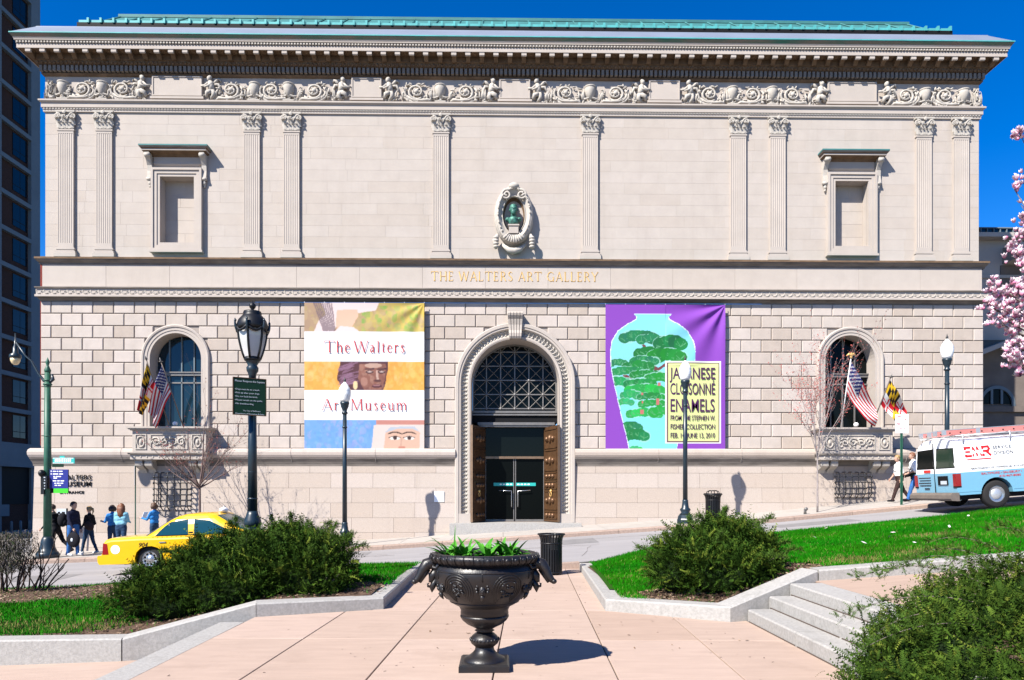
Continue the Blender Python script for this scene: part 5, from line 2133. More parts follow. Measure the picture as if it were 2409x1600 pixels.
for k, (dx, w_) in enumerate(((.0, .05), (.005, .03), (0, .045), (.005, .03), (0, .03))):
    zc = pZ(117, 1124 + 6.5 * k, GY)
    q.box(pX(117, GY) - GX - w_ / 2 + dx, pX(117, GY) - GX + w_ / 2 + dx, -.268, -.26, zc - .012, zc + .018)
q.build('lens_mark', s4)

# ---- thin parking sign posts
def post_sign(label, px, y, ptop, pbot_sign, w, turn, marks):
    x = pX(px, y)
    z0 = walk_z(x, y)
    t = thing('parking_sign', label, 'sign', (x, y, z0), turn)
    zt, zs = pZ(px, ptop, y) - z0, pZ(px, pbot_sign, y) - z0
    q = MB().use(M['postgreen'])
    q.box(-.035, -.012, -.012, .022, 0, zt)
    q.box(.012, .035, -.012, .022, 0, zt)
    q.box(-.035, .035, .012, .024, 0, zt)
    q.build('post', t)
    q = MB().use(M['white'])
    q.box(-w / 2, w / 2, -.022, -.014, zs, zt)
    sgn = q.build('sign_plate', t)
    if marks:
        q = MB().use(M['red'])
        h = zt - zs
        for (u, v, uw, vh) in ((-.12, .9, .12, .03), (.10, .72, .05, .03), (-.14, .50, .14, .022), (-.13, .44, .10, .018), (-.06, .24, .07, .02), (.06, .24, .05, .02)):
            q.box(u - uw / 2 + .02, u + uw / 2 + .02, -.0245, -.022, zs + h * v - vh / 2 * h * 1.6, zs + h * v + vh / 2 * h * 1.6)
        q.build('red_marks', t)
    return t


post_sign('narrow white sign seen nearly edge-on beside the yellow taxi', 318, 23.5, 1096, 1141, .30, R(-64), False)
post_sign('white parking sign with red marks in front of the walking pair', 2121, 23.4, 975, 1019, .46, R(4), True)
s5 = thing('wall_board', 'pale grey notice board on a dark post near the left corner', 'sign', (pX(150, 25.6), 25.6, walk_z(-14.4, 25.6)))
q = MB().use(M['signgrey'])
z0 = walk_z(-14.4, 25.6)
q.box(-.24, .09, -.015, .015, pZ(150, 1225, 25.6) - z0, pZ(150, 1197, 25.6) - z0)
q.build('board', s5)
q = MB().use(M['dark_trim'])
q.box(.10, .135, -.02, .02, 0, pZ(150, 1196, 25.6) - z0)
q.build('post', s5)
q = MB().use(M['dark_trim'])
zc = pZ(150, 1206, 25.6) - z0
q.box(-.20, -.12, -.018, -.014, zc - .03, zc + .03)
q.box(-.06, .05, -.018, -.014, zc - .03, zc + .03)
q.box(-.11, -.06, -.018, -.014, zc - .20, zc - .12)
q.build('pictogram', s5)
s6 = thing('notice_plate', 'small white notice plate on the wall left of the portal', 'sign', (pX(1033, 26.1), W - base_p(1.6) - .02, 0))
q = MB().use(M['white'])
q.box(-.18, .18, -.01, .015, pZ(1033, 1181, 26.1), pZ(1033, 1156, 26.1))
q.build('plate', s6)
q = MB().use(M['signgrey'])
for k in range(4):
    zc = pZ(1033, 1162 + 4 * k, 26.1)
    q.box(-.13, .11 - .03 * (k % 2), -.0125, -.0095, zc - .012, zc + .012)
q.build('text_line', s6)

# ---- slatted litter bins
def bin_slatted(label, x, y, z, r0, h, n, inner, lid=False):
    t = thing('litter_bin', label, 'litter bin', (x, y, z), 0, 'black slatted litter bins')
    q = MB().use(M['black'])
    for k in range(n):
        a = 2 * math.pi * k / n
        Tm = Matrix.Rotation(a, 4, 'Z')
        hw = r0 * math.pi / n * .62
        pr = [(r0, .03), (r0, h * .80), (r0 * 1.06, h * .90), (r0 * 1.22, h)]
        vs = [Tm @ Vector((r_, s * hw, z_)) for r_, z_ in pr for s in (-1, 1)] + [Tm @ Vector((r_ - .012, s * hw, z_)) for r_, z_ in pr for s in (-1, 1)]
        fs = []
        for j in range(3):
            fs += [(2 * j, 2 * j + 1, 2 * j + 3, 2 * j + 2), (8 + 2 * j, 8 + 2 * j + 2, 8 + 2 * j + 3, 8 + 2 * j + 1),
                   (2 * j, 2 * j + 2, 8 + 2 * j + 2, 8 + 2 * j), (2 * j + 1, 8 + 2 * j + 1, 8 + 2 * j + 3, 2 * j + 3)]
        s_ = MB().use(M['black'])
        s_.add(vs, fs)
        s_.build('slat', t)
    for (r_, z_) in ((r0 * .97, .05), (r0 * .97, h * .78), (r0 * 1.23, h)):
        q = MB().use(M['black'], True)
        q.tube([(r_ * math.cos(a), r_ * math.sin(a), z_) for a in np.linspace(0, 6.2832, 33)], .018, 6)
        q.build('hoop', t)
    lathe_part('liner', [(r0 * .80, .06), (r0 * .84, h * inner), (r0 * .78, h * inner), (r0 * .76, .1)], M['dark_trim'], t, 24)
    if lid:
        q = MB().use(M['black'], True)
        q.tube([(r0 * 1.15 * math.cos(a), r0 * 1.15 * math.sin(a), h * 1.02) for a in np.linspace(0, 6.2832, 25)], .03, 6)
        for k in range(6):
            a = k * math.pi / 3
            q.tube([(r0 * math.cos(a), r0 * math.sin(a), h), (r0 * .8 * math.cos(a), r0 * .8 * math.sin(a), h * 1.12), (r0 * .45 * math.cos(a), r0 * .45 * math.sin(a), h * 1.15)], .014, 5)
        q.tube([(r0 * .5 * math.cos(a), r0 * .5 * math.sin(a), h * 1.15) for a in np.linspace(0, 6.2832, 25)], .02, 6)
        q.build('lid', t)
    return t


bx = pX(1297, 14.95)
bin_slatted('black slatted litter bin at the plaza end behind the urn', bx, 14.95, 0.0, .225, .84, 26, .62)
bx = pX(1677, 24.3)
bin_slatted('black litter bin with lid on the far sidewalk by the lamp', bx, 24.3, walk_z(bx, 24.3), .245, .86, 26, .92, True)

# ---- cast-iron urn
UX, UY = pX(1140, 7.0), 7.0
urn = thing('cast_iron_urn', 'large dark cast-iron urn with animal head handles on the plaza', 'urn', (UX, UY, 0))
UB = [(.25, .60), (.30, .625), (.37, .68), (.44, .76), (.485, .86), (.50, .94), (.49, .985), (.465, 1.01), (.455, 1.03)]
q = MB().use(M['urn'], True)
q.lathe(UB, 52, cap=False)
q.lathe([(.225, .515), (.235, .525), (.232, .56), (.243, .585), (.25, .60)], 44, cap=False)
q.build('bowl', urn)
NG = 36
q = MB().use(M['urn'], True)
q.lathe([(.455, 1.02), (.49, 1.03), (.52, 1.055), (.532, 1.085), (.518, 1.115), (.485, 1.125), (.45, 1.10), (.42, 1.05)], 56, cap=False)
rim = q.build('rim', urn)
for k in range(NG):
    a = 2 * math.pi * (k + .5) / NG
    Tm = Matrix.Rotation(a, 3, 'Z') @ Matrix.Rotation(R(30), 3, 'Y')
    q = MB().use(M['urn'], True)
    q.ball((.516 * math.cos(a), .516 * math.sin(a), 1.066), (.016, .031, .036), 8, 5, Tm)
    q.build('egg_moulding', rim)
q = MB().use(M['urn'], True)
for k in range(NG):
    a2 = 2 * math.pi * k / NG
    q.tube([(r_ * math.cos(a2), r_ * math.sin(a2), z_) for r_, z_ in ((.488, 1.028), (.524, 1.054), (.538, 1.085), (.52, 1.118))], .006, 4)
struct(q.build('dart_moulding', rim), 'stuff')
lathe_part('soil_fill', [(.001, 1.06), (.44, 1.06)], M['soil'], urn, 24)
q = MB().use(M['urn'], True)
q.lathe([(.12, .40), (.17, .425), (.215, .465), (.237, .495), (.237, .51), (.222, .52)], 60, cap=False, wob=lambda a, z: 1 + (.045 * abs(math.cos(12 * a)) - .02 if z < .49 else 0))
q.lathe([(.07, .345), (.098, .36), (.075, .375), (.105, .39), (.12, .40)], 32, cap=False)
q.lathe([(.09, .20), (.13, .235), (.142, .262), (.138, .285), (.12, .31), (.09, .335), (.07, .345)], 36, cap=False)
for k in range(24):
    a = 2 * math.pi * k / 24
    q.ball((.139 * math.cos(a), .139 * math.sin(a), .275), (.011, .011, .016), 6, 4)
q.lathe([(.205, .07), (.20, .09), (.15, .115), (.115, .145), (.095, .17), (.09, .20)], 36, cap=False)
q.build('stem', urn)
q = MB().use(M['urn'])
q.lathe([(.34, 0), (.34, .055), (.31, .072)], 4, T=Matrix.Rotation(R(45), 4, 'Z'))
q.build('foot', urn)


def on_bowl(a, z, off=.0):
    r_ = interp([(zz, rr_) for rr_, zz in UB], z) + off
    return (r_ * math.cos(a), r_ * math.sin(a), z)


q = MB().use(M['urn'], True)
for k in range(6):
    a0 = -math.pi / 2 + k * math.pi / 3 - .02
    for s in (-1, 1):
        for j, rad_ in enumerate((.165, .14, .115, .09)):
            q.tube([on_bowl(a0 + s * (.52 - rad_ * 2.0 * math.sin(t)), .80 + rad_ * .95 * math.cos(t), .002) for t in np.linspace(-2.5, .8, 16)], .0055, 4)
        for j in range(10):
            q.ball(on_bowl(a0 + s * (.52 + random.uniform(-.13, .13)), .80 + random.uniform(-.07, .07), .0), (.018, .018, .012), 6, 4)
    q.tube([on_bowl(a0, z_, .002) for z_ in np.linspace(.89, .97, 5)], .006, 4)
q.tube([on_bowl(a, .965, .002) for a in np.linspace(0, 6.2832, 61)], .008, 5)
q.tube([on_bowl(a, .65, .002) for a in np.linspace(0, 6.2832, 61)], .006, 5)
struct(q.build('scroll_relief', urn), 'stuff')
for k in range(6):
    a0 = -math.pi / 2 + k * math.pi / 3 - .02
    q = MB().use(M['urn'], True)
    c = Vector(on_bowl(a0, .80, .0))
    Tm = Matrix.Rotation(a0 + math.pi / 2, 3, 'Z')

    def pt(u, d_, z):
        v = Tm @ Vector((u, -d_, z))
        return tuple(c + v)
    q.ball(pt(0, .0, 0), (.036, .030, .055), 10, 6, Tm)
    q.ball(pt(0, .03, -.005), (.008, .012, .016), 6, 4, Tm)
    for s in (-1, 1):
        q.ball(pt(s * .014, .026, .012), (.009, .007, .005), 6, 4, Tm)
    q.ball(pt(0, .022, -.024), (.013, .010, .006), 6, 4, Tm)
    q.tube([pt(0, .010, -.04), pt(0, .0, -.075), pt(0, -.02, -.105)], [.024, .017, .004], 6)
    for j in range(9):
        t = lerp(-2.0, 2.0, j / 8)
        q.ball(pt(.055 * math.sin(t), .012, .016 + .055 * math.cos(t)), (.015, .015, .017), 6, 4)
    q.build('mask_relief', urn)
# animal-head handles grow from the shoulder, snout outward and down
for s in (-1, 1):
    q = MB().use(M['urn'], True)
    Tm = Matrix.Rotation(R(-12) if s > 0 else R(180 + 12), 3, 'Z')

    def P(u, w_, z):
        return tuple(Tm @ Vector((u, w_, z)))
    q.tube([P(.42, 0, .955), P(.47, 0, 1.005), P(.52, 0, 1.03), P(.565, 0, 1.015), P(.605, 0, .96), P(.635, 0, .905), P(.66, 0, .87), P(.675, 0, .855)],
           [.045, .056, .062, .060, .048, .036, .031, .027], 12)
    q.ball(P(.682, 0, .853), (.030, .030, .026), 10, 6)
    q.tube([P(.565, 0, .975), P(.60, 0, .905), P(.632, 0, .842)], [.042, .028, .015], 8)
    for w_ in (-1, 1):
        q.tube([P(.50, w_ * .035, 1.075), P(.47, w_ * .08, 1.075), P(.455, w_ * .098, 1.03), P(.485, w_ * .095, .985), P(.515, w_ * .08, .995), P(.51, w_ * .078, 1.02)], [.014, .022, .023, .018, .011, .005], 7)
        q.ball(P(.558, w_ * .046, 1.03), (.020, .014, .016), 8, 5)
        q.ball(P(.556, w_ * .053, 1.028), (.009, .007, .008), 6, 4)
        q.tube([P(.505, w_ * .055, 1.045), P(.485, w_ * .11, 1.05)], [.022, .004], 6)
        q.ball(P(.688, w_ * .018, .865), (.008, .008, .007), 6, 4)
    q.tube([P(.46, 0, .96), P(.51, 0, .90), P(.525, 0, .84)], [.05, .042, .022], 8)
    q.tube([P(.47, 0, .88), P(.515, 0, .79), P(.515, 0, .745)], [.034, .030, .004], 7)
    q.tube([P(.52, 0, .80), P(.553, 0, .805), P(.556, 0, .83), P(.54, 0, .835)], [.017, .013, .009, .004], 6)
    q.build('animal_head_handle', urn)


# plants in the urn
def blade(mb, base, d, L_, w_, bend, n=6):
    d = Vector(d).normalized()
    side = d.cross(Vector((0, 0, 1)))
    if side.length < .05:
        side = Vector((1, 0, 0))
    side.normalize()
    p = Vector(base)
    vs = []
    for i in range(n + 1):
        t = i / n
        ww = w_ * math.sin(math.pi * min(.999, .22 + .78 * t)) ** .8
        up = side.cross(d)
        vs += [p - side * ww + up * ww * .35, p.copy(), p + side * ww + up * ww * .35]
        d = (d + Vector((0, 0, -1)) * bend / n).normalized()
        p = p + d * (L_ / n)
    mb.add(vs, [(3 * i + k, 3 * i + k + 1, 3 * i + k + 4, 3 * i + k + 3) for i in range(n) for k in range(2)])


M['tulip'] = mat('bright_green_leaf', (.085, .33, .018), .5, spec=.2, c2=(.03, .16, .018), scale=14)
M['tulip_dark'] = mat('maroon_leaf', (.045, .028, .022), .6, spec=.3, c2=(.03, .07, .03), scale=20)
rn = random.Random(21)
clump = [(-.33, 0, 'a'), (-.22, -.08, 'a'), (-.20, .1, 'a'), (-.05, -.12, 'b'), (.05, .05, 'a'), (.16, -.10, 'b'), (.26, .06, 'a'), (.33, -.05, 'b'), (.0, .2, 'b'), (.2, .2, 'a')]
for i, (u, v, kd) in enumerate(clump):
    sh = ('tall' if kd == 'a' else 'low')
    lab = ['green tulip leaves at the far left of the urn', 'tall green tulip tuft in the left of the urn', 'green tulip leaves behind the left tuft in the urn', 'low dark pansy leaves in the urn centre front',
           'spiky green tuft at the urn centre', 'low green leaves right of the urn centre', 'upright green tulip leaves in the right of the urn', 'arching green leaves at the right urn rim',
           'low leaves at the back of the urn', 'green leaves at the back right of the urn'][i]
    pt_ = thing('tulip_plant', lab, 'plant', (UX + u, UY + v, 1.06), 0, 'bulb plants growing in the urn')
    q = MB().use(M['tulip'], True)
    for k in range(15 if kd == 'a' else 13):
        a = rn.uniform(0, 6.283)
        el = rn.uniform(.7, 2.6) if kd == 'a' else rn.uniform(.3, 1.0)
        blade(q, (rn.uniform(-.05, .05), rn.uniform(-.05, .05), 0), (math.cos(a), math.sin(a), el), rn.uniform(.16, .30) if kd == 'a' else rn.uniform(.11, .20), rn.uniform(.014, .034), rn.uniform(.5, 1.6))
    q.use(M['tulip_dark'], True)
    for k in range(6):
        a = rn.uniform(0, 6.283)
        blade(q, (rn.uniform(-.07, .07), rn.uniform(-.07, .07), 0), (math.cos(a), math.sin(a), .6), rn.uniform(.06, .10), .022, 1.2)
    if i == 0:
        q.use(M['tulip'], True)
        blade(q, (-.02, 0, 0), (-.3, -.05, 1.5), .36, .015, 2.6, 9)
        blade(q, (.03, 0, 0), (.10, 0, 2.5), .33, .008, .1, 6)
    q.build('leaves', pt_)

# standpipe by the right sapling
sp_ = thing('standpipe', 'short grey standpipe stub on the kerb by the right sapling', 'pipe', (pX(1894, 23.35), 23.35, walk_z(pX(1894, 23.35), 23.35)))
q = MB().use(M['grille'], True)
q.tube([(0, 0, 0), (0, 0, .10), (.01, -.02, .16)], [.05, .045, .06], 8)
q.ball((.01, -.05, .17), (.07, .04, .06), 8, 5)
q.build('pipe', sp_)

# ================================================================== PRINTED CLOTH: BANNERS AND FLAGS
M['print'] = mat('printed_cloth', (.5, .5, .5), .75, spec=.2, attr='tint')


class Paint:
    """little raster used only for flat print on cloth (colours become vertex colours)"""

    def __init__(s, w, h, c):
        s.w, s.h = w, h
        s.a = np.ones((h, w, 3)) * np.array(c)
        s.X, s.Y = np.meshgrid((np.arange(w) + .5) / w, (np.arange(h) + .5) / h)

    def poly(s, pts, c, al=1.0):
        m = np.zeros((s.h, s.w), bool)
        n = len(pts)
        for i in range(n):
            x0, y0 = pts[i]
            x1, y1 = pts[(i + 1) % n]
            if y0 == y1:
                continue
            cr = (y0 > s.Y) != (y1 > s.Y)
            m ^= cr & (s.X < (x1 - x0) * (s.Y - y0) / (y1 - y0) + x0)
        s.fill(m, c, al)
        return m

    def ell(s, x, y, rx, ry, c, al=1.0, rot=0.0, clip=None):
        dx, dy = s.X - x, (s.Y - y)
        u, v = dx * math.cos(rot) + dy * math.sin(rot), -dx * math.sin(rot) + dy * math.cos(rot)
        m = (u / rx) ** 2 + (v / ry) ** 2 < 1
        if clip is not None:
            m &= clip
        s.fill(m, c, al)

    def rect(s, x0, x1, y0, y1, c, al=1.0):
        s.fill((s.X >= x0) & (s.X < x1) & (s.Y >= y0) & (s.Y < y1), c, al)

    def line(s, x0, y0, x1, y1, w, c, al=1.0, clip=None):
        dx, dy = x1 - x0, y1 - y0
        L2 = dx * dx + dy * dy + 1e-12
        t = np.clip(((s.X - x0) * dx + (s.Y - y0) * dy) / L2, 0, 1)
        m = (s.X - x0 - t * dx) ** 2 + (s.Y - y0 - t * dy) ** 2 < w * w
        if clip is not None:
            m &= clip
        s.fill(m, c, al)

    def fill(s, m, c, al):
        s.a[m] = s.a[m] * (1 - al) + np.array(c) * al

    def mottle(s, x0, x1, y0, y1, cols, n, r0, r1, al, seed, asp=1.0):
        g = random.Random(seed)
        cl = (s.X >= x0) & (s.X < x1) & (s.Y >= y0) & (s.Y < y1)
        for _ in range(n):
            r_ = g.uniform(r0, r1)
            s.ell(g.uniform(x0, x1), g.uniform(y0, y1), r_, r_ * g.uniform(.4, 1) * asp, g.choice(cols), al, g.uniform(0, 3.1), cl)


def soften(P):
    a = np.pad(P.a, ((1, 1), (1, 1), (0, 0)), mode='edge')
    P.a = (a[1:-1, 1:-1] * 4 + a[:-2, 1:-1] + a[2:, 1:-1] + a[1:-1, :-2] + a[1:-1, 2:]) / 8


def cloth(name, pt, nu, nv, paint, parent):
    """grid u (0..1 across) by v (0..1 down); pt(u,v) -> xyz; colours sampled from paint"""
    V, C = [], []
    for j in range(nv + 1):
        for i in range(nu + 1):
            u, v = i / nu, j / nv
            V.append(pt(u, v))
            C.append(.86 * paint.a[min(paint.h - 1, int(v * paint.h)), min(paint.w - 1, int(u * paint.w))])
    ii = np.arange((nu + 1) * nv).reshape(nv, nu + 1)[:, :nu].ravel()
    Fc = np.stack([ii, ii + 1, ii + nu + 2, ii + nu + 1], 1)
    me = np_mesh(name, V, Fc[:, ::-1], [M['print']], tint=np.array(C), smooth=True)
    return link(name, me, parent)


# ---- white banner with three picture bands (generic pictures)
x0, x1 = pX(716, 26.12), pX(998, 26.12)
z1, z0 = pZ(857, 712.5, 26.12), pZ(857, 1056, 26.12)
P = Paint(240, 300, (.80, .80, .82))
P.rect(0, 1, 0, .198, (.40, .27, .17))
for i in range(10):
    P.rect(.3 + .07 * i, .37 + .07 * i + .01, 0, .198, (lerp(.40, .55, i / 9), lerp(.29, .40, i / 9), lerp(.15, .08, i / 9)))
P.mottle(0, 1, 0, .198, [(.5, .38, .2), (.33, .22, .15), (.45, .36, .12)], 160, .01, .04, .35, 1)
P.mottle(.48, .95, .02, .198, [(.16, .36, .06), (.5, .42, .10), (.3, .4, .1)], 60, .01, .03, .5, 2)
P.poly([(.14, 0), (.62, 0), (.60, .05), (.42, .075), (.30, .12), (.24, .198), (.08, .198), (.12, .12), (.18, .08)], (.72, .58, .56))
for i in range(9):
    P.line(.08 + .018 * i, .0, .16 + .012 * i, .19, .006, (.16, .11, .13), .8)
P.poly([(.27, .05), (.44, .045), (.45, .09), (.42, .13), (.40, .165), (.30, .198), (.26, .15)], (.74, .44, .32))
P.poly([(.25, .198), (.30, .16), (.41, .168), (.46, .198)], (.76, .58, .56))
P.rect(0, 1, .405, .60, (.72, .36, .075))
P.mottle(0, 1, .405, .60, [(.8, .46, .12), (.66, .28, .06), (.82, .5, .2)], 260, .01, .035, .3, 3)
P.poly([(.30, .405), (.70, .405), (.70, .45), (.685, .50), (.68, .55), (.655, .60), (.40, .60), (.30, .56), (.27, .52)], (.09, .035, .045))
g = random.Random(4)
for i in range(26):
    y_ = g.uniform(.41, .56)
    P.line(g.uniform(.28, .33), y_ + .02, g.uniform(.38, .46), y_ - .01, .004, (.25, .13, .2), .7)
fc = (.24, .10, .075)
P.poly([(.46, .42), (.68, .415), (.685, .47), (.67, .53), (.645, .595), (.50, .60), (.45, .52)], fc)
P.mottle(.46, .67, .42, .595, [(.34, .16, .12), (.17, .07, .06), (.42, .24, .18)], 40, .01, .025, .35, 14)
P.ell(.575, .43, .07, .018, (.55, .38, .30), .7)
for (ex, s_) in ((.545, 1), (.645, 1)):
    P.ell(ex, .475, .035, .011, (.06, .025, .03))
    P.ell(ex, .472, .020, .004, (.6, .45, .4), .8)
    P.line(ex - .035, .455, ex + .035, .453, .005, (.05, .02, .03))
P.line(.605, .47, .612, .525, .008, (.5, .33, .27))
P.ell(.61, .535, .03, .010, (.10, .04, .04))
P.ell(.605, .572, .042, .012, (.09, .03, .04))
P.ell(.605, .566, .03, .004, (.4, .2, .2), .8)
P.ell(.50, .54, .03, .03, (.42, .22, .17), .6)
P.ell(.425, .565, .018, .03, (.75, .55, .3))
P.rect(0, 1, .805, 1, (.16, .33, .62))
P.mottle(0, 1, .805, 1, [(.22, .40, .68), (.14, .26, .55), (.34, .34, .62), (.12, .32, .6)], 260, .008, .03, .35, 5)
P.poly([(.56, .99), (.58, .84), (.66, .815), (1, .805), (1, 1), (.56, 1)], (.66, .55, .50))
P.rect(.60, 1, .805, .832, (.50, .22, .18))
P.poly([(.66, 1), (.68, .88), (.72, .855), (.92, .85), (.965, .89), (.96, 1)], (.62, .40, .30))
P.poly([(.67, .89), (.72, .85), (.92, .845), (.965, .885), (.90, .862), (.78, .862)], (.42, .46, .52))
for ex in (.755, .875):
    P.ell(ex, .925, .042, .014, (.80, .72, .66))
    P.ell(ex, .925, .016, .014, (.05, .03, .03))
    for t_ in np.linspace(-1, 1, 15):
        P.ell(ex + .046 * t_, .914 + .010 * t_ * t_, .005, .0035, (.03, .02, .02))
        P.ell(ex + .056 * t_, .886 + .012 * t_ * t_, .006, .004, (.03, .02, .02))
P.line(.812, .925, .806, .978, .005, (.52, .32, .24))
P.ell(.812, .99, .03, .008, (.50, .22, .16))
soften(P)
ban = thing('museum_banner', 'white hanging banner with red museum name and three picture bands', 'banner', (x0, 26.12, z0), 0, 'cloth banners on the museum wall')
Wd, Hd = x1 - x0, z1 - z0


def wave(u, v):
    d_ = .012 * math.sin(7 * u + 2 * v) * math.sin(3 * v)
    # gathers drawn towards the upper right corner
    r_ = math.hypot(1 - u, (v) * 1.2)
    an = math.atan2(v * 1.2, 1 - u + 1e-6)
    d_ += .045 * math.exp(-r_ * 2.0) * math.sin(an * 11) * min(1, r_ * 6)
    return d_


cloth('cloth', lambda u, v: (u * Wd, wave(u, v) * .7, Hd * (1 - v)), 200, 250, P, ban)
q = MB().use(M['red'])
roman(q, 'The Walters', pX(763, 26.1) - x0, pX(953, 26.1) - x0, -.030, pZ(857, 829.5, 26.1) - z0, .425, .078, .006, .14, .22)
q.build('lettering', ban)
q = MB().use(M['red'])
roman(q, 'Art Museum', pX(757, 26.1) - x0, pX(957, 26.1) - x0, -.030, pZ(857, 965, 26.1) - z0, .41, .078, .006, .16, .36)
q.build('lettering', ban)
q = MB().use(M['alu'])
q.box(0, Wd, -.02, .02, -.03, 0)
for k in range(7):
    q.box(Wd * k / 6 - .01, Wd * k / 6 + .01, .0, .02, -.09, -.03)
    q.box(Wd * k / 6 - .01, Wd * k / 6 + .01, .0, .02, Hd, Hd + .04)
q.build('batten', ban)

# ---- purple exhibition banner
x0, x1 = pX(1424.5, 26.12), pX(1706, 26.12)
z1, z0 = pZ(1565, 717, 26.12), pZ(1565, 1061, 26.12)
Wd, Hd = x1 - x0, z1 - z0
P = Paint(280, 340, (.235, .06, .43))


def bx_(px_):
    return (px_ / 3.92 + 1200 - 1424.5) / 281.5


def by_(py_):
    return (py_ / 3.92 + 700 - 717) / 344


def vase(dx, dy):
    pr = [(1145, 152), (1170, 180), (1168, 205), (1090, 245), (1000, 310), (945, 400), (928, 500), (932, 620), (955, 760), (1000, 960), (1045, 1160), (1085, 1320), (1100, 1412)]
    L = [(bx_(x + dx), by_(y + dy)) for x, y in pr]
    Rr = [(bx_(2 * 1316 - x - dx), by_(y + dy)) for x, y in pr]
    return L + Rr[::-1]


P.poly(vase(-6, -4), (.75, .85, .95))
vm = P.poly(vase(0, 0), (.22, .62, .72))
for i in range(14):
    P.fill(vm & (P.Y > by_(700 + 50 * i)) & (P.Y <= by_(750 + 50 * i)), (lerp(.18, .20, i / 13), lerp(.58, .66, i / 13), lerp(.80, .66, i / 13)), .7)
g = random.Random(8)


def pine(cx_, cy_, w_, h_, c):
    n_ = max(4, int(w_ / 34))
    for k in range(n_):
        t = k / (n_ - 1)
        xx = cx_ - w_ / 2 + w_ * t
        yy = cy_ - h_ * .25 * math.sin(math.pi * t)
        r_ = h_ * g.uniform(.46, .6)
        P.ell(bx_(xx), by_(yy), (r_ + 5) / 3.92 / 281.5 * 1.15, (r_ + 5) / 3.92 / 344, (.30, .60, .50), .8, 0, vm)
    for k in range(n_):
        t = k / (n_ - 1)
        xx = cx_ - w_ / 2 + w_ * t
        yy = cy_ - h_ * .25 * math.sin(math.pi * t)
        r_ = h_ * g.uniform(.48, .62)
        P.ell(bx_(xx), by_(yy), r_ / 3.92 / 281.5 * 1.15, r_ / 3.92 / 344, tuple(v * g.uniform(.8, 1.2) for v in c), 1, 0, vm)
        for q_ in range(5):
            a = g.uniform(0, 6.3)
            P.line(bx_(xx), by_(yy + r_ * .4), bx_(xx + r_ * .8 * math.cos(a)), by_(yy + r_ * .6 * math.sin(a)), .0022, (.10, .36, .16), .7, vm)


for (xa_, ya_, xb_, yb_) in ((1340, 690, 1330, 540), (1330, 540, 1400, 420), (1330, 560, 1220, 430), (1340, 680, 1430, 620), (1290, 660, 1350, 650), (1050, 715, 1150, 765)):
    P.line(bx_(xa_), by_(ya_), bx_(xb_), by_(yb_), .010, (.16, .05, .05), 1, vm)
for (a_, b_, c_, d_, cc) in ((1180, 375, 250, 95, (.015, .17, .075)), (1300, 390, 180, 70, (.015, .18, .08)), (1480, 430, 190, 110, (.01, .17, .05)), (1290, 520, 190, 85, (.01, .18, .04)), (1450, 550, 240, 110, (.01, .20, .03)),
                             (1240, 590, 190, 70, (.015, .2, .07)), (990, 610, 130, 60, (.02, .19, .08)), (1180, 640, 200, 75, (.012, .20, .04)), (1080, 690, 230, 70, (.015, .22, .07)), (1260, 715, 240, 60, (.012, .20, .04)),
                             (1380, 750, 200, 80, (.015, .26, .04)), (1000, 790, 150, 85, (.015, .30, .09)), (1200, 800, 220, 70, (.012, .22, .05)), (1240, 860, 280, 80, (.015, .36, .06)), (1110, 905, 120, 70, (.02, .32, .09)),
                             (1300, 920, 200, 55, (.012, .24, .05)), (1060, 970, 110, 55, (.03, .40, .12)), (1330, 985, 230, 60, (.012, .30, .05)), (1240, 1075, 260, 70, (.02, .38, .08)), (1400, 1060, 150, 80, (.015, .30, .05)),
                             (1110, 1205, 130, 80, (.012, .2, .07)), (1150, 1280, 170, 90, (.012, .19, .06)), (1150, 1395, 100, 35, (.03, .42, .14))):
    pine(a_, b_, c_, d_, cc)
for (a_, b_, c_, d_) in ((1360, 960, 30, 60), (1215, 1055, 28, 38), (1375, 800, 28, 30), (1220, 890, 14, 22), (1220, 965, 12, 18)):
    P.rect(bx_(a_ - c_ / 2), bx_(a_ + c_ / 2), by_(b_ - d_ / 2), by_(b_ + d_ / 2), (.50, .16, .14))
P.rect(bx_(1432), bx_(1945), by_(585), by_(1347), (.80, .82, .76))
P.rect(bx_(1445), bx_(1932), by_(600), by_(1335), (.16, .09, .10))
P.rect(bx_(1455), bx_(1922), by_(609), by_(1325), (.66, .72, .30))
P.rect(0, 1, by_(1396), by_(1402), (.75, .6, .8))
ban2 = thing('exhibition_banner', 'purple exhibition banner with a turquoise pine tree vase and yellow text panel', 'banner', (x0, 26.12, z0), 0, 'cloth banners on the museum wall')
cloth('cloth', lambda u, v: (u * Wd, wave(u, v) * (1.5 if u > .5 and v < .42 else .6), Hd * (1 - v)), 240, 300, P, ban2)
M['ink'] = mat('purple_ink', (.075, .02, .085), .8, spec=.1)
rows_ = [('JAPANESE', 642, 750, 1470, 1890), ('CLOISONNÉ', 785, 893, 1476, 1888), ('ENAMELS', 930, 1052, 1478, 1884), ('FROM THE STEPHEN W.', 1085, 1132, 1478, 1890), ('FISHER COLLECTION', 1165, 1213, 1478, 1888), ('FEB. 14–JUNE 13, 2010', 1245, 1293, 1478, 1888)]
for (tx, ya, yb_, xa, xb) in rows_:
    h_ = (yb_ - ya) / 3.92 / 344 * Hd
    me = text_mesh('lettering', tx, h_ * 1.38, M['ink'], width=(xb - xa) / 3.92 / 281.5 * Wd, align='LEFT', ext=.003, bold=.001 * (2 if h_ > .2 else .5))
    xm_ = min(v.co.x for v in me.vertices)
    link('lettering', me, ban2, (bx_(xa) * Wd - xm_, -.022, Hd * (1 - by_(yb_))))
q = MB().use(M['alu'])
q.box(0, Wd, -.02, .02, -.03, 0)
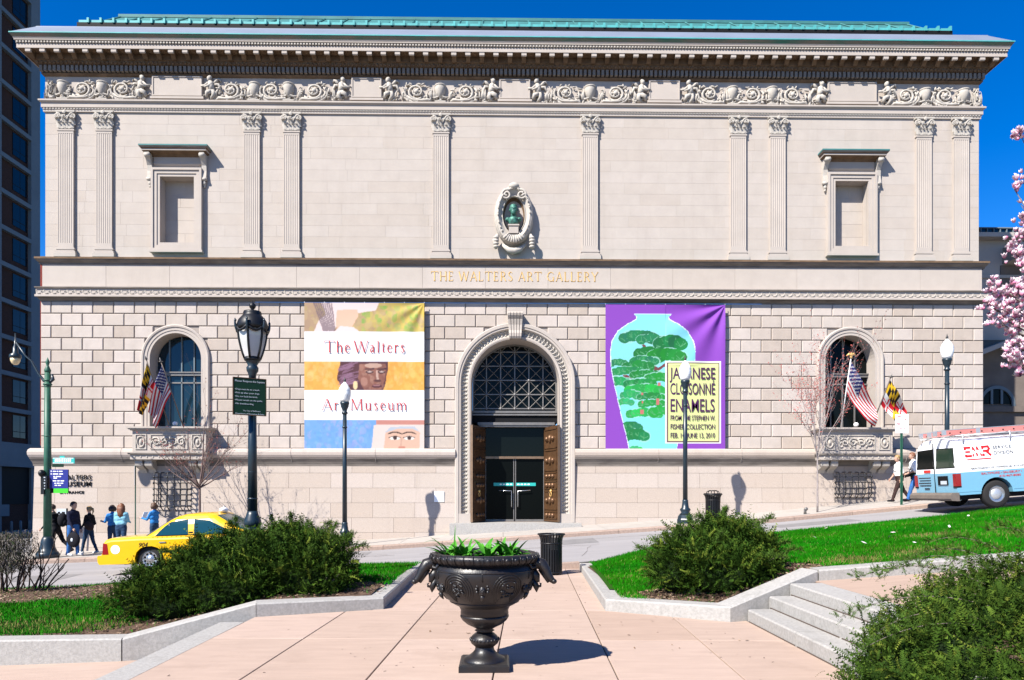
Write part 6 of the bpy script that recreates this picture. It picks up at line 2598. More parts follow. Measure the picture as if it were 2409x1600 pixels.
for k in range(7):
    q.box(Wd * k / 6 - .01, Wd * k / 6 + .01, .0, .02, -.09, -.03)
    q.box(Wd * k / 6 - .01, Wd * k / 6 + .01, .0, .02, Hd, Hd + .04)
q.build('batten', ban2)

# ---- flags
US = Paint(152, 104, (.78, .78, .78))
for k in range(0, 13, 2):
    US.rect(0, 1, k / 13, (k + 1) / 13, (.52, .018, .03))
US.rect(0, .4, 0, 7 / 13, (.012, .02, .13))
for r_ in range(9):
    for c_ in range(6 if r_ % 2 == 0 else 5):
        US.ell((.035 + .066 * c_ + (.033 if r_ % 2 else 0)), (.035 + r_ * .0585), .013, .018, (.8, .8, .8))
MD = Paint(150, 100, (.8, .8, .8))
GLD, BLK, RD, WHT = (.80, .48, .02), (.012, .012, .012), (.60, .015, .025), (.8, .8, .8)
for (qx, qy, kind) in ((0, 0, 'c'), (1, 1, 'c'), (1, 0, 'x'), (0, 1, 'x')):
    X_, Y_ = (MD.X - qx * .5) * 2, (MD.Y - qy * .5) * 2
    ins = (X_ >= 0) & (X_ < 1) & (Y_ >= 0) & (Y_ < 1)
    if kind == 'c':
        st_ = (np.floor(X_ * 6) % 2 == 0)
        bend = np.abs(Y_ - X_) < .17
        gold = st_ ^ bend
        MD.a[ins & gold] = GLD
        MD.a[ins & ~gold] = BLK
    else:
        quad = ((X_ < .5) ^ (Y_ < .5))
        ax, ay = np.abs(X_ - .5), np.abs(Y_ - .5)
        cross = ((ax < .085) & (ay < .40)) | ((ay < .085) & (ax < .40))
        for (bx0, by0) in ((.5, .12), (.5, .88), (.12, .5), (.88, .5)):
            cross |= (np.hypot(X_ - bx0, Y_ - by0) < .12)
        red = quad ^ cross
        MD.a[ins & red] = RD
        MD.a[ins & ~red] = WHT


def flag(label, kind, base_px, base_y, tip_px, tip_y, hoist, fly, gather, sag, folds, finial):
    B = Vector((pX(base_px[0], base_y), base_y, pZ(base_px[0], base_px[1], base_y)))
    Tt = Vector((pX(tip_px[0], tip_y), tip_y, pZ(tip_px[0], tip_px[1], tip_y)))
    t = thing('flag', label, 'flag', tuple(B), 0, 'flags on poles over the balconies')
    ax = (Tt - B)
    L = ax.length
    ax.normalize()
    q = MB().use(M['bark'] if finial == 'spear' else M['white'], True)
    q.tube([(0, 0, 0), tuple(ax * L)], [.022, .018], 8)
    q.build('pole', t)
    q = MB().use(M['gold'], True)
    if finial == 'eagle':
        q.ball(tuple(ax * (L + .03)), .05, 8, 6)
        q.tube([tuple(ax * (L + .05) + Vector((-.17, 0, .02))), tuple(ax * (L + .05) + Vector((-.08, 0, .09))), tuple(ax * (L + .08)), tuple(ax * (L + .05) + Vector((.08, 0, .09))), tuple(ax * (L + .05) + Vector((.17, 0, .02)))], [.015, .04, .055, .04, .015], 6)
        q.ball(tuple(ax * (L + .15)), .035, 6, 5)
    else:
        q.use(M['grille'], True)
        q.tube([tuple(ax * (L)), tuple(ax * (L + .06)), tuple(ax * (L + .16))], [.03, .03, .004], 6)
        q.tube([tuple(ax * (L + .02) - Vector((.07, 0, 0))), tuple(ax * (L + .02) + Vector((.07, 0, 0)))], .014, 5)
    q.build('finial', t)
    H0, H1 = ax * (L * .97), ax * (L * .97 - hoist)
    fly = Vector(fly)
    Lf = fly.length
    fd = fly.normalized()
    side = Vector((0, -1, 0))

    def pt(u, v):
        h_ = H0.lerp(H1, v)
        c_ = H0.lerp(H1, .5)
        h_ = h_.lerp(c_, gather * u)
        p = h_ + fd * (u * Lf)
        p.z -= sag * math.sin(math.pi * min(1, u * .9)) * (.6 + .4 * v)
        am = .10 * min(1, u * 3)
        p += side * (am * math.sin(folds[0] * v + folds[1] * u) + .05 * u * math.sin(folds[2] * u + 2 * v))
        p += fd.cross(side) * (.035 * math.sin(folds[1] * u * 1.3 + 3 * v)) * u
        return tuple(p)
    cloth('cloth', pt, 110, 76, US if kind == 'us' else MD, t)
    return t


def pv(dx, dz, dy=0.0):     # a vector given in photo pixels at the balcony's distance
    s_ = 25.3 / F
    return (dx * s_, dy, -dz * s_)


flag('striped American flag hanging limp over the left balcony', 'us', (430, 1000), 25.9, (379, 852), 25.0, 1.05, pv(-34, 98), .42, -.06, (8, 2, 5), 'spear')
flag('furled black and gold Maryland flag left of the American flag', 'md', (398, 1000), 25.9, (344, 846), 24.9, .85, pv(-26, 92), .78, -.05, (10, 1.5, 6), 'spear')
flag('American flag blowing to the right below a gold eagle', 'us', (1978, 1008), 25.9, (2002, 842), 24.9, 1.15, pv(74, 92, .2), .42, .22, (5, 5, 6), 'eagle')
flag('Maryland flag blowing out right of the American one', 'md', (2047, 1012), 25.9, (2095, 889), 24.9, .92, pv(56, 62, .2), .30, .10, (5, 5, 6), 'spear')
# lamps sitting on the balcony copings
for (lab, px, py) in (('small round floodlight on the left balcony coping', 412, 1000), ('small round floodlight on the right balcony coping', 2014, 1006)):
    t = thing('floodlight', lab, 'lamp', (pX(px, 25.9), 25.9, 4.065))
    q = MB().use(M['white'], True)
    q.ball((0, 0, .13), (.09, .09, .08), 10, 6)
    q.build('lens', t)
    q = MB().use(M['iron'], True)
    q.lathe([(.06, 0), (.05, .03), (.02, .05), (.02, .08)], 10)
    q.build('stand', t)


# ================================================================== VEHICLES
def loft_y(mb, poly, secs):
    """side outline (x,z) carried across the width; secs: (y, fx, fz, zref) shrink factors"""
    n = len(poly)
    xc = sum(p[0] for p in poly) / n
    rows_ = []
    for (y, fx, fz, zr) in secs:
        rows_.append([(xc + (x - xc) * fx, y, zr + (z - zr) * fz if z > zr else z) for x, z in poly])
    for a, b_ in zip(rows_, rows_[1:]):
        for i in range(n):
            j = (i + 1) % n
            mb.add([a[i], a[j], b_[j], b_[i]], [(0, 1, 2, 3)])
    mb.add(rows_[0], [list(range(n))])
    mb.add(rows_[-1], [list(range(n))[::-1]])


def arch_pts(cx, r, z0, n=10):
    a0 = math.asin(max(-1, min(1, (z0 - .335) / r)))
    return [(cx + r * math.cos(a), .335 + r * math.sin(a)) for a in np.linspace(a0, math.pi - a0, n)]


def wheel(parent, x, y, r, w_, hub, spokes=True):
    q = MB().use(M['tyre'], True)
    Tm = Matrix.Translation((x, y, r)) @ Matrix.Rotation(R(90), 4, 'X')
    q.lathe([(r * .60, -w_ / 2), (r * .88, -w_ / 2), (r * .97, -w_ * .42), (r, -w_ * .25), (r, w_ * .25), (r * .97, w_ * .42), (r * .88, w_ / 2), (r * .60, w_ / 2)], 32, T=Tm, cap=False)
    wh = q.build('wheel', parent)
    for s in (1, -1):
        q = MB().use(M['chrome'], True)
        q.lathe([(r * .62, w_ * .44), (r * .60, w_ * .47), (r * .50, w_ * .36), (r * .22, w_ * .34), (r * .18, w_ * .44), (.001, w_ * .46)], 28, T=Tm @ Matrix.Scale(s, 4, (0, 0, 1)), cap=False)
        q.use(M['dark_trim'], True)
        if spokes:
            for k in range(9):
                a = 2 * math.pi * k / 9
                c = Tm @ Vector((r * .42 * math.cos(a), r * .42 * math.sin(a), s * w_ * .37))
                q.ball(tuple(c), (.030, .012, .030), 8, 4)
        else:
            q.use(M['alu'], True)
            q.lathe([(r * .40, w_ * .36), (r * .36, w_ * .44), (r * .12, w_ * .50), (.001, w_ * .51)], 24, T=Tm @ Matrix.Scale(s, 4, (0, 0, 1)), cap=False)
        q.build('hub_cap', wh)
    return wh


# ---- taxi
TX, TY = pX(335.5, 18.6) - 1.08, 19.55
TZ = road_z(TX + 1.2, 19.5)
taxi = thing('taxi', 'yellow taxi sedan with number 904 driving uphill behind the left yew', 'car', (TX, TY, TZ))
taxi.rotation_euler = (0, -math.atan2(road_z(TX + 4.2, 19.5) - road_z(TX + 1.2, 19.5), 3.0), 0)
SEC = [(-.975, .978, .70, .58), (-.962, .984, .80, .58), (-.92, .992, .92, .58), (-.84, .998, .975, .58), (-.6, 1, 1, .58), (0, 1.002, 1.02, .58), (.6, 1, 1, .58), (.84, .998, .975, .58), (.92, .992, .92, .58), (.962, .984, .80, .58), (.975, .978, .70, .58)]
bodyp = [(.14, .24), (.02, .34), (.0, .46), (.03, .52), (.05, .60), (.08, .80), (.14, .885), (.28, .925), (.95, .945), (1.6, .935), (3.7, .925), (3.95, .915), (4.5, .87), (5.05, .78), (5.26, .68), (5.34, .56), (5.36, .40), (5.26, .24)] + \
    [(4.58, .22)] + arch_pts(4.16, .385, .22) + [(3.74, .20), (1.67, .20)] + arch_pts(1.25, .385, .22) + [(.83, .22)]
q = MB().use(M['taxi'], True)
loft_y(q, bodyp, SEC)
q.build('body', taxi)
# cabin
LV = [(.96, 3.95, .885, .92), (1.22, 3.66, .85, 1.06), (1.45, 3.38, .805, 1.20), (1.66, 3.14, .75, 1.32), (1.85, 2.98, .69, 1.40), (2.05, 2.86, .60, 1.45), (2.3, 2.65, .42, 1.475)]


def ring(lv, n=40):
    xb, xf, hw, z = lv
    out = []
    for k in range(n):
        a = 2 * math.pi * k / n
        c, s = math.cos(a), math.sin(a)
        e = 2 / 5.5
        out.append(((xb + xf) / 2 + (xf - xb) / 2 * math.copysign(abs(c) ** e, c), hw * math.copysign(abs(s) ** e, s), z + .012 * (1 - abs(s)) * (1 if z > 1.38 else 0)))
    return out


q = MB()
RN = 40
rg = [ring(l, RN) for l in LV]
for j in range(len(rg) - 1):
    for k in range(RN):
        k2 = (k + 1) % RN
        vs = [rg[j][k], rg[j][k2], rg[j + 1][k2], rg[j + 1][k]]
        ym = sum(abs(v[1]) for v in vs) / 4
        glass = j in (0, 1, 2, 3) and ym < LV[j][2] * .86 and (k < 5 or k > RN - 6 or RN / 2 - 5 <= k < RN / 2 + 5)
        q.use(M['car_glass'] if glass else M['taxi'], True)
        q.add(vs, [(0, 1, 2, 3)])
q.use(M['taxi'], True)
q.add(rg[-1], [list(range(RN))])
q.build('cabin', taxi)


def hw_at(z, LV=LV):
    return interp([(l[3], l[2]) for l in LV], z)


def side_panel(name, poly, m, side, off, parent, n=7, hw=hw_at):
    """flat polygon of (x,z) laid on the curved cabin side"""
    zs = [p[1] for p in poly]
    za, zb = min(zs), max(zs)
    q_ = MB().use(m, True)
    rows_ = []
    for i in range(n + 1):
        z = lerp(za, zb, i / n)
        z = min(max(z, za + 1e-4), zb - 1e-4)
        xs_ = []
        for (a, b_) in zip(poly, poly[1:] + poly[:1]):
            if (a[1] > z) != (b_[1] > z):
                xs_.append(a[0] + (b_[0] - a[0]) * (z - a[1]) / (b_[1] - a[1]))
        if len(xs_) >= 2:
            rows_.append((min(xs_), max(xs_), z))
    vs = []
    for (a, b_, z) in rows_:
        y = side * (hw(z) + off)
        vs += [(a, y, z), (b_, y, z)]
    q_.add(vs, [(2 * i, 2 * i + 1, 2 * i + 3, 2 * i + 2) for i in range(len(rows_) - 1)])
    return q_.build(name, parent)


for s in (-1, 1):
    for poly in ([(1.42, .935), (1.50, 1.03), (1.66, 1.18), (1.80, 1.28), (2.22, 1.325), (2.25, .935)], [(2.41, .935), (2.38, 1.325), (2.72, 1.30), (3.02, 1.15), (3.42, .935)]):
        side_panel('side_window', poly, M['car_glass'], s, .006, taxi)
    q = MB().use(M['chrome'])
    q.box(1.735, 1.76, s * .80 - .01, s * .83 + .01, .93, 1.26)
    for hx_ in (1.55, 2.62):
        q.box(hx_, hx_ + .17, min(s * .965, s * .995), max(s * .965, s * .995), .745, .775)
    q.build('door_trim', taxi)
    q = MB().use(M['dark_trim'])
    for dx_ in (2.31, 3.45):
        q.box(dx_, dx_ + .016, min(s * .9, s * .9785), max(s * .9, s * .9785), .28, .85)
    q.box(1.60, 3.66, min(s * .9, s * .987), max(s * .9, s * .987), .50, .545)
    q.box(1.40, 3.45, min(s * .86, s * .905), max(s * .86, s * .905), .918, .934)
    q.box(2.265, 2.375, min(s * .70, s * .875), max(s * .70, s * .875), .94, 1.0)
    q.build('door_seam', taxi)
    q = MB().use(M['lens_red'])
    q.prism([(.085, .50), (.24, .50), (.215, .77), (.115, .79)], 'y', min(s * .70, s * .982), max(s * .70, s * .982))
    q.build('tail_lamp', taxi)
    q = MB().use(M['taxi'])
    q.prism([(.0, .24), (-.04, .30), (-.05, .42), (-.03, .475), (.78, .475), (.84, .40), (.85, .24)], 'y', min(s * .6, s * .985), max(s * .6, s * .985))
    q.build('bumper_wrap', taxi)
    q = MB().use(M['red'])
    for k in range(44):
        q.box(1.30 + .06 * k, 1.33 + .06 * k, min(s * .915, s * .948), max(s * .915, s * .948), .872 + .012 * (k % 2), .884 + .012 * (k % 2))
    q.build('checker_stripe', taxi)
    q = MB().use(M['white'])
    Tm = Matrix.Translation((.42, s * .976, .62)) @ Matrix.Rotation(R(90), 4, 'X')
    q.lathe([(.115, -.004), (.115, .004)], 20, T=Tm)
    q.use(M['signgrey'])
    Tm = Matrix.Translation((.42, s * .9805, .62)) @ Matrix.Rotation(R(90), 4, 'X')
    q.lathe([(.055, -.001), (.055, .001)], 6, T=Tm)
    q.build('seal_decal', taxi)
for (tx, sz_, x, z, w_, sh_) in (('904', .17, 1.00, .655, .235, .35), ('410-685-', .10, 1.80, .60, .46, .0)):
    me = text_mesh('lettering', tx, sz_, M['dark_trim'] if tx == '904' else M['bronze'], width=w_, align='LEFT', ext=.003, shear=sh_)
    link('lettering', me, taxi, (x, -.9785, z))
for (x, y) in ((1.25, -.80), (1.25, .80), (4.16, -.80), (4.16, .80)):
    wheel(taxi, x, y, .335, .21, True)
q = MB().use(M['dark_trim'])
q.box(.5, 4.9, -.72, .72, .2, .6)
q.build('underbody', taxi)
q = MB().use(M['white'], True)
q.ball((2.86, 0, 1.52), (.10, .22, .075), 12, 8)
q.tube([(2.86, 0, 1.58), (2.86, 0, 1.63)], .015, 6)
q.build('roof_sign', taxi)
q = MB().use(M['dark_trim'], True)
q.ball((3.28, -1.04, .99), (.06, .10, .07), 10, 6)
q.tube([(3.30, -.88, .94), (3.29, -1.0, .97)], .025, 6)
q.build('mirror', taxi)
for s in (-1, 1):
    q = MB().use(M['globe'])
    q.prism([(5.30, .56), (5.34, .56), (5.27, .70), (5.20, .70)], 'y', min(s * .45, s * .9), max(s * .45, s * .9))
    q.build('headlight', taxi)

# ---- service van
VX, VY = pX(2255, 19.9), 20.9
VZ = road_z(VX + 1.2, 20.9)
van = thing('service_van', 'white over blue service van with ladders on its roof, parked uphill at the right', 'van', (VX, VY, VZ))
van.rotation_euler = (0, -math.atan2(road_z(VX + 4.2, 20) - road_z(VX + 1.2, 20), 3.0), 0)
HW = [(1.04, .985), (1.3, .97), (1.6, .93), (1.78, .885), (1.90, .82), (1.98, .70), (2.03, .5), (2.05, .25), (2.055, 0)]
vp = [(.10, .42), (.02, .50), (.0, 1.06), (3.9, 1.06), (5.0, 1.02), (5.25, .9), (5.3, .5), (5.2, .40)]


def arch2(cx, r, zc, z0, n=12):
    a0 = math.asin((z0 - zc) / r)
    return [(cx + r * math.cos(a), zc + r * math.sin(a)) for a in np.linspace(a0, math.pi - a0, n)]


vp = [(.10, .42), (.02, .50), (.0, 1.06), (3.9, 1.06), (5.0, 1.02), (5.25, .9), (5.3, .5), (5.2, .40)] + arch2(4.55, .46, .40, .40) + arch2(1.14, .46, .40, .42)
q = MB().use(M['van_blue'], False)
VS = [(-.955, .99, 1, 9), (-.985, .998, 1, 9), (-.99, 1, 1, 9), (.99, 1, 1, 9), (.985, .998, 1, 9), (.955, .99, 1, 9)]
loft_y(q, vp, [(-.99, 1, 1, 9), (0, 1, 1, 9), (.99, 1, 1, 9)])
q.build('lower_body', van)
q = MB().use(M['van_white'], True)
prof = [(-h, z) for z, h in HW] + [(h, z) for z, h in HW[::-1][1:]]
stations = [(.03, .985, 0), (.045, 1, .0), (.16, 1, .0), (4.0, 1, 0), (4.05, .985, 0)]
rws = []
for (x, f_, _) in stations:
    rws.append([(x + (.10 * max(0, (z - 1.5)) if x < 1 else -.55 * max(0, z - 1.06) if x > 3 else 0), y * f_, 1.04 + (z - 1.04) * (f_ if f_ < 1 else 1)) for y, z in prof])
for a, b_ in zip(rws, rws[1:]):
    for i in range(len(prof) - 1):
        q.add([a[i], b_[i], b_[i + 1], a[i + 1]], [(0, 1, 2, 3)])
q.use(M['van_white'], False)
q.add(rws[0], [list(range(len(prof)))])
q.add(rws[-1], [list(range(len(prof)))[::-1]])
q.build('upper_body', van)


def vhw(z):
    return interp([(a, b_) for a, b_ in HW], z)


for s in (1, -1):
    pts = [(.90, 1.22), (.84, 1.74), (.10, 1.76), (.06, 1.22)]
    q = MB().use(M['van_glass'] if s < 0 else M['glass_dark'])
    q.add([(.022 + .10 * max(0, z - 1.5), s * y, z) for y, z in pts], [(0, 1, 2, 3)])
    q.build('rear_window', van)
    q = MB().use(M['dark_trim'])
    e = .025
    pr = [(.90 + e, 1.22 - e), (.84 + e, 1.74 + e), (.10 - e, 1.76 + e), (.06 - e, 1.22 - e)]
    q.add([(.0265 + .10 * max(0, z - 1.5), s * y, z) for y, z in pr], [(0, 1, 2, 3)])
    q.build('window_seal', van)
    q = MB().use(M['lens_red'])
    q.box(-.012, .135, min(s * .86, s * 1.0), max(s * .86, s * 1.0), .68, 1.03)
    q.build('tail_lamp', van)
    q = MB().use(M['dark_trim'])
    q.box(-.008, .14, min(s * .85, s * .996), max(s * .85, s * .996), .64, .68)
    q.build('lamp_base', van)
q = MB().use(M['dark_trim'])
q.box(-.005, .01, -.01, .01, .5, 1.95)
q.build('door_seam', van)
q = MB().use(M['dark_trim'])
q.box(-.012, .01, -.62, -.16, .72, .98)
q.use(M['signgrey'])
q.box(-.018, -.010, -.58, -.30, .74, .84)
q.build('plate_recess', van)
q = MB().use(M['dark_trim'])
for k in range(4):
    q.box(-.006, .004, .20, .80 - .05 * (k % 2), .93 - .075 * k, .95 - .075 * k)
q.box(-.006, .004, .28, .52, .60, .635)
q.build('rear_text', van)
q = MB().use(M['red'])
q.box(-.004, .028, .22, .52, 1.09, 1.17)
q.build('rear_logo', van)
q = MB().use(M['bumper'])
q.prism([(.06, .26), (-.16, .28), (-.20, .34), (-.19, .44), (-.14, .50), (.06, .50)], 'y', -1.0, 1.0)
q.build('rear_bumper', van)
q = MB().use(M['dark_trim'])
q.box(.1, 5.1, -.80, .80, .28, .75)
q.build('underbody', van)
for (x, y) in ((1.14, -.86), (1.14, .86), (4.55, -.86), (4.55, .86)):
    wheel(van, x, y, .385, .24, True, False)
q = MB().use(M['van_blue'])
q.box(.05, .70, -.998, -.985, .50, .56)
q.box(1.62, 4.0, -.998, -.985, .50, .56)
q.build('side_moulding', van)
# lettering on the side
q = MB().use(M['red'])


def vside(z, off=.005):
    return -(vhw(z) + off)


def stroke(pts, w_):
    for (a, b_) in zip(pts, pts[1:]):
        A, B = Vector(a), Vector(b_)
        d_ = (B - A).normalized()
        n_ = Vector((-d_.y, d_.x)) * w_ / 2
        A, B = A - d_ * w_ * .4, B + d_ * w_ * .4
        c4 = [A - n_, B - n_, B + n_, A + n_]
        q.add([(p.x, vside(p.y), p.y) for p in c4], [(0, 1, 2, 3)])


z0_, z1_ = 1.50, 1.74
stroke([(.36, z1_), (.50, z1_)], .066)
stroke([(.36, z1_), (.36, z0_), (.50, z0_)], .066)
stroke([(.37, (z0_ + z1_) / 2), (.47, (z0_ + z1_) / 2)], .055)
stroke([(.565, z0_), (.59, z1_), (.675, z0_ + .03)], .048)
stroke([(.675, z0_), (.705, z1_), (.80, z0_)], .048)
stroke([(.86, z0_), (.86, z1_), (1.02, z1_), (1.04, z1_ - .06), (1.0, z1_ - .12), (.88, z1_ - .12)], .066)
stroke([(.94, z1_ - .12), (1.05, z0_)], .066)
stroke([(.38, 1.40), (1.05, 1.40)], .035)
q.build('logo', van)
for (tx, sz_, x, z, w_, c_) in (('SERVICE', .14, 1.14, 1.66, .52, 'dark_trim'), ('DIVISION', .14, 1.14, 1.50, .54, 'dark_trim'), ('MAINTENANCE OF COMMERCIAL KITCHENS', .085, .42, 1.12, 1.60, 'dark_trim'),
                                ('BALTIMORE • SALISBURY •', .085, .72, .955, 1.15, 'red'), ('410-467-8080', .085, 1.22, .855, .62, 'red')):
    me = text_mesh('lettering', tx, sz_, M[c_], width=w_, align='LEFT', ext=.002)
    lean_ = math.atan2(.985 - .885, 1.78 - 1.04) if z > 1.4 else (.05 if z > 1.05 else 0)
    link('lettering', me, van, (x, (vside(z + .02) - .014) if z > 1.05 else -.995, z), (-lean_, 0, 0))
q = MB().use(M['van_glass'])
q.add([(4.062 - .55 * (z - 1.06), y, z) for y, z in ((-.86, 1.2), (.86, 1.2), (.74, 1.86), (-.74, 1.86))], [(0, 1, 2, 3)])
q.build('windscreen', van)
for s in (-1, 1):
    q = MB().use(M['van_glass'])
    q.add([(x, s * (vhw(z) + .004), z) for x, z in ((2.75, 1.2), (3.75, 1.2), (3.5, 1.72), (2.75, 1.72))], [(0, 1, 2, 3)])
    q.build('side_window', van)
# rack
q = MB().use(M['alu'], True)
for x in (.35, 1.7, 3.0):
    q.tube([(x, -.86, 1.88), (x, -.88, 2.12), (x, .88, 2.12), (x, .86, 1.88)], .022, 6)
for y in (-.86, .86):
    q.tube([(.15, y, 2.10), (3.4, y, 2.10)], .018, 6)
q.build('roof_rack', van)
# ladders: things of their own resting on the rack
rot = van.rotation_euler.copy()


def ladder(label, y, z, x0, L_, m1, tilt):
    base = Matrix.Translation(van.location) @ rot.to_matrix().to_4x4()
    t = thing('ladder', label, 'ladder', tuple(base @ Vector((x0, y, z))), 0, 'ladders on the van roof rack')
    t.rotation_euler = rot
    for s in (0, 1):
        q_ = MB().use(m1)
        yy = s * .42
        q_.box(0, L_, yy - .012, yy + .012, 0, .125)
        q_.use(M['alu'])
        q_.box(0, L_, yy - .016, yy + .016, .125, .14)
        q_.box(-.02, .10, yy - .018, yy + .018, -.01, .14)
        q_.box(.95, 1.07, yy - .018, yy + .018, -.01, .14)
        q_.use(M['dark_trim'])
        for k in range(int(L_ / .305)):
            q_.box(.2 + .305 * k - .018, .2 + .305 * k + .018, yy - .02, yy + .02, .03, .06)
        q_.build('side_rail', t)
    q_ = MB().use(M['alu'], True)
    for k in range(int(L_ / .305)):
        q_.tube([(.2 + .305 * k, 0, .045), (.2 + .305 * k, .42, .045)], .016, 6)
    q_.build('rungs', t)


ladder('red fibreglass extension ladder on the near side of the van roof', -.84, 2.145, -.20, 4.2, M['pinkladder'], 0)
ladder('second ladder with red rails on the far side of the van roof', .10, 2.145, -.05, 3.6, M['pinkladder'], 0)

# ================================================================== PEOPLE
def seg_dist(P, a, b_, ra, rb):
    d = b_ - a
    L2 = float(d @ d) + 1e-12
    t = np.clip((P - a) @ d / L2, 0, 1)
    q_ = a + t[:, None] * d
    return np.linalg.norm(P - q_, axis=1) - (ra + (rb - ra) * t)


def person(label, x, y, z, face, H, mats_, legs=(0, 0), knees=(0, 0), arms=((0, 0), (0, 0)), hair=None, hair_style='short', lean=0.0, girth=1.0, coat=False, long_sleeve=True, head_turn=0.0, group=None, jacket_waist=None):
    """mats_: skin, top, trousers, shoes. legs: swing angles L,R (deg, + forward); arms: (shoulder swing, elbow bend) L,R. local forward +x"""
    t = thing('person', label, 'person', (x, y, z), face, group)
    S_ = H / 1.75
    skin, top, trou, shoe = mats_
    caps = []

    def C(lab, a, b_, ra, rb):
        caps.append((lab, np.array(a, float), np.array(b_, float), ra * girth if lab in ('top', 'trou') else ra, rb * girth if lab in ('top', 'trou') else rb))
    ln = math.tan(R(lean))

    def up(x_, y_, z_):          # lean the trunk about the hips
        return (x_ + max(0, z_ - .92) * ln, y_, z_)
    feet = []
    for s, sw, kb_ in ((1, legs[0], knees[0]), (-1, legs[1], knees[1])):
        hip = Vector((0, s * .095, .90))
        a1 = R(sw)
        kn = hip + Vector((math.sin(a1), 0, -math.cos(a1))) * .43
        a2 = R(sw - kb_)
        an = kn + Vector((math.sin(a2), 0, -math.cos(a2))) * .41
        C('trou', hip, kn, .098, .066)
        C('trou', kn, an, .064, .048)
        fd = R(-max(0, kb_ - sw) * .6)
        to = an + Vector((math.cos(fd) * .17, s * .02, math.sin(fd) * .17 - .035))
        C('shoe', an + Vector((-.04, 0, -.03)), to, .045, .038)
        feet.append(min(an.z, to.z) - .045)
    C('trou', (0, .06, .95), (0, -.06, .95), .115, .115)
    C('trou' if not coat else 'top', (.0, .075, .86), (0, -.075, .86), .10, .10)
    C('top', up(0, .07, 1.06), up(0, -.07, 1.06), .115, .115)
    C('top', up(.01, .09, 1.22), up(.01, -.09, 1.22), .118, .118)
    C('top', up(0, .12, 1.36), up(0, -.12, 1.36), .095, .095)
    C('top', up(0, .0, 1.42), up(.0, 0, 1.46), .085, .065)
    C('skin', up(0, 0, 1.44), up(.02, 0, 1.54), .056, .052)
    hx = up(.03, 0, 1.62)
    C('skin', (hx[0] - .01, 0, hx[2] + .02), (hx[0] + .005, 0, hx[2] + .035), .092, .09)
    C('skin', (hx[0] + .03, 0, hx[2] - .02), (hx[0] + .045, 0, hx[2] - .06), .066, .045)
    hands = []
    for s, (sw, el) in ((1, arms[0]), (-1, arms[1])):
        sh = Vector(up(0, s * .18, 1.385))
        a1 = R(sw)
        eb = sh + Vector((math.sin(a1), s * .12, -math.cos(a1))).normalized() * .29
        a2 = R(sw + el)
        wr = eb + Vector((math.sin(a2), -s * .12 * (1 if el > 40 else -.1), -math.cos(a2))).normalized() * .25
        C('top', sh, eb, .058, .046)
        C('top' if long_sleeve else 'skin', eb, wr, .043, .032)
        hd = (wr - eb).normalized()
        pm = wr + hd * .075
        C('skin', wr, pm, .028, .034)
        hands.append((wr, pm, hd, s))
    q = MB()
    for lab, a, b_, ra, rb in caps:
        q.tube([a, a + (b_ - a) * .5, b_], [ra, (ra + rb) / 2, rb], 12)
        q.ball(tuple(a), ra, 12, 8)
        q.ball(tuple(b_), rb, 12, 8)
    me = q.mesh('tmp')
    ob = bpy.data.objects.new('tmp', me)
    col.objects.link(ob)
    md = ob.modifiers.new('r', 'REMESH')
    md.mode = 'VOXEL'
    md.voxel_size = .017
    ms = ob.modifiers.new('s', 'SMOOTH')
    ms.iterations = 4
    ms.factor = .5
    ev = ob.evaluated_get(bpy.context.evaluated_depsgraph_get())
    bm_ = bpy.data.meshes.new_from_object(ev)
    bpy.data.objects.remove(ob)
    bpy.data.meshes.remove(me)
    n = len(bm_.vertices)
    co = np.empty(n * 3)
    bm_.vertices.foreach_get('co', co)
    co = co.reshape(-1, 3)
    polys = [tuple(p.vertices) for p in bm_.polygons]
    cen = np.array([co[list(p)].mean(0) for p in polys])
    D = np.stack([seg_dist(cen, a, b_, ra, rb) for lab, a, b_, ra, rb in caps], 1)
    idx = D.argmin(1)
    labs = ['skin', 'top', 'trou', 'shoe']
    mi = [labs.index(caps[i][0]) for i in idx]
    # cloth folds
    fold = np.zeros(n)
    fold += .006 * np.sin(co[:, 2] * 46 + co[:, 0] * 20) * np.sin(co[:, 1] * 24 + co[:, 2] * 13)
    co[:, 0] += fold * (co[:, 2] < 1.42)
    q = MB()
    q.mats = [skin, top, trou, shoe]
    q.v = [tuple(p) for p in co]
    q.f = [list(p) for p in polys]
    q.mi = mi
    q.smooth = [True] * len(polys)
    bpy.data.meshes.remove(bm_)
    # fingers, thumb, nose, ears and eyes grow out of the same mesh
    q.use(skin, True)
    for (wr, pm, hd, s) in hands:
        side = hd.cross(Vector((0, 1, 0)))
        if side.length < .1:
            side = Vector((1, 0, 0))
        side.normalize()
        curl = hd.cross(side) * s
        for k, lf in enumerate((.068, .078, .073, .056)):
            b0 = pm + side * (.021 - .014 * k) - hd * .01
            q.tube([b0, b0 + hd * (lf * .5), b0 + hd * (lf * .8) + curl * .015, b0 + hd * (lf * .9) + curl * .036], [.0095, .009, .008, .006], 6)
        b0 = wr + hd * .03 + side * .024
        q.tube([b0, b0 + side * .022 + hd * .022, b0 + side * .022 + hd * .055 + curl * .012], [.011, .010, .007], 6)
    hz = hx[2]
    q.tube([(hx[0] + .082, 0, hz + .02), (hx[0] + .112, 0, hz - .015), (hx[0] + .085, 0, hz - .022)], [.009, .015, .012], 6)
    for s in (-1, 1):
        q.ball((hx[0] - .005, s * .094, hz - .005), (.022, .010, .032), 8, 5)
    q.use(M['white'], True)
    for s in (-1, 1):
        q.ball((hx[0] + .078, s * .032, hz + .018), (.012, .014, .008), 6, 4)
    q.use(M['dark_trim'], True)
    for s in (-1, 1):
        q.ball((hx[0] + .086, s * .032, hz + .018), (.006, .007, .007), 6, 4)
    q.use(M['lip'], True)
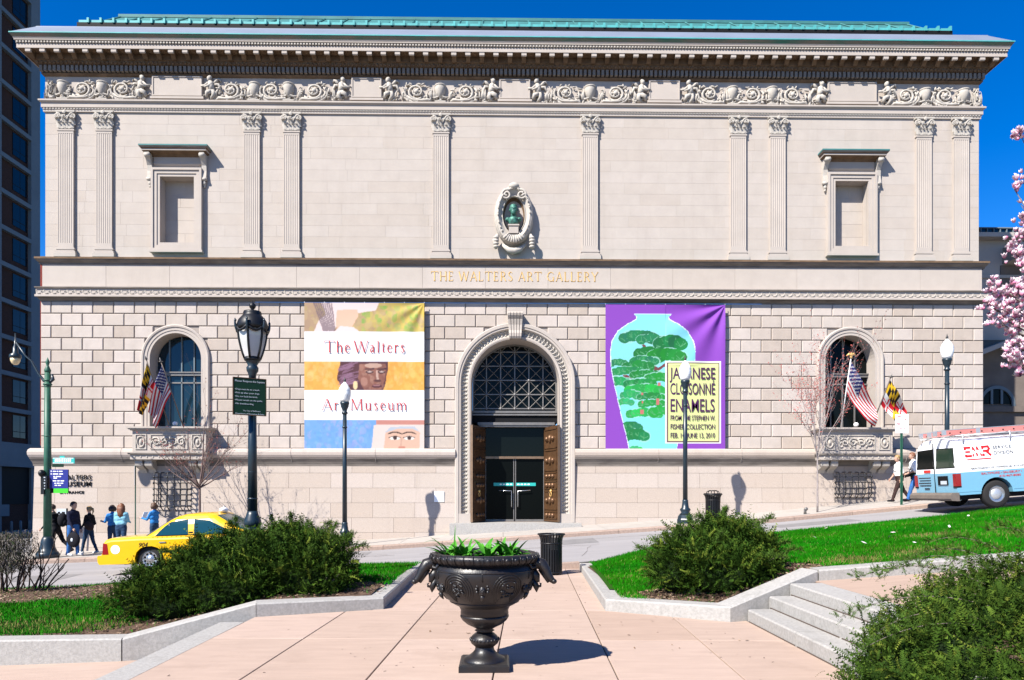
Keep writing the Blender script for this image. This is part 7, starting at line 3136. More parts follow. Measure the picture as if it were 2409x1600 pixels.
    q.ball((hx[0] + .085, 0, hz - .05), (.010, .024, .007), 6, 4)
    bo = q.build('body', t)
    dz = -min(feet) - .0
    bo.scale = (S_, S_, S_)
    bo.location = (0, 0, dz * S_)
    if hair is not None:
        q = MB().use(hair, True)
        vs, fs = [], []
        NA, NR = 18, 9
        for j in range(NR + 1):
            th = math.pi * .5 * j / NR * 1.28
            for k in range(NA):
                a = 2 * math.pi * k / NA
                c = math.cos(a)
                th2 = th * (1 if c < .25 else (.55 if c > .6 else .78))
                r_ = .108 + .006 * math.sin(5 * a + 3 * th)
                vs.append((hx[0] - .012 + r_ * math.sin(th2) * c * 1.02, r_ * math.sin(th2) * math.sin(a) * .98, hz + .025 + r_ * 1.06 * math.cos(th2)))
        for j in range(NR):
            for k in range(NA):
                k2 = (k + 1) % NA
                fs.append((j * NA + k, j * NA + k2, (j + 1) * NA + k2, (j + 1) * NA + k))
        q.add(vs, fs)
        if hair_style == 'long':
            for k in range(11):
                a = math.pi + lerp(-1.25, 1.25, k / 10)
                p0 = Vector((hx[0] + .09 * math.cos(a), .098 * math.sin(a), hz + .06))
                q.tube([p0, p0 + Vector((-.03 * abs(math.cos(a)), .015 * math.sin(a), -.14)), p0 + Vector((-.05, .01 * math.sin(a), -.30)), p0 + Vector((-.045, .0, -.40 - .03 * (k % 3)))], [.034, .034, .028, .006], 6)
        if hair_style == 'pony':
            q.tube([(hx[0] - .09, 0, hz + .06), (hx[0] - .15, 0, hz + .05), (hx[0] - .17, 0, hz - .06), (hx[0] - .13, 0, hz - .18)], [.03, .036, .03, .008], 8)
        if hair_style == 'bob':
            for k in range(11):
                a = math.pi + lerp(-1.5, 1.5, k / 10)
                p0 = Vector((hx[0] + .09 * math.cos(a), .10 * math.sin(a), hz + .05))
                q.tube([p0, p0 + Vector((-.012, .02 * math.sin(a), -.08)), p0 + Vector((.0, .008 * math.sin(a), -.15))], [.036, .04, .012], 6)
        ho = q.build('hair', t)
        ho.scale = (S_, S_, S_)
        ho.location = (0, 0, dz * S_)
    if jacket_waist is not None:
        q = MB().use(jacket_waist, True)
        q.tube([(.13 * math.cos(a) * 1.05 - .0, .17 * math.sin(a), 1.0 + .02 * math.sin(3 * a)) for a in np.linspace(0, 6.283, 25)], .05, 7)
        q.tube([(-.13, -.10, 1.0), (-.17, -.12, .86), (-.14, -.1, .76)], [.06, .07, .02], 7)
        q.tube([(.10, .12, 1.0), (.15, .10, .90), (.13, .08, .82)], [.05, .045, .02], 7)
        jo = q.build('tied_jacket', t)
        jo.scale = (S_, S_, S_)
        jo.location = (0, 0, dz * S_)

    def world(p):
        v = Matrix.Rotation(face, 3, 'Z') @ (Vector(p) * S_ + Vector((0, 0, dz * S_)))
        return Vector((x, y, z)) + v
    return t, world, hands, up


M['lip'] = mat('lip', (.36, .15, .13), .5, spec=.3)
M['skin_b'] = mat('skin_light', (.56, .36, .28), .6, spec=.3)
M['navy_cloth'] = mat('navy_jacket_cloth', (.016, .018, .038), .9, spec=.1, var=.2, scale=12)
M['lblue_cloth'] = mat('light_blue_sweater', (.22, .47, .58), .9, spec=.1, var=.12, scale=14)
M['blue_cloth'] = mat('blue_sweater', (.035, .20, .50), .9, spec=.1, var=.12, scale=14)
M['white_cloth'] = mat('white_shirt', (.74, .74, .73), .85, spec=.15, var=.06, scale=10)
M['brown_cloth'] = mat('dark_brown_trousers', (.045, .026, .024), .9, spec=.1, var=.15, scale=10)
M['ddenim'] = mat('dark_denim', (.025, .055, .11), .88, spec=.15, var=.2, scale=9)
M['hair_brown'] = mat('brown_hair', (.085, .042, .022), .55, spec=.4, var=.3, scale=30, stretch=(1, 1, .2))
M['hair_auburn'] = mat('auburn_hair', (.17, .065, .03), .5, spec=.4, var=.3, scale=30, stretch=(1, 1, .2))
M['hair_dark'] = mat('dark_hair', (.030, .018, .014), .5, spec=.4, var=.3, scale=30, stretch=(1, 1, .2))
M['hair_blond'] = mat('blond_hair', (.36, .23, .10), .55, spec=.4, var=.3, scale=30, stretch=(1, 1, .2))
M['shoe_white'] = mat('white_trainers', (.6, .6, .6), .7, spec=.2)
M['green_cloth'] = mat('dark_green_cloth', (.022, .035, .026), .9, spec=.1)


def put(px, y):
    x_ = pX(px, y)
    return x_, y, walk_z(x_, y)


DK, SK, SL = M['dark_cloth'], M['skin_a'], M['skin_b']
GL_ = 'people on the far sidewalk at the left'
x_, y_, z_ = put(132, 24.3)
_, wA, _, _ = person('person in black with a backpack half hidden behind the green corner pole', x_, y_, z_, R(180), 1.72, (SK, DK, DK, DK), (14, -24), (6, 22), ((20, 25), (-14, 20)), M['hair_dark'], lean=9)
bp = thing('backpack', 'dark backpack worn by the person behind the green corner pole', 'backpack', tuple(wA((-.20, 0, 1.22))), R(180))
q = MB().use(M['dark_cloth'], True)
q.ball((-.02, 0, 0), (.15, .17, .24), 14, 10)
q.ball((-.12, 0, -.08), (.08, .13, .12), 10, 7)
q.build('sack', bp)
q = MB().use(M['dark_cloth'], True)
for s in (-1, 1):
    q.tube([(.08, s * .09, .20), (.20, s * .11, .22), (.32, s * .11, .10), (.28, s * .12, -.1), (.10, s * .12, -.18)], .018, 5)
q.build('strap', bp)
x_, y_, z_ = put(172, 23.75)
_, wM, hM, _ = person('man in navy jacket and blue jeans holding a round black bag', x_, y_, z_, R(-12), 1.76, (SK, M['navy_cloth'], M['denim'], M['shoe_white']), (7, -6), (2, 4), ((6, 8), (14, 16)), M['hair_dark'], girth=1.12)
hp = wM(hM[1][1])
bg_ = thing('shoulder_bag', 'round black bag hanging from the hand of the man in jeans', 'bag', (hp.x, hp.y, hp.z), R(-12))
q = MB().use(M['dark_cloth'], True)
q.ball((0, -.02, -.30), (.24, .10, .25), 18, 10)
q.build('sack', bg_)
q = MB().use(M['dark_cloth'], True)
q.tube([(-.13, -.02, -.10), (-.06, -.01, .0), (.0, 0, .02), (.06, -.01, 0), (.13, -.02, -.10)], .014, 6)
q.build('handle', bg_)
q = MB().use(M['signgrey'], True)
q.ball((.02, -.115, -.30), (.05, .012, .06), 8, 5)
q.build('badge', bg_)
x_, y_, z_ = put(209, 24.4)
_, wW, hW, _ = person('blond woman with ponytail in black top and dark jeans facing left', x_, y_, z_, R(172), 1.60, (SL, DK, M['ddenim'], M['shoe_white']), (16, -12), (4, 12), ((10, 30), (-12, 60)), M['hair_blond'], 'pony', lean=-3)
hb = wW((-.10, .24, 1.06))
hb_ = thing('handbag', 'dark handbag under the arm of the blond woman', 'bag', tuple(hb), R(172))
q = MB().use(M['brown_cloth'], True)
q.ball((-.10, .02, -.02), (.19, .08, .14), 12, 8, Matrix.Rotation(R(-30), 3, 'Y'))
q.build('sack', hb_)
q = MB().use(M['brown_cloth'], True)
q.tube([(-.2, .0, .06), (-.05, -.03, .30), (.02, -.04, .33), (.08, 0, .06)], .010, 5)
q.build('strap', hb_)
x_, y_, z_ = put(265, 24.6)
person('woman with dark hair in a blue top beside the long-haired woman', x_, y_, z_, R(150), 1.60, (SL, M['blue_cloth'], M['ddenim'], DK), (3, -3), (2, 2), ((25, 70), (15, 80)), M['hair_dark'], 'bob')
x_, y_, z_ = put(285, 24.2)
person('woman with long auburn hair in a light blue sweater seen from behind', x_, y_, z_, R(100), 1.64, (SL, M['lblue_cloth'], M['ddenim'], DK), (4, -3), (2, 3), ((12, 35), (20, 60)), M['hair_auburn'], 'long', girth=1.08)
x_, y_, z_ = put(363, 24.7)
_, wB, hB, _ = person('woman with dark bob in a blue sweater reading behind the taxi', x_, y_, z_, R(165), 1.62, (SL, M['blue_cloth'], M['ddenim'], DK), (5, -5), (2, 5), ((28, 75), (30, 70)), M['hair_brown'], 'bob')
pp = wB(hB[0][1].lerp(hB[1][1], .5))
pa = tag(MB().use(M['white']).build('leaflet'), 'white leaflet held by the woman behind the taxi', 'leaflet')
qq = MB().use(M['white'])
qq.box(-.005, .005, -.10, .10, -.05, .22)
pa.data = qq.mesh('leaflet')
pa.location = pp
pa.rotation_euler = (0, R(-25), R(165))
x_, y_, z_ = put(2116, 24.7)
person('man in white shirt and dark brown trousers walking behind the parking sign', x_, y_, z_, R(175), 1.66, (SK, M['white_cloth'], M['brown_cloth'], DK), (22, -22), (4, 14), ((-8, 20), (6, 30)), M['hair_blond'], lean=4, girth=1.1, long_sleeve=False)
x_, y_, z_ = put(2152, 24.6)
_, wC, hC, _ = person('man in white shirt and blue jeans with a dark jacket round his waist', x_, y_, z_, R(170), 1.70, (SK, M['white_cloth'], M['denim'], DK), (20, -24), (4, 14), ((10, 55), (-10, 60)), M['hair_auburn'], lean=5, girth=1.15, long_sleeve=False, jacket_waist=M['green_cloth'])
cb = wC((.14, -.0, 1.02))
cbg = thing('camera_bag', 'small black camera bag carried between the two walking men', 'bag', tuple(cb), R(170))
q = MB().use(M['dark_cloth'], True)
q.ball((.10, 0, -.04), (.12, .09, .10), 10, 7)
q.build('sack', cbg)
q = MB().use(M['dark_cloth'], True)
q.tube([(.06, .05, .03), (-.02, .12, .30), (-.12, .10, .40), (-.2, 0, .25)], .012, 5)
q.build('strap', cbg)


# ================================================================== VEGETATION
def rot_to(dirs, roll):
    """batch rotation matrices whose local z is dirs"""
    z = dirs / np.linalg.norm(dirs, axis=1, keepdims=True)
    ref = np.where(np.abs(z[:, 2:3]) < .95, np.array([[0, 0, 1.0]]), np.array([[1.0, 0, 0]]))
    x = np.cross(ref, z)
    x /= np.linalg.norm(x, axis=1, keepdims=True)
    y = np.cross(z, x)
    c, s = np.cos(roll)[:, None], np.sin(roll)[:, None]
    return np.stack([x * c + y * s, y * c - x * s, z], 2)


def sprig_template(n=12, L=.17, droop=.10, w=.030, seed=0):
    """a yew spray: arching twig (z along) with flat needles both sides; quads"""
    g_ = np.random.default_rng(seed)
    V, Fc = [], []
    for i in range(n):
        t = (i + .6) / n
        p = np.array([0, droop * t * t, L * t])
        for s in (-1, 1):
            l_ = w * (1 - .45 * t) * g_.uniform(.8, 1.2)
            d = np.array([s * .85, droop * t * .8 + g_.uniform(-.25, .25), .55])
            d /= np.linalg.norm(d)
            wv = np.array([0, .0, .0072]) + d * .001
            k = len(V)
            V += [p - wv, p + d * l_ - wv * .25, p + d * l_ + wv * .25, p + wv]
            Fc.append([k, k + 1, k + 2, k + 3])
    return np.array(V), np.array(Fc)


SPR = [sprig_template(7, .12, .06 + .03 * s, .027, s) for s in range(4)]


def bush(name, label, ells, n, arch=None, base_z=0.0, seed=1, group=None, stems=None, smul=1.0, cols=None):
    """ells: (cx, cy, cz, rx, ry, rz); sprays cover the union and arch outward"""
    g_ = np.random.default_rng(seed)
    cx = sum(e[0] for e in ells) / len(ells)
    cy = sum(e[1] for e in ells) / len(ells)
    t = thing(name, label, 'bush', (cx, cy, base_z), 0, group)
    wts = np.array([e[3] * e[4] + e[4] * e[5] + e[3] * e[5] for e in ells])
    wts /= wts.sum()
    which = g_.choice(len(ells), n, p=wts)
    E = np.array(ells)[which]
    u = g_.normal(size=(n, 3))
    u /= np.linalg.norm(u, axis=1, keepdims=True)
    u[:, 2] = np.where(u[:, 2] < -.35, -u[:, 2], u[:, 2])
    lump = 1 + .15 * np.sin(6.1 * u[:, 0] + 3.2 * E[:, 0]) * np.sin(5.3 * u[:, 1] + 2 * E[:, 1] + 4 * u[:, 2]) + .11 * np.sin(11 * u[:, 2] + 7 * u[:, 0] + 3 * u[:, 1])
    rr_ = (g_.uniform(.72, 1.03, n)) * lump
    P = E[:, :3] + u * E[:, 3:6] * rr_[:, None]
    nrm = u / E[:, 3:6]
    nrm /= np.linalg.norm(nrm, axis=1, keepdims=True)
    # drop sprays buried deep inside another lobe
    keep = np.ones(n, bool)
    for k, e in enumerate(ells):
        d = np.linalg.norm((P - np.array(e[:3])) / np.array(e[3:6]), axis=1)
        keep &= ~((which != k) & (d < .72))
    keep &= P[:, 2] > base_z + .02
    P, nrm, rr_ = P[keep], nrm[keep], rr_[keep]
    n = len(P)
    dirs = nrm * g_.uniform(.5, 1.0, (n, 1)) + np.array([0, 0, .12]) + g_.normal(0, .48, (n, 3))
    roll = g_.uniform(0, 6.283, n)
    Rm = rot_to(dirs, roll)
    sc_ = g_.uniform(.55, 1.35, n) * smul
    if arch:      # a few long wands that stick out
        lw = g_.random(n) < arch
        sc_[lw] *= 1.35
        P[lw] += nrm[lw] * g_.uniform(.02, .12, (lw.sum(), 1))
    tid = g_.integers(0, len(SPR), n)
    Vs, Fs, Ts, off = [], [], [], 0
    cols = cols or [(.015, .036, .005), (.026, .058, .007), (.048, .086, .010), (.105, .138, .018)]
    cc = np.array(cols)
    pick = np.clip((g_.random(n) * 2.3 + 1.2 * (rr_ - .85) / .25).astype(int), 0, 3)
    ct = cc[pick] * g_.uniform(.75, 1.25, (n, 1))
    for k in range(len(SPR)):
        sel = np.where(tid == k)[0]
        V0, F0 = SPR[k]
        W_ = np.einsum('nij,vj->nvi', Rm[sel], V0) * sc_[sel, None, None] + P[sel, None, :]
        m_ = len(sel)
        Vs.append(W_.reshape(-1, 3))
        Fs.append((F0[None] + (np.arange(m_) * len(V0))[:, None, None] + off).reshape(-1, 4))
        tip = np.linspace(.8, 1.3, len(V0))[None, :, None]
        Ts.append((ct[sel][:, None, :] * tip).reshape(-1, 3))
        off += m_ * len(V0)
    V = np.concatenate(Vs) - np.array([cx, cy, base_z])
    link('foliage', np_mesh('foliage', V, np.concatenate(Fs), [M['leaf']], tint=np.concatenate(Ts)), t)
    q = MB().use(M['core'], True)  # solid dark lobes block see-through and paint the shade inside
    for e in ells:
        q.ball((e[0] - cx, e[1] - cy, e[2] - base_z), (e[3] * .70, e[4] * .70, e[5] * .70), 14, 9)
    q.build('shade_core', t)
    q = MB().use(M['bark'], True)
    g2 = random.Random(seed)
    for k in range(stems or 10):
        e = g2.choice(ells)
        bx0, by0 = e[0] - cx + g2.uniform(-.2, .2), e[1] - cy + g2.uniform(-.2, .2)
        a = g2.uniform(0, 6.283)
        q.tube([(bx0, by0, -.08), (bx0 + .15 * math.cos(a), by0 + .15 * math.sin(a), (e[2] - base_z) * .7), (bx0 + e[3] * .8 * math.cos(a), by0 + e[4] * .8 * math.sin(a), e[2] - base_z + e[5] * .5)], [.03, .022, .006], 5)
    q.build('stems', t)
    return t


def bz(x, y):
    return bedL(x, y)


YA_E = [(-5.35, 11.0, .03, .58, .55, .32), (-4.98, 11.2, .18, .64, .62, .40), (-4.5, 11.3, .40, .66, .7, .50), (-4.25, 11.7, .52, .6, .6, .50), (-3.85, 11.2, .34, .55, .6, .50), (-4.85, 10.7, .04, .62, .45, .32), (-4.1, 10.65, .16, .7, .45, .40)]
YA = bush('yew_bush', 'wide dark yew bush in front of the lantern post and taxi', YA_E, 17000, .12, -.05, 3, 'yew bushes in the beds')
YB_E = [(-3.3, 11.75, .52, .60, .62, .58), (-3.5, 11.3, .42, .6, .6, .50), (-2.85, 11.6, .42, .45, .52, .52), (-3.1, 11.1, .32, .65, .5, .40), (-3.65, 12.0, .58, .5, .5, .55), (-2.9, 11.2, .3, .5, .45, .36)]
YB = bush('yew_bush', 'bright edged yew bush right of the lantern post above the left kerb', YB_E, 13000, .16, .10, 5, 'yew bushes in the beds')
YC_E = [(3.0, 10.9, .56, .62, .6, .50), (3.6, 11.0, .68, .58, .6, .52), (2.62, 10.75, .46, .36, .4, .36), (3.3, 10.5, .48, .66, .5, .40), (3.35, 11.1, .78, .42, .42, .46), (3.85, 10.85, .58, .36, .4, .42)]
YC = bush('yew_bush', 'rounded yew bush on the lawn left of the right steps', YC_E, 14500, .14, .22, 7, 'yew bushes in the beds')
JUN = bush('juniper_bush', 'large feathery yew in the right foreground spilling over the steps', [(5.15, 6.7, .60, .9, .7, .46), (4.3, 6.1, .40, .8, .65, .40), (5.8, 6.6, .78, .8, .7, .50), (4.9, 5.8, .46, 1.0, .7, .48), (5.9, 5.8, .66, 1.0, .8, .52), (3.85, 5.7, .30, .6, .55, .34), (3.45, 6.0, .14, .5, .5, .26), (3.75, 6.35, .32, .45, .45, .28), (3.15, 5.5, .06, .5, .5, .26), (4.4, 6.7, .52, .5, .45, .32), (3.55, 5.0, .12, .65, .6, .36), (4.4, 5.0, .26, .8, .6, .42), (5.3, 5.0, .40, .8, .7, .46), (3.7, 4.4, .10, .6, .5, .32), (4.5, 4.3, .2, .7, .6, .36)], 27000, .2, .02, 9, 'yew bushes in the beds', smul=.80, cols=[(.018, .040, .006), (.032, .064, .008), (.058, .095, .012), (.12, .15, .022)])


# long wands reaching out of the foreground yew
def wands(t, specs, seed, m_s=1.0):
    g_ = np.random.default_rng(seed)
    ox = np.array(t.location)
    Vs, Fs, Ts, off = [], [], [], 0
    q = MB().use(M['bark'], True)
    for (p0, p1, sag) in specs:
        p0, p1 = np.array(p0, float), np.array(p1, float)
        n_ = 26
        pts = []
        for i in range(n_ + 1):
            t_ = i / n_
            p = p0 + (p1 - p0) * t_
            p = p + np.array([0, 0, sag * (4 * t_ * (1 - t_)) - .0 - sag * .5 * t_ ** 3])
            pts.append(p)
        q.tube([tuple(p - ox) for p in pts], [.006 * (1 - .7 * i / n_) for i in range(n_ + 1)], 4)
        P = np.array(pts[2:])
        P = np.repeat(P, 6, 0) + g_.normal(0, .016, (len(P) * 6, 3))
        m_ = len(P)
        d = (p1 - p0) / np.linalg.norm(p1 - p0)
        Rm = rot_to(d[None] * .5 + g_.normal(0, .6, (m_, 3)) + np.array([0, 0, .3]), g_.uniform(0, 6.28, m_))
        s_ = g_.uniform(.40, .80, m_) * m_s
        V0, F0 = SPR[0]
        W_ = np.einsum('nij,vj->nvi', Rm, V0) * s_[:, None, None] + P[:, None, :] - ox
        Vs.append(W_.reshape(-1, 3))
        Fs.append((F0[None] + (np.arange(m_) * len(V0))[:, None, None] + off).reshape(-1, 4))
        c_ = np.array([.05, .095, .015]) * g_.uniform(.6, 1.5, (m_, 1))
        Ts.append(np.repeat(c_, len(V0), 0))
        off += m_ * len(V0)
    link('wand_foliage', np_mesh('wand_foliage', np.concatenate(Vs), np.concatenate(Fs), [M['leaf']], tint=np.concatenate(Ts)), t)
    q.build('wands', t)


def top_wands(t, ells, n, seed, L0=.22, L1=.42):
    g_ = random.Random(seed)
    sp = []
    for k in range(n):
        e = g_.choice(ells)
        a, el = g_.uniform(0, 6.283), g_.uniform(.35, 1.3)
        d = Vector((math.cos(a) * math.cos(el), math.sin(a) * math.cos(el), math.sin(el)))
        p = Vector((e[0] + d.x * e[3] * .9, e[1] + d.y * e[4] * .9, e[2] + d.z * e[5] * .9))
        q_ = p + Vector((d.x + g_.uniform(-.3, .3), d.y * .6, d.z * .9)).normalized() * g_.uniform(L0, L1)
        sp.append((tuple(p), tuple(q_), .05))
    wands(t, sp, seed + 100, .85)


wands(JUN, [((4.6, 6.6, .8), (3.55, 7.1, .92), .14), ((4.3, 6.2, .7), (3.1, 6.5, .62), .12), ((4.0, 5.8, .6), (2.95, 5.9, .42), .10), ((5.0, 6.9, .9), (4.3, 7.6, 1.05), .16), ((5.2, 7.0, .95), (4.6, 7.7, 1.22), .14),
                       ((5.6, 7.0, 1.0), (5.2, 7.6, 1.36), .12), ((6.0, 6.8, 1.1), (5.75, 7.4, 1.46), .10), ((4.1, 5.9, .6), (3.2, 6.2, .50), .14), ((4.9, 6.9, .85), (4.0, 7.5, .90), .2), ((6.3, 6.7, 1.1), (6.2, 7.4, 1.5), .1)], 31)


top_wands(YA, YA_E, 34, 3)
top_wands(YB, YB_E, 34, 4)
top_wands(YC, YC_E, 34, 5)

# ---- saplings: recursive branching
def sapling(label, x, y, z, h_trunk, H, spread, n_main, bark, r0, buds=None, seed=1, up=.65, crown_dx=0.0, lean=(0, 0)):
    g_ = random.Random(seed)
    t = thing('sapling', label, 'tree', (x, y, z), 0, 'street saplings along the museum')
    q = MB().use(bark, True)
    trunk = [(lean[0] * k / 6, lean[1] * k / 6, h_trunk * k / 6) for k in range(7)]
    q.tube(trunk, [r0 * (1 - .06 * k) for k in range(7)], 8)
    q.build('trunk', t)
    q = MB().use(bark, True)
    tips = []

    def grow(p, d, L_, r_, lev):
        pts, rs = [p.copy()], [r_]
        n_ = 5
        for i in range(n_):
            d = (d + Vector((g_.uniform(-.16, .16), g_.uniform(-.16, .16), g_.uniform(-.03, .12)))).normalized()
            p = p + d * (L_ / n_)
            pts.append(p.copy())
            rs.append(max(.0022, r_ * (1 - .75 * (i + 1) / n_)))
            if lev > 0 and i >= 1:
                for _ in range(1 if g_.random() < .8 else 2):
                    dd = (d + Vector((g_.uniform(-.9, .9), g_.uniform(-.9, .9), g_.uniform(-.2, .6)))).normalized()
                    grow(p, dd, L_ * g_.uniform(.42, .65), max(.003, rs[-1] * .7), lev - 1)
            tips.append((p.copy(), lev))
        q.tube(pts, rs, 5 if lev > 1 else 3, cap=False)
    top = Vector(trunk[-1])
    for k in range(n_main):
        a = 2 * math.pi * k / n_main + g_.uniform(-.3, .3)
        hh = g_.uniform(.75, 1.0) if k else 1
        d = Vector((math.cos(a) * spread + crown_dx, math.sin(a) * spread, up + g_.uniform(-.15, .4))).normalized()
        grow(Vector(trunk[4]).lerp(top, hh), d, (H - h_trunk) * g_.uniform(.55, .85), r0 * .5, 2)
    grow(top, Vector((crown_dx * .3, 0, 1)), (H - h_trunk) * .95, r0 * .62, 2)
    q.build('branches', t)
    if buds:
        P = np.array([list(p) for p, l in tips if l <= 1 or g_.random() < .4])
        P = P[np.random.default_rng(seed).random(len(P)) < buds[1]]
        n_ = len(P)
        g3 = np.random.default_rng(seed + 1)
        P = np.repeat(P, 3, 0) + g3.normal(0, .022, (n_ * 3, 3))
        n_ = len(P)
        s_ = g3.uniform(.010, .024, n_)
        A = g3.normal(size=(n_, 3))
        B = g3.normal(size=(n_, 3))
        A /= np.linalg.norm(A, axis=1, keepdims=True)
        B /= np.linalg.norm(B, axis=1, keepdims=True)
        V = np.stack([P - A * s_[:, None], P - B * s_[:, None], P + A * s_[:, None], P + B * s_[:, None]], 1).reshape(-1, 3)
        tint = np.repeat(np.array(buds[0]) * g3.uniform(.6, 1.3, (n_, 1)), 4, 0)
        link('buds', np_mesh('buds', V, np.arange(4 * n_).reshape(-1, 4), [M['leaf']], tint=tint), t)
    return t


x_ = pX(470, 24.2)
sapling('bare grey sapling in front of the left balcony', x_, 24.2, walk_z(x_, 24.2), 2.2, 4.6, .95, 12, M['bark_brown'], .055, ((.33, .10, .08), .16), 12, .55)
x_ = pX(1923, 23.7)
sapling('slender pale sapling with red buds in front of the right balcony', x_, 23.7, walk_z(x_, 23.7), 1.9, 5.1, .45, 9, M['bark_pale'], .035, ((.46, .115, .10), .85), 23, 1.0, .12)

# ---- bare rose canes and the clipped dry shrub at the far left
def canes(label, spots, seed, hmax, m):
    g_ = random.Random(seed)
    for i, (px, y, hh, ln_, lab) in enumerate(spots):
        x0 = pX(px, y)
        t = thing('rose_cane', lab, 'shrub', (x0, y, bedL(x0, y) - .02), 0, 'bare rose canes in the left bed')
        q = MB().use(m, True)

        def cane(p, d, L_, r_, lev):
            pts = [p]
            n_ = 5
            for k in range(n_):
                d = (d + Vector((g_.uniform(-.22, .22), g_.uniform(-.22, .22), g_.uniform(-.05, .15)))).normalized()
                p = p + d * L_ / n_
                pts.append(p)
                if g_.random() < .34 and lev > 0 and k > 0:
                    dd = (d + Vector((g_.uniform(-.9, .9), g_.uniform(-.5, .5), g_.uniform(.0, .8)))).normalized()
                    cane(p, dd, L_ * g_.uniform(.3, .5), r_ * .62, lev - 1)
                q.tube([p, p + Vector((g_.uniform(-.03, .03), g_.uniform(-.03, .03), .02))], [.006, .001], 3)
            q.tube(pts, [r_ * (1 - .45 * k / n_) for k in range(n_ + 1)], 5)
        for (dx, L_, r_) in ((ln_, hh, .020), (ln_ * .4 + .25, hh * .75, .016), (-.35, hh * .55, .014), (ln_ + .35, hh * .7, .013)):
            cane(Vector((g_.uniform(-.06, .06), g_.uniform(-.06, .06), 0)), Vector((dx, g_.uniform(-.2, .2), 1)).normalized(), L_, r_, 2)
        q.build('stems', t)


canes('c', [(44, 15.3, .75, .35, 'bare rose cane nearest the clipped dry shrub'), (84, 15.2, 1.0, .25, 'tall thick rose cane below the corner pole'), (108, 15.4, .85, .75, 'rose cane leaning far to the right with a dead bloom'), (6, 15.3, .7, .05, 'rose cane at the left edge under the dry shrub'), (68, 15.5, .95, .85, 'long thin rose cane slanting across the pole base')], 17, 1, M['bark_dark'])
x_, y_ = pX(24, 14.6), 14.6
t = thing('dry_shrub', 'clipped grey-brown dry shrub on bare stems at the left edge', 'shrub', (x_, y_, bedL(x_, y_)))
q = MB().use(M['bark_dark'], True)
for (dx, dy) in ((-.12, 0), (.1, .05), (0, -.1), (.18, -.05)):
    q.tube([(dx, dy, 0), (dx * 1.3, dy, .3), (dx * 2.2, dy * 2, .72)], [.022, .018, .012], 5)
q.build('stems', t)
g_ = np.random.default_rng(77)
n_ = 5200
P = np.stack([g_.uniform(-.52, .34, n_), g_.uniform(-.42, .42, n_), g_.uniform(.42, 1.18, n_) + g_.normal(0, .03, n_)], 1)
A = g_.normal(size=(n_, 3)) * np.array([.35, .35, 1])
A /= np.linalg.norm(A, axis=1, keepdims=True)
B = np.cross(A, g_.normal(size=(n_, 3)))
B /= np.linalg.norm(B, axis=1, keepdims=True)
s_ = g_.uniform(.03, .07, n_)[:, None]
V = np.stack([P - A * s_, P - B * s_ * .12, P + A * s_, P + B * s_ * .12], 1).reshape(-1, 3)
cc = np.array([(.10, .085, .07), (.19, .165, .14), (.055, .05, .035), (.035, .055, .02)])[g_.integers(0, 4, n_)]
link('twigs', np_mesh('twigs', V, np.arange(4 * n_).reshape(-1, 4), [M['leaf']], tint=np.repeat(cc, 4, 0)), t)

# ---- pink magnolia reaching in from the right
MX, MY = 11.9, 13.2
mg = thing('magnolia_tree', 'pink flowering magnolia branches reaching in at the right edge', 'tree', (MX, MY, bedR(MX, MY)))
mz = bedR(MX, MY)
q = MB().use(M['bark'], True)
q.tube([(0, 0, -.1), (.05, 0, .8), (-.02, .05, 1.7)], [.17, .14, .11], 10)
q.build('trunk', mg)
targets = []
clusters = [(2398, 312, 16, 13.0), (2383, 440, 14, 13.0), (2404, 424, 12, 13.0), (2402, 482, 10, 13.1), (2407, 520, 16, 13.0), (2402, 560, 22, 13.0), (2376, 582, 14, 12.9), (2395, 598, 24, 12.9), (2406, 620, 20, 12.8), (2340, 664, 18, 12.7), (2334, 690, 20, 12.8), (2360, 700, 28, 12.8), (2388, 680, 26, 12.8), (2405, 690, 26, 12.9),
            (2330, 720, 20, 12.6), (2350, 745, 26, 12.7), (2380, 735, 28, 12.8), (2402, 760, 28, 12.8), (2372, 775, 20, 12.7), (2395, 800, 20, 12.7), (2375, 825, 16, 12.6), (2400, 830, 26, 12.7), (2385, 850, 22, 12.6), (2405, 868, 22, 12.7), (2335, 752, 14, 12.6), (2322, 718, 10, 12.6)]
for (px, py, r_, yy) in clusters:
    X_ = pX(px, yy)
    targets.append((Vector((X_ - MX, yy - MY, pZ(px, py, yy) - mz)), r_ * yy / F))
for k in range(46):       # the rest of the crown, beyond the frame
    a, el = random.uniform(-2.0, 2.4), random.uniform(-.1, 1.3)
    rr_ = random.uniform(.9, 2.2)
    p = Vector((rr_ * math.cos(a) * math.cos(el) + .7, rr_ * math.sin(a) * math.cos(el), 3.0 + 2.2 * math.sin(el) * rr_ / 2))
    if p.x > -.55:
        targets.append((p, random.uniform(.14, .26)))
q = MB().use(M['bark'], True)
for (p, r_) in targets:
    b0 = Vector((-.02, .05, 1.7)) if p.z < 4.5 else Vector((-.02, .05, 1.6))
    m1 = b0.lerp(p, .35) + Vector((.15, 0, .35))
    m2 = b0.lerp(p, .75) + Vector((.05, 0, .12))
    q.tube([b0, m1, m2, p], [.055, .035, .018, .006], 5)
q.build('branches', mg)
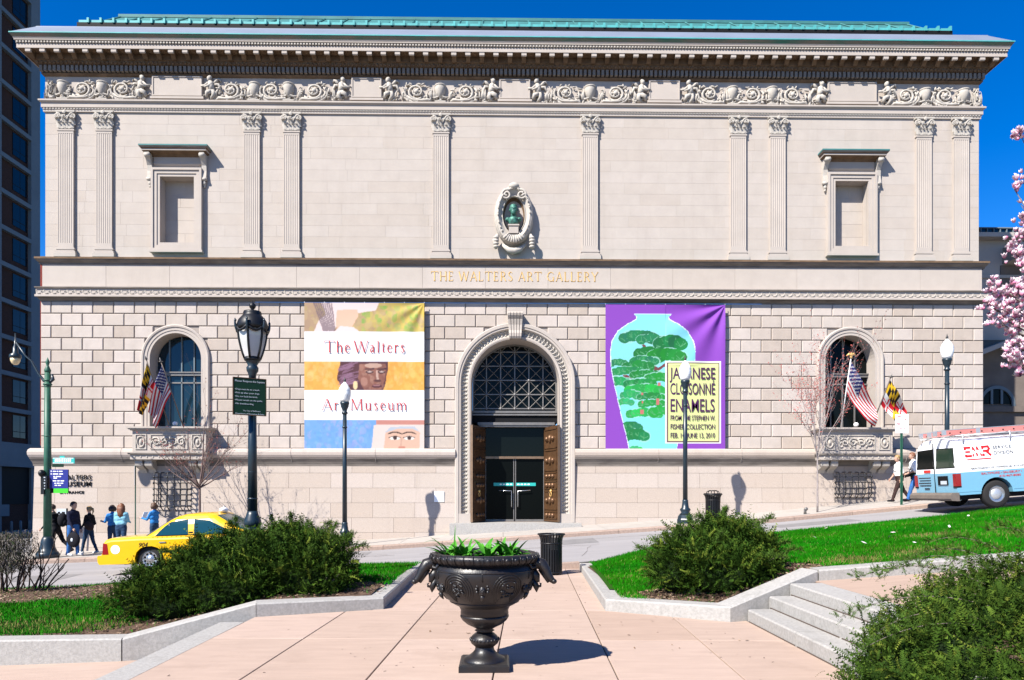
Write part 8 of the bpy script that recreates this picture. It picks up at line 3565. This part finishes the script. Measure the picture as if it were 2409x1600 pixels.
# blossoms: cups of six petals
PV, PF = [], []
for k in range(6):
    a = k * math.pi / 3
    c, s = math.cos(a), math.sin(a)
    for (r_, z_, w_) in ((.006, 0, .008), (.028, .028, .022), (.036, .064, .020), (.048, .088, .007)):
        PV += [(r_ * c - s * w_, r_ * s + c * w_, z_), (r_ * c + s * w_, r_ * s - c * w_, z_)]
    o_ = k * 8
    PF += [(o_ + 2 * i, o_ + 2 * i + 1, o_ + 2 * i + 3, o_ + 2 * i + 2) for i in range(3)]
PV, PF = np.array(PV), np.array(PF)
PC = np.tile(np.array([[.62, .16, .32], [.62, .16, .32], [.82, .40, .54], [.82, .40, .54], [.95, .76, .82], [.95, .76, .82], [.98, .86, .90], [.98, .86, .90]]), (6, 1))
Vs, Fs, Ts, off = [], [], [], 0
g_ = np.random.default_rng(5)
for (p, r_) in targets:
    m_ = max(4, int(19 * (r_ / .16) ** 2))
    Q = np.array(p) + g_.normal(0, .48, (m_, 3)) * r_
    Rm = rot_to(g_.normal(0, .55, (m_, 3)) + np.array([-.1, -.2, .9]), g_.uniform(0, 6.28, m_))
    s_ = g_.uniform(.62, 1.15, m_)
    W_ = np.einsum('nij,vj->nvi', Rm, PV) * s_[:, None, None] + Q[:, None, :]
    Vs.append(W_.reshape(-1, 3))
    Fs.append((PF[None] + (np.arange(m_) * len(PV))[:, None, None] + off).reshape(-1, 4))
    Ts.append((PC[None] * g_.uniform(.75, 1.1, (m_, 1, 1))).reshape(-1, 3))
    off += m_ * len(PV)
link('blossoms', np_mesh('blossoms', np.concatenate(Vs), np.concatenate(Fs), [M['leaf']], tint=np.concatenate(Ts)), mg)


# ================================================================== NEIGHBOURING BUILDINGS
# ---- apartment tower across the side street
TXF = pX(92, 64)
tw = thing('apartment_tower', 'dark brick apartment tower with pale concrete bands at the left edge', 'building', (TXF, 64, 0))
q = MB().use(M['brick_dark'])
q.box(-14, -.30, -34, 0, -3, 55)
q.build('wall', tw)
fl = 78.5 * 64 / F
yb0 = 1160 - 0
z_first = EYE + (1160 - 978) * 64 / F          # band between storeys near the foot
k = 0
pier = MB().use(M['tower_conc'])
pier.box(-.34, .0, -1.05, .15, -3, 55)
pier.box(-.34, .0, -5.5, -4.75, -3, 55)
pier.box(-.34, .0, -10.0, -9.2, -3, 55)
pier.build('pier', tw)
for k in range(-1, 17):
    zb = z_first + k * fl
    if zb > 54:
        break
    q = MB().use(M['tower_conc'])
    q.box(-.33, .03, -9.3, -1.0, zb - .14, zb + .22)
    q.build('floor_band', tw)
    for (y0, y1) in ((-3.0, -1.25), (-4.7, -4.35) if False else (-8.0, -6.2)):
        q = MB().use(M['dark_trim'])
        q.box(-.32, -.27, y0 - .04, y1 + .04, zb + .75, zb + fl - .30)
        w_ = q.build('window', tw)
        ym = (y0 + y1) / 2
        for (a, b_) in ((y0, ym - .03), (ym + .03, y1)):
            for (c, d) in ((zb + .78, zb + 1.25), (zb + 1.30, zb + fl - .33)):
                q = MB().use(M['tower_glass'])
                q.box(-.29, -.262, a, b_, c, d)
                q.build('pane', w_)
q = MB().use(M['tower_conc'])
q.box(-.32, .25, -12, .2, 3.9, 5.9)
q.box(-.32, .12, -12, -4, -.2, .75)
q.build('base_band', tw)
q = MB().use(M['dark_trim'])
q.box(-.31, -.2, -12, -.5, .75, 3.9)
q.build('shopfront', tw)
# bollards at its foot
for k in range(5):
    xx, yy = TXF + 1.3, 58.5 + 1.1 * k
    t = thing('bollard', 'dark bollard in the row at the foot of the apartment tower', 'bollard', (xx, yy, -1.6), 0, 'bollards at the apartment tower')
    q = MB().use(M['tower_conc'], True)
    q.lathe([(.10, 0), (.10, .95), (.06, 1.02), (.001, 1.04)], 8)
    q.build('post', t)

# ---- brick building seen as a sliver behind the museum's left corner
bx0, bx1 = pX(84, 90), pX(130, 90)
bb = thing('brick_building', 'narrow sliver of a red brick building behind the left museum corner', 'building', (bx0, 90, 0))
zt = pZ(100, 606, 90)
q = MB().use(M['brick_red'])
q.box(0, bx1 - bx0, 0, 12, -5, zt)
q.build('wall', bb)
q = MB().use(M['tower_conc'])
q.box(-.15, bx1 - bx0, -.25, 0, zt - .5, zt + .1)
q.build('cornice', bb)
for k in range(8):
    zc = zt - 2.6 - 3.1 * k
    q = MB().use(M['tower_conc'])
    q.box(.85, 1.55, -.06, .02, zc, zc + 1.3)
    w_ = q.build('window', bb)
    q = MB().use(M['glass_blue'])
    q.box(.93, 1.47, -.075, -.05, zc + .08, zc + 1.22)
    q.build('pane', w_)

# ---- annex to the right
AY = 31.5
KA = AY / 44
ax0 = pX(2290, AY)
an = thing('museum_annex', 'concrete annex with glazed clerestory to the right of the museum', 'building', (ax0, AY, 0))


def az(py):
    return pZ(2350, py, AY)


q = MB().use(M['annex'])
q.box(0, 16, .0, 14, az(800), az(556))
q.box(-.2, 16, -.5, 14, az(566), az(556))
q.box(1.3, 16, -.9, 0, az(622), az(585))
q.box(0, 16, -.08, 0, az(655), az(648))
q.build('wall', an)
q = MB().use(M['annex_brown'])
q.box(0, 16, .02, 14, -2, az(800))
q.box(1.2, 2.1, -.04, .02, az(700), az(625))
q.build('lower_wall', an)
# sloping glass roof of the clerestory
for k in range(28):
    xx = .03 + .29 * k
    q = MB().use(M['roofglass'])
    q.add([(xx, -.05, az(537)), (xx + .27, -.05, az(537)), (xx + .27, 1.0, az(523)), (xx, 1.0, az(523))], [(0, 1, 2, 3)])
    q.build('skylight_pane', an)
    q = MB().use(M['glass_blue'])
    q.add([(xx + .02, .0, az(555)), (xx + .25, .0, az(555)), (xx + .25, .0, az(538)), (xx + .02, .0, az(538))], [(0, 1, 2, 3)])
    q.build('clerestory_pane', an)
q = MB().use(M['tower_conc'])
for k in range(29):
    xx = .015 + .29 * k
    q.box(xx - .018, xx + .018, -.06, .06, az(556), az(537))
    q.tube([(xx, -.07, az(537)), (xx, 1.0, az(522.6))], .016, 4)
q.box(-.1, 10.5, 1.0, 1.3, az(556), az(521))
q.box(-.1, 10.5, -.08, .02, az(538.5), az(536))
q.build('clerestory_frame', an)
# gable cornice and round window of the older part below
cx_ = pX(2350, AY - .2) - ax0
zc = az(951)
q = MB().use(M['annex'])
q.add([(-.5, -.9, az(838)), (pX(2352, AY) - ax0, -.9, az(805)), (16, -.9, az(790)), (16, -.9, az(800)), (pX(2352, AY) - ax0, -.9, az(815)), (-.5, -.9, az(850)),
       (-.5, 0, az(838)), (pX(2352, AY) - ax0, 0, az(805)), (16, 0, az(790)), (16, 0, az(800)), (pX(2352, AY) - ax0, 0, az(815)), (-.5, 0, az(850))],
      [(0, 1, 4, 5), (1, 2, 3, 4), (5, 4, 10, 11), (4, 3, 9, 10), (0, 6, 7, 1), (1, 7, 8, 2)])
q.build('gable_cornice', an)
r_w = (2386 - 2314) / 2 * AY / F
q = MB().use(M['glass_dark'])
q.add([(cx_ - r_w, -.02, zc), (cx_ + r_w, -.02, zc)] + [(x, -.02, z) for x, z in arc(cx_, zc, r_w, 0, math.pi, 20)] , [list(range(23))])
w_ = q.build('round_window', an)
q = MB().use(M['tower_conc'])
for dx in (-.33, .33):
    q.box(cx_ + r_w * dx - .05, cx_ + r_w * dx + .05, -.08, 0, zc, zc + r_w * .94)
arch_sweep(q, [(0, .02), (0, .10), (.14, .10), (.14, .02)], cx_, r_w, zc, zc - .1, 0, 22)
q.build('frame', w_)
q = MB().use(M['annex_brown'])
q.box(cx_ - r_w - .6, 16, -.12, 0, zc - .35, zc - .1)
q.build('string_course', an)
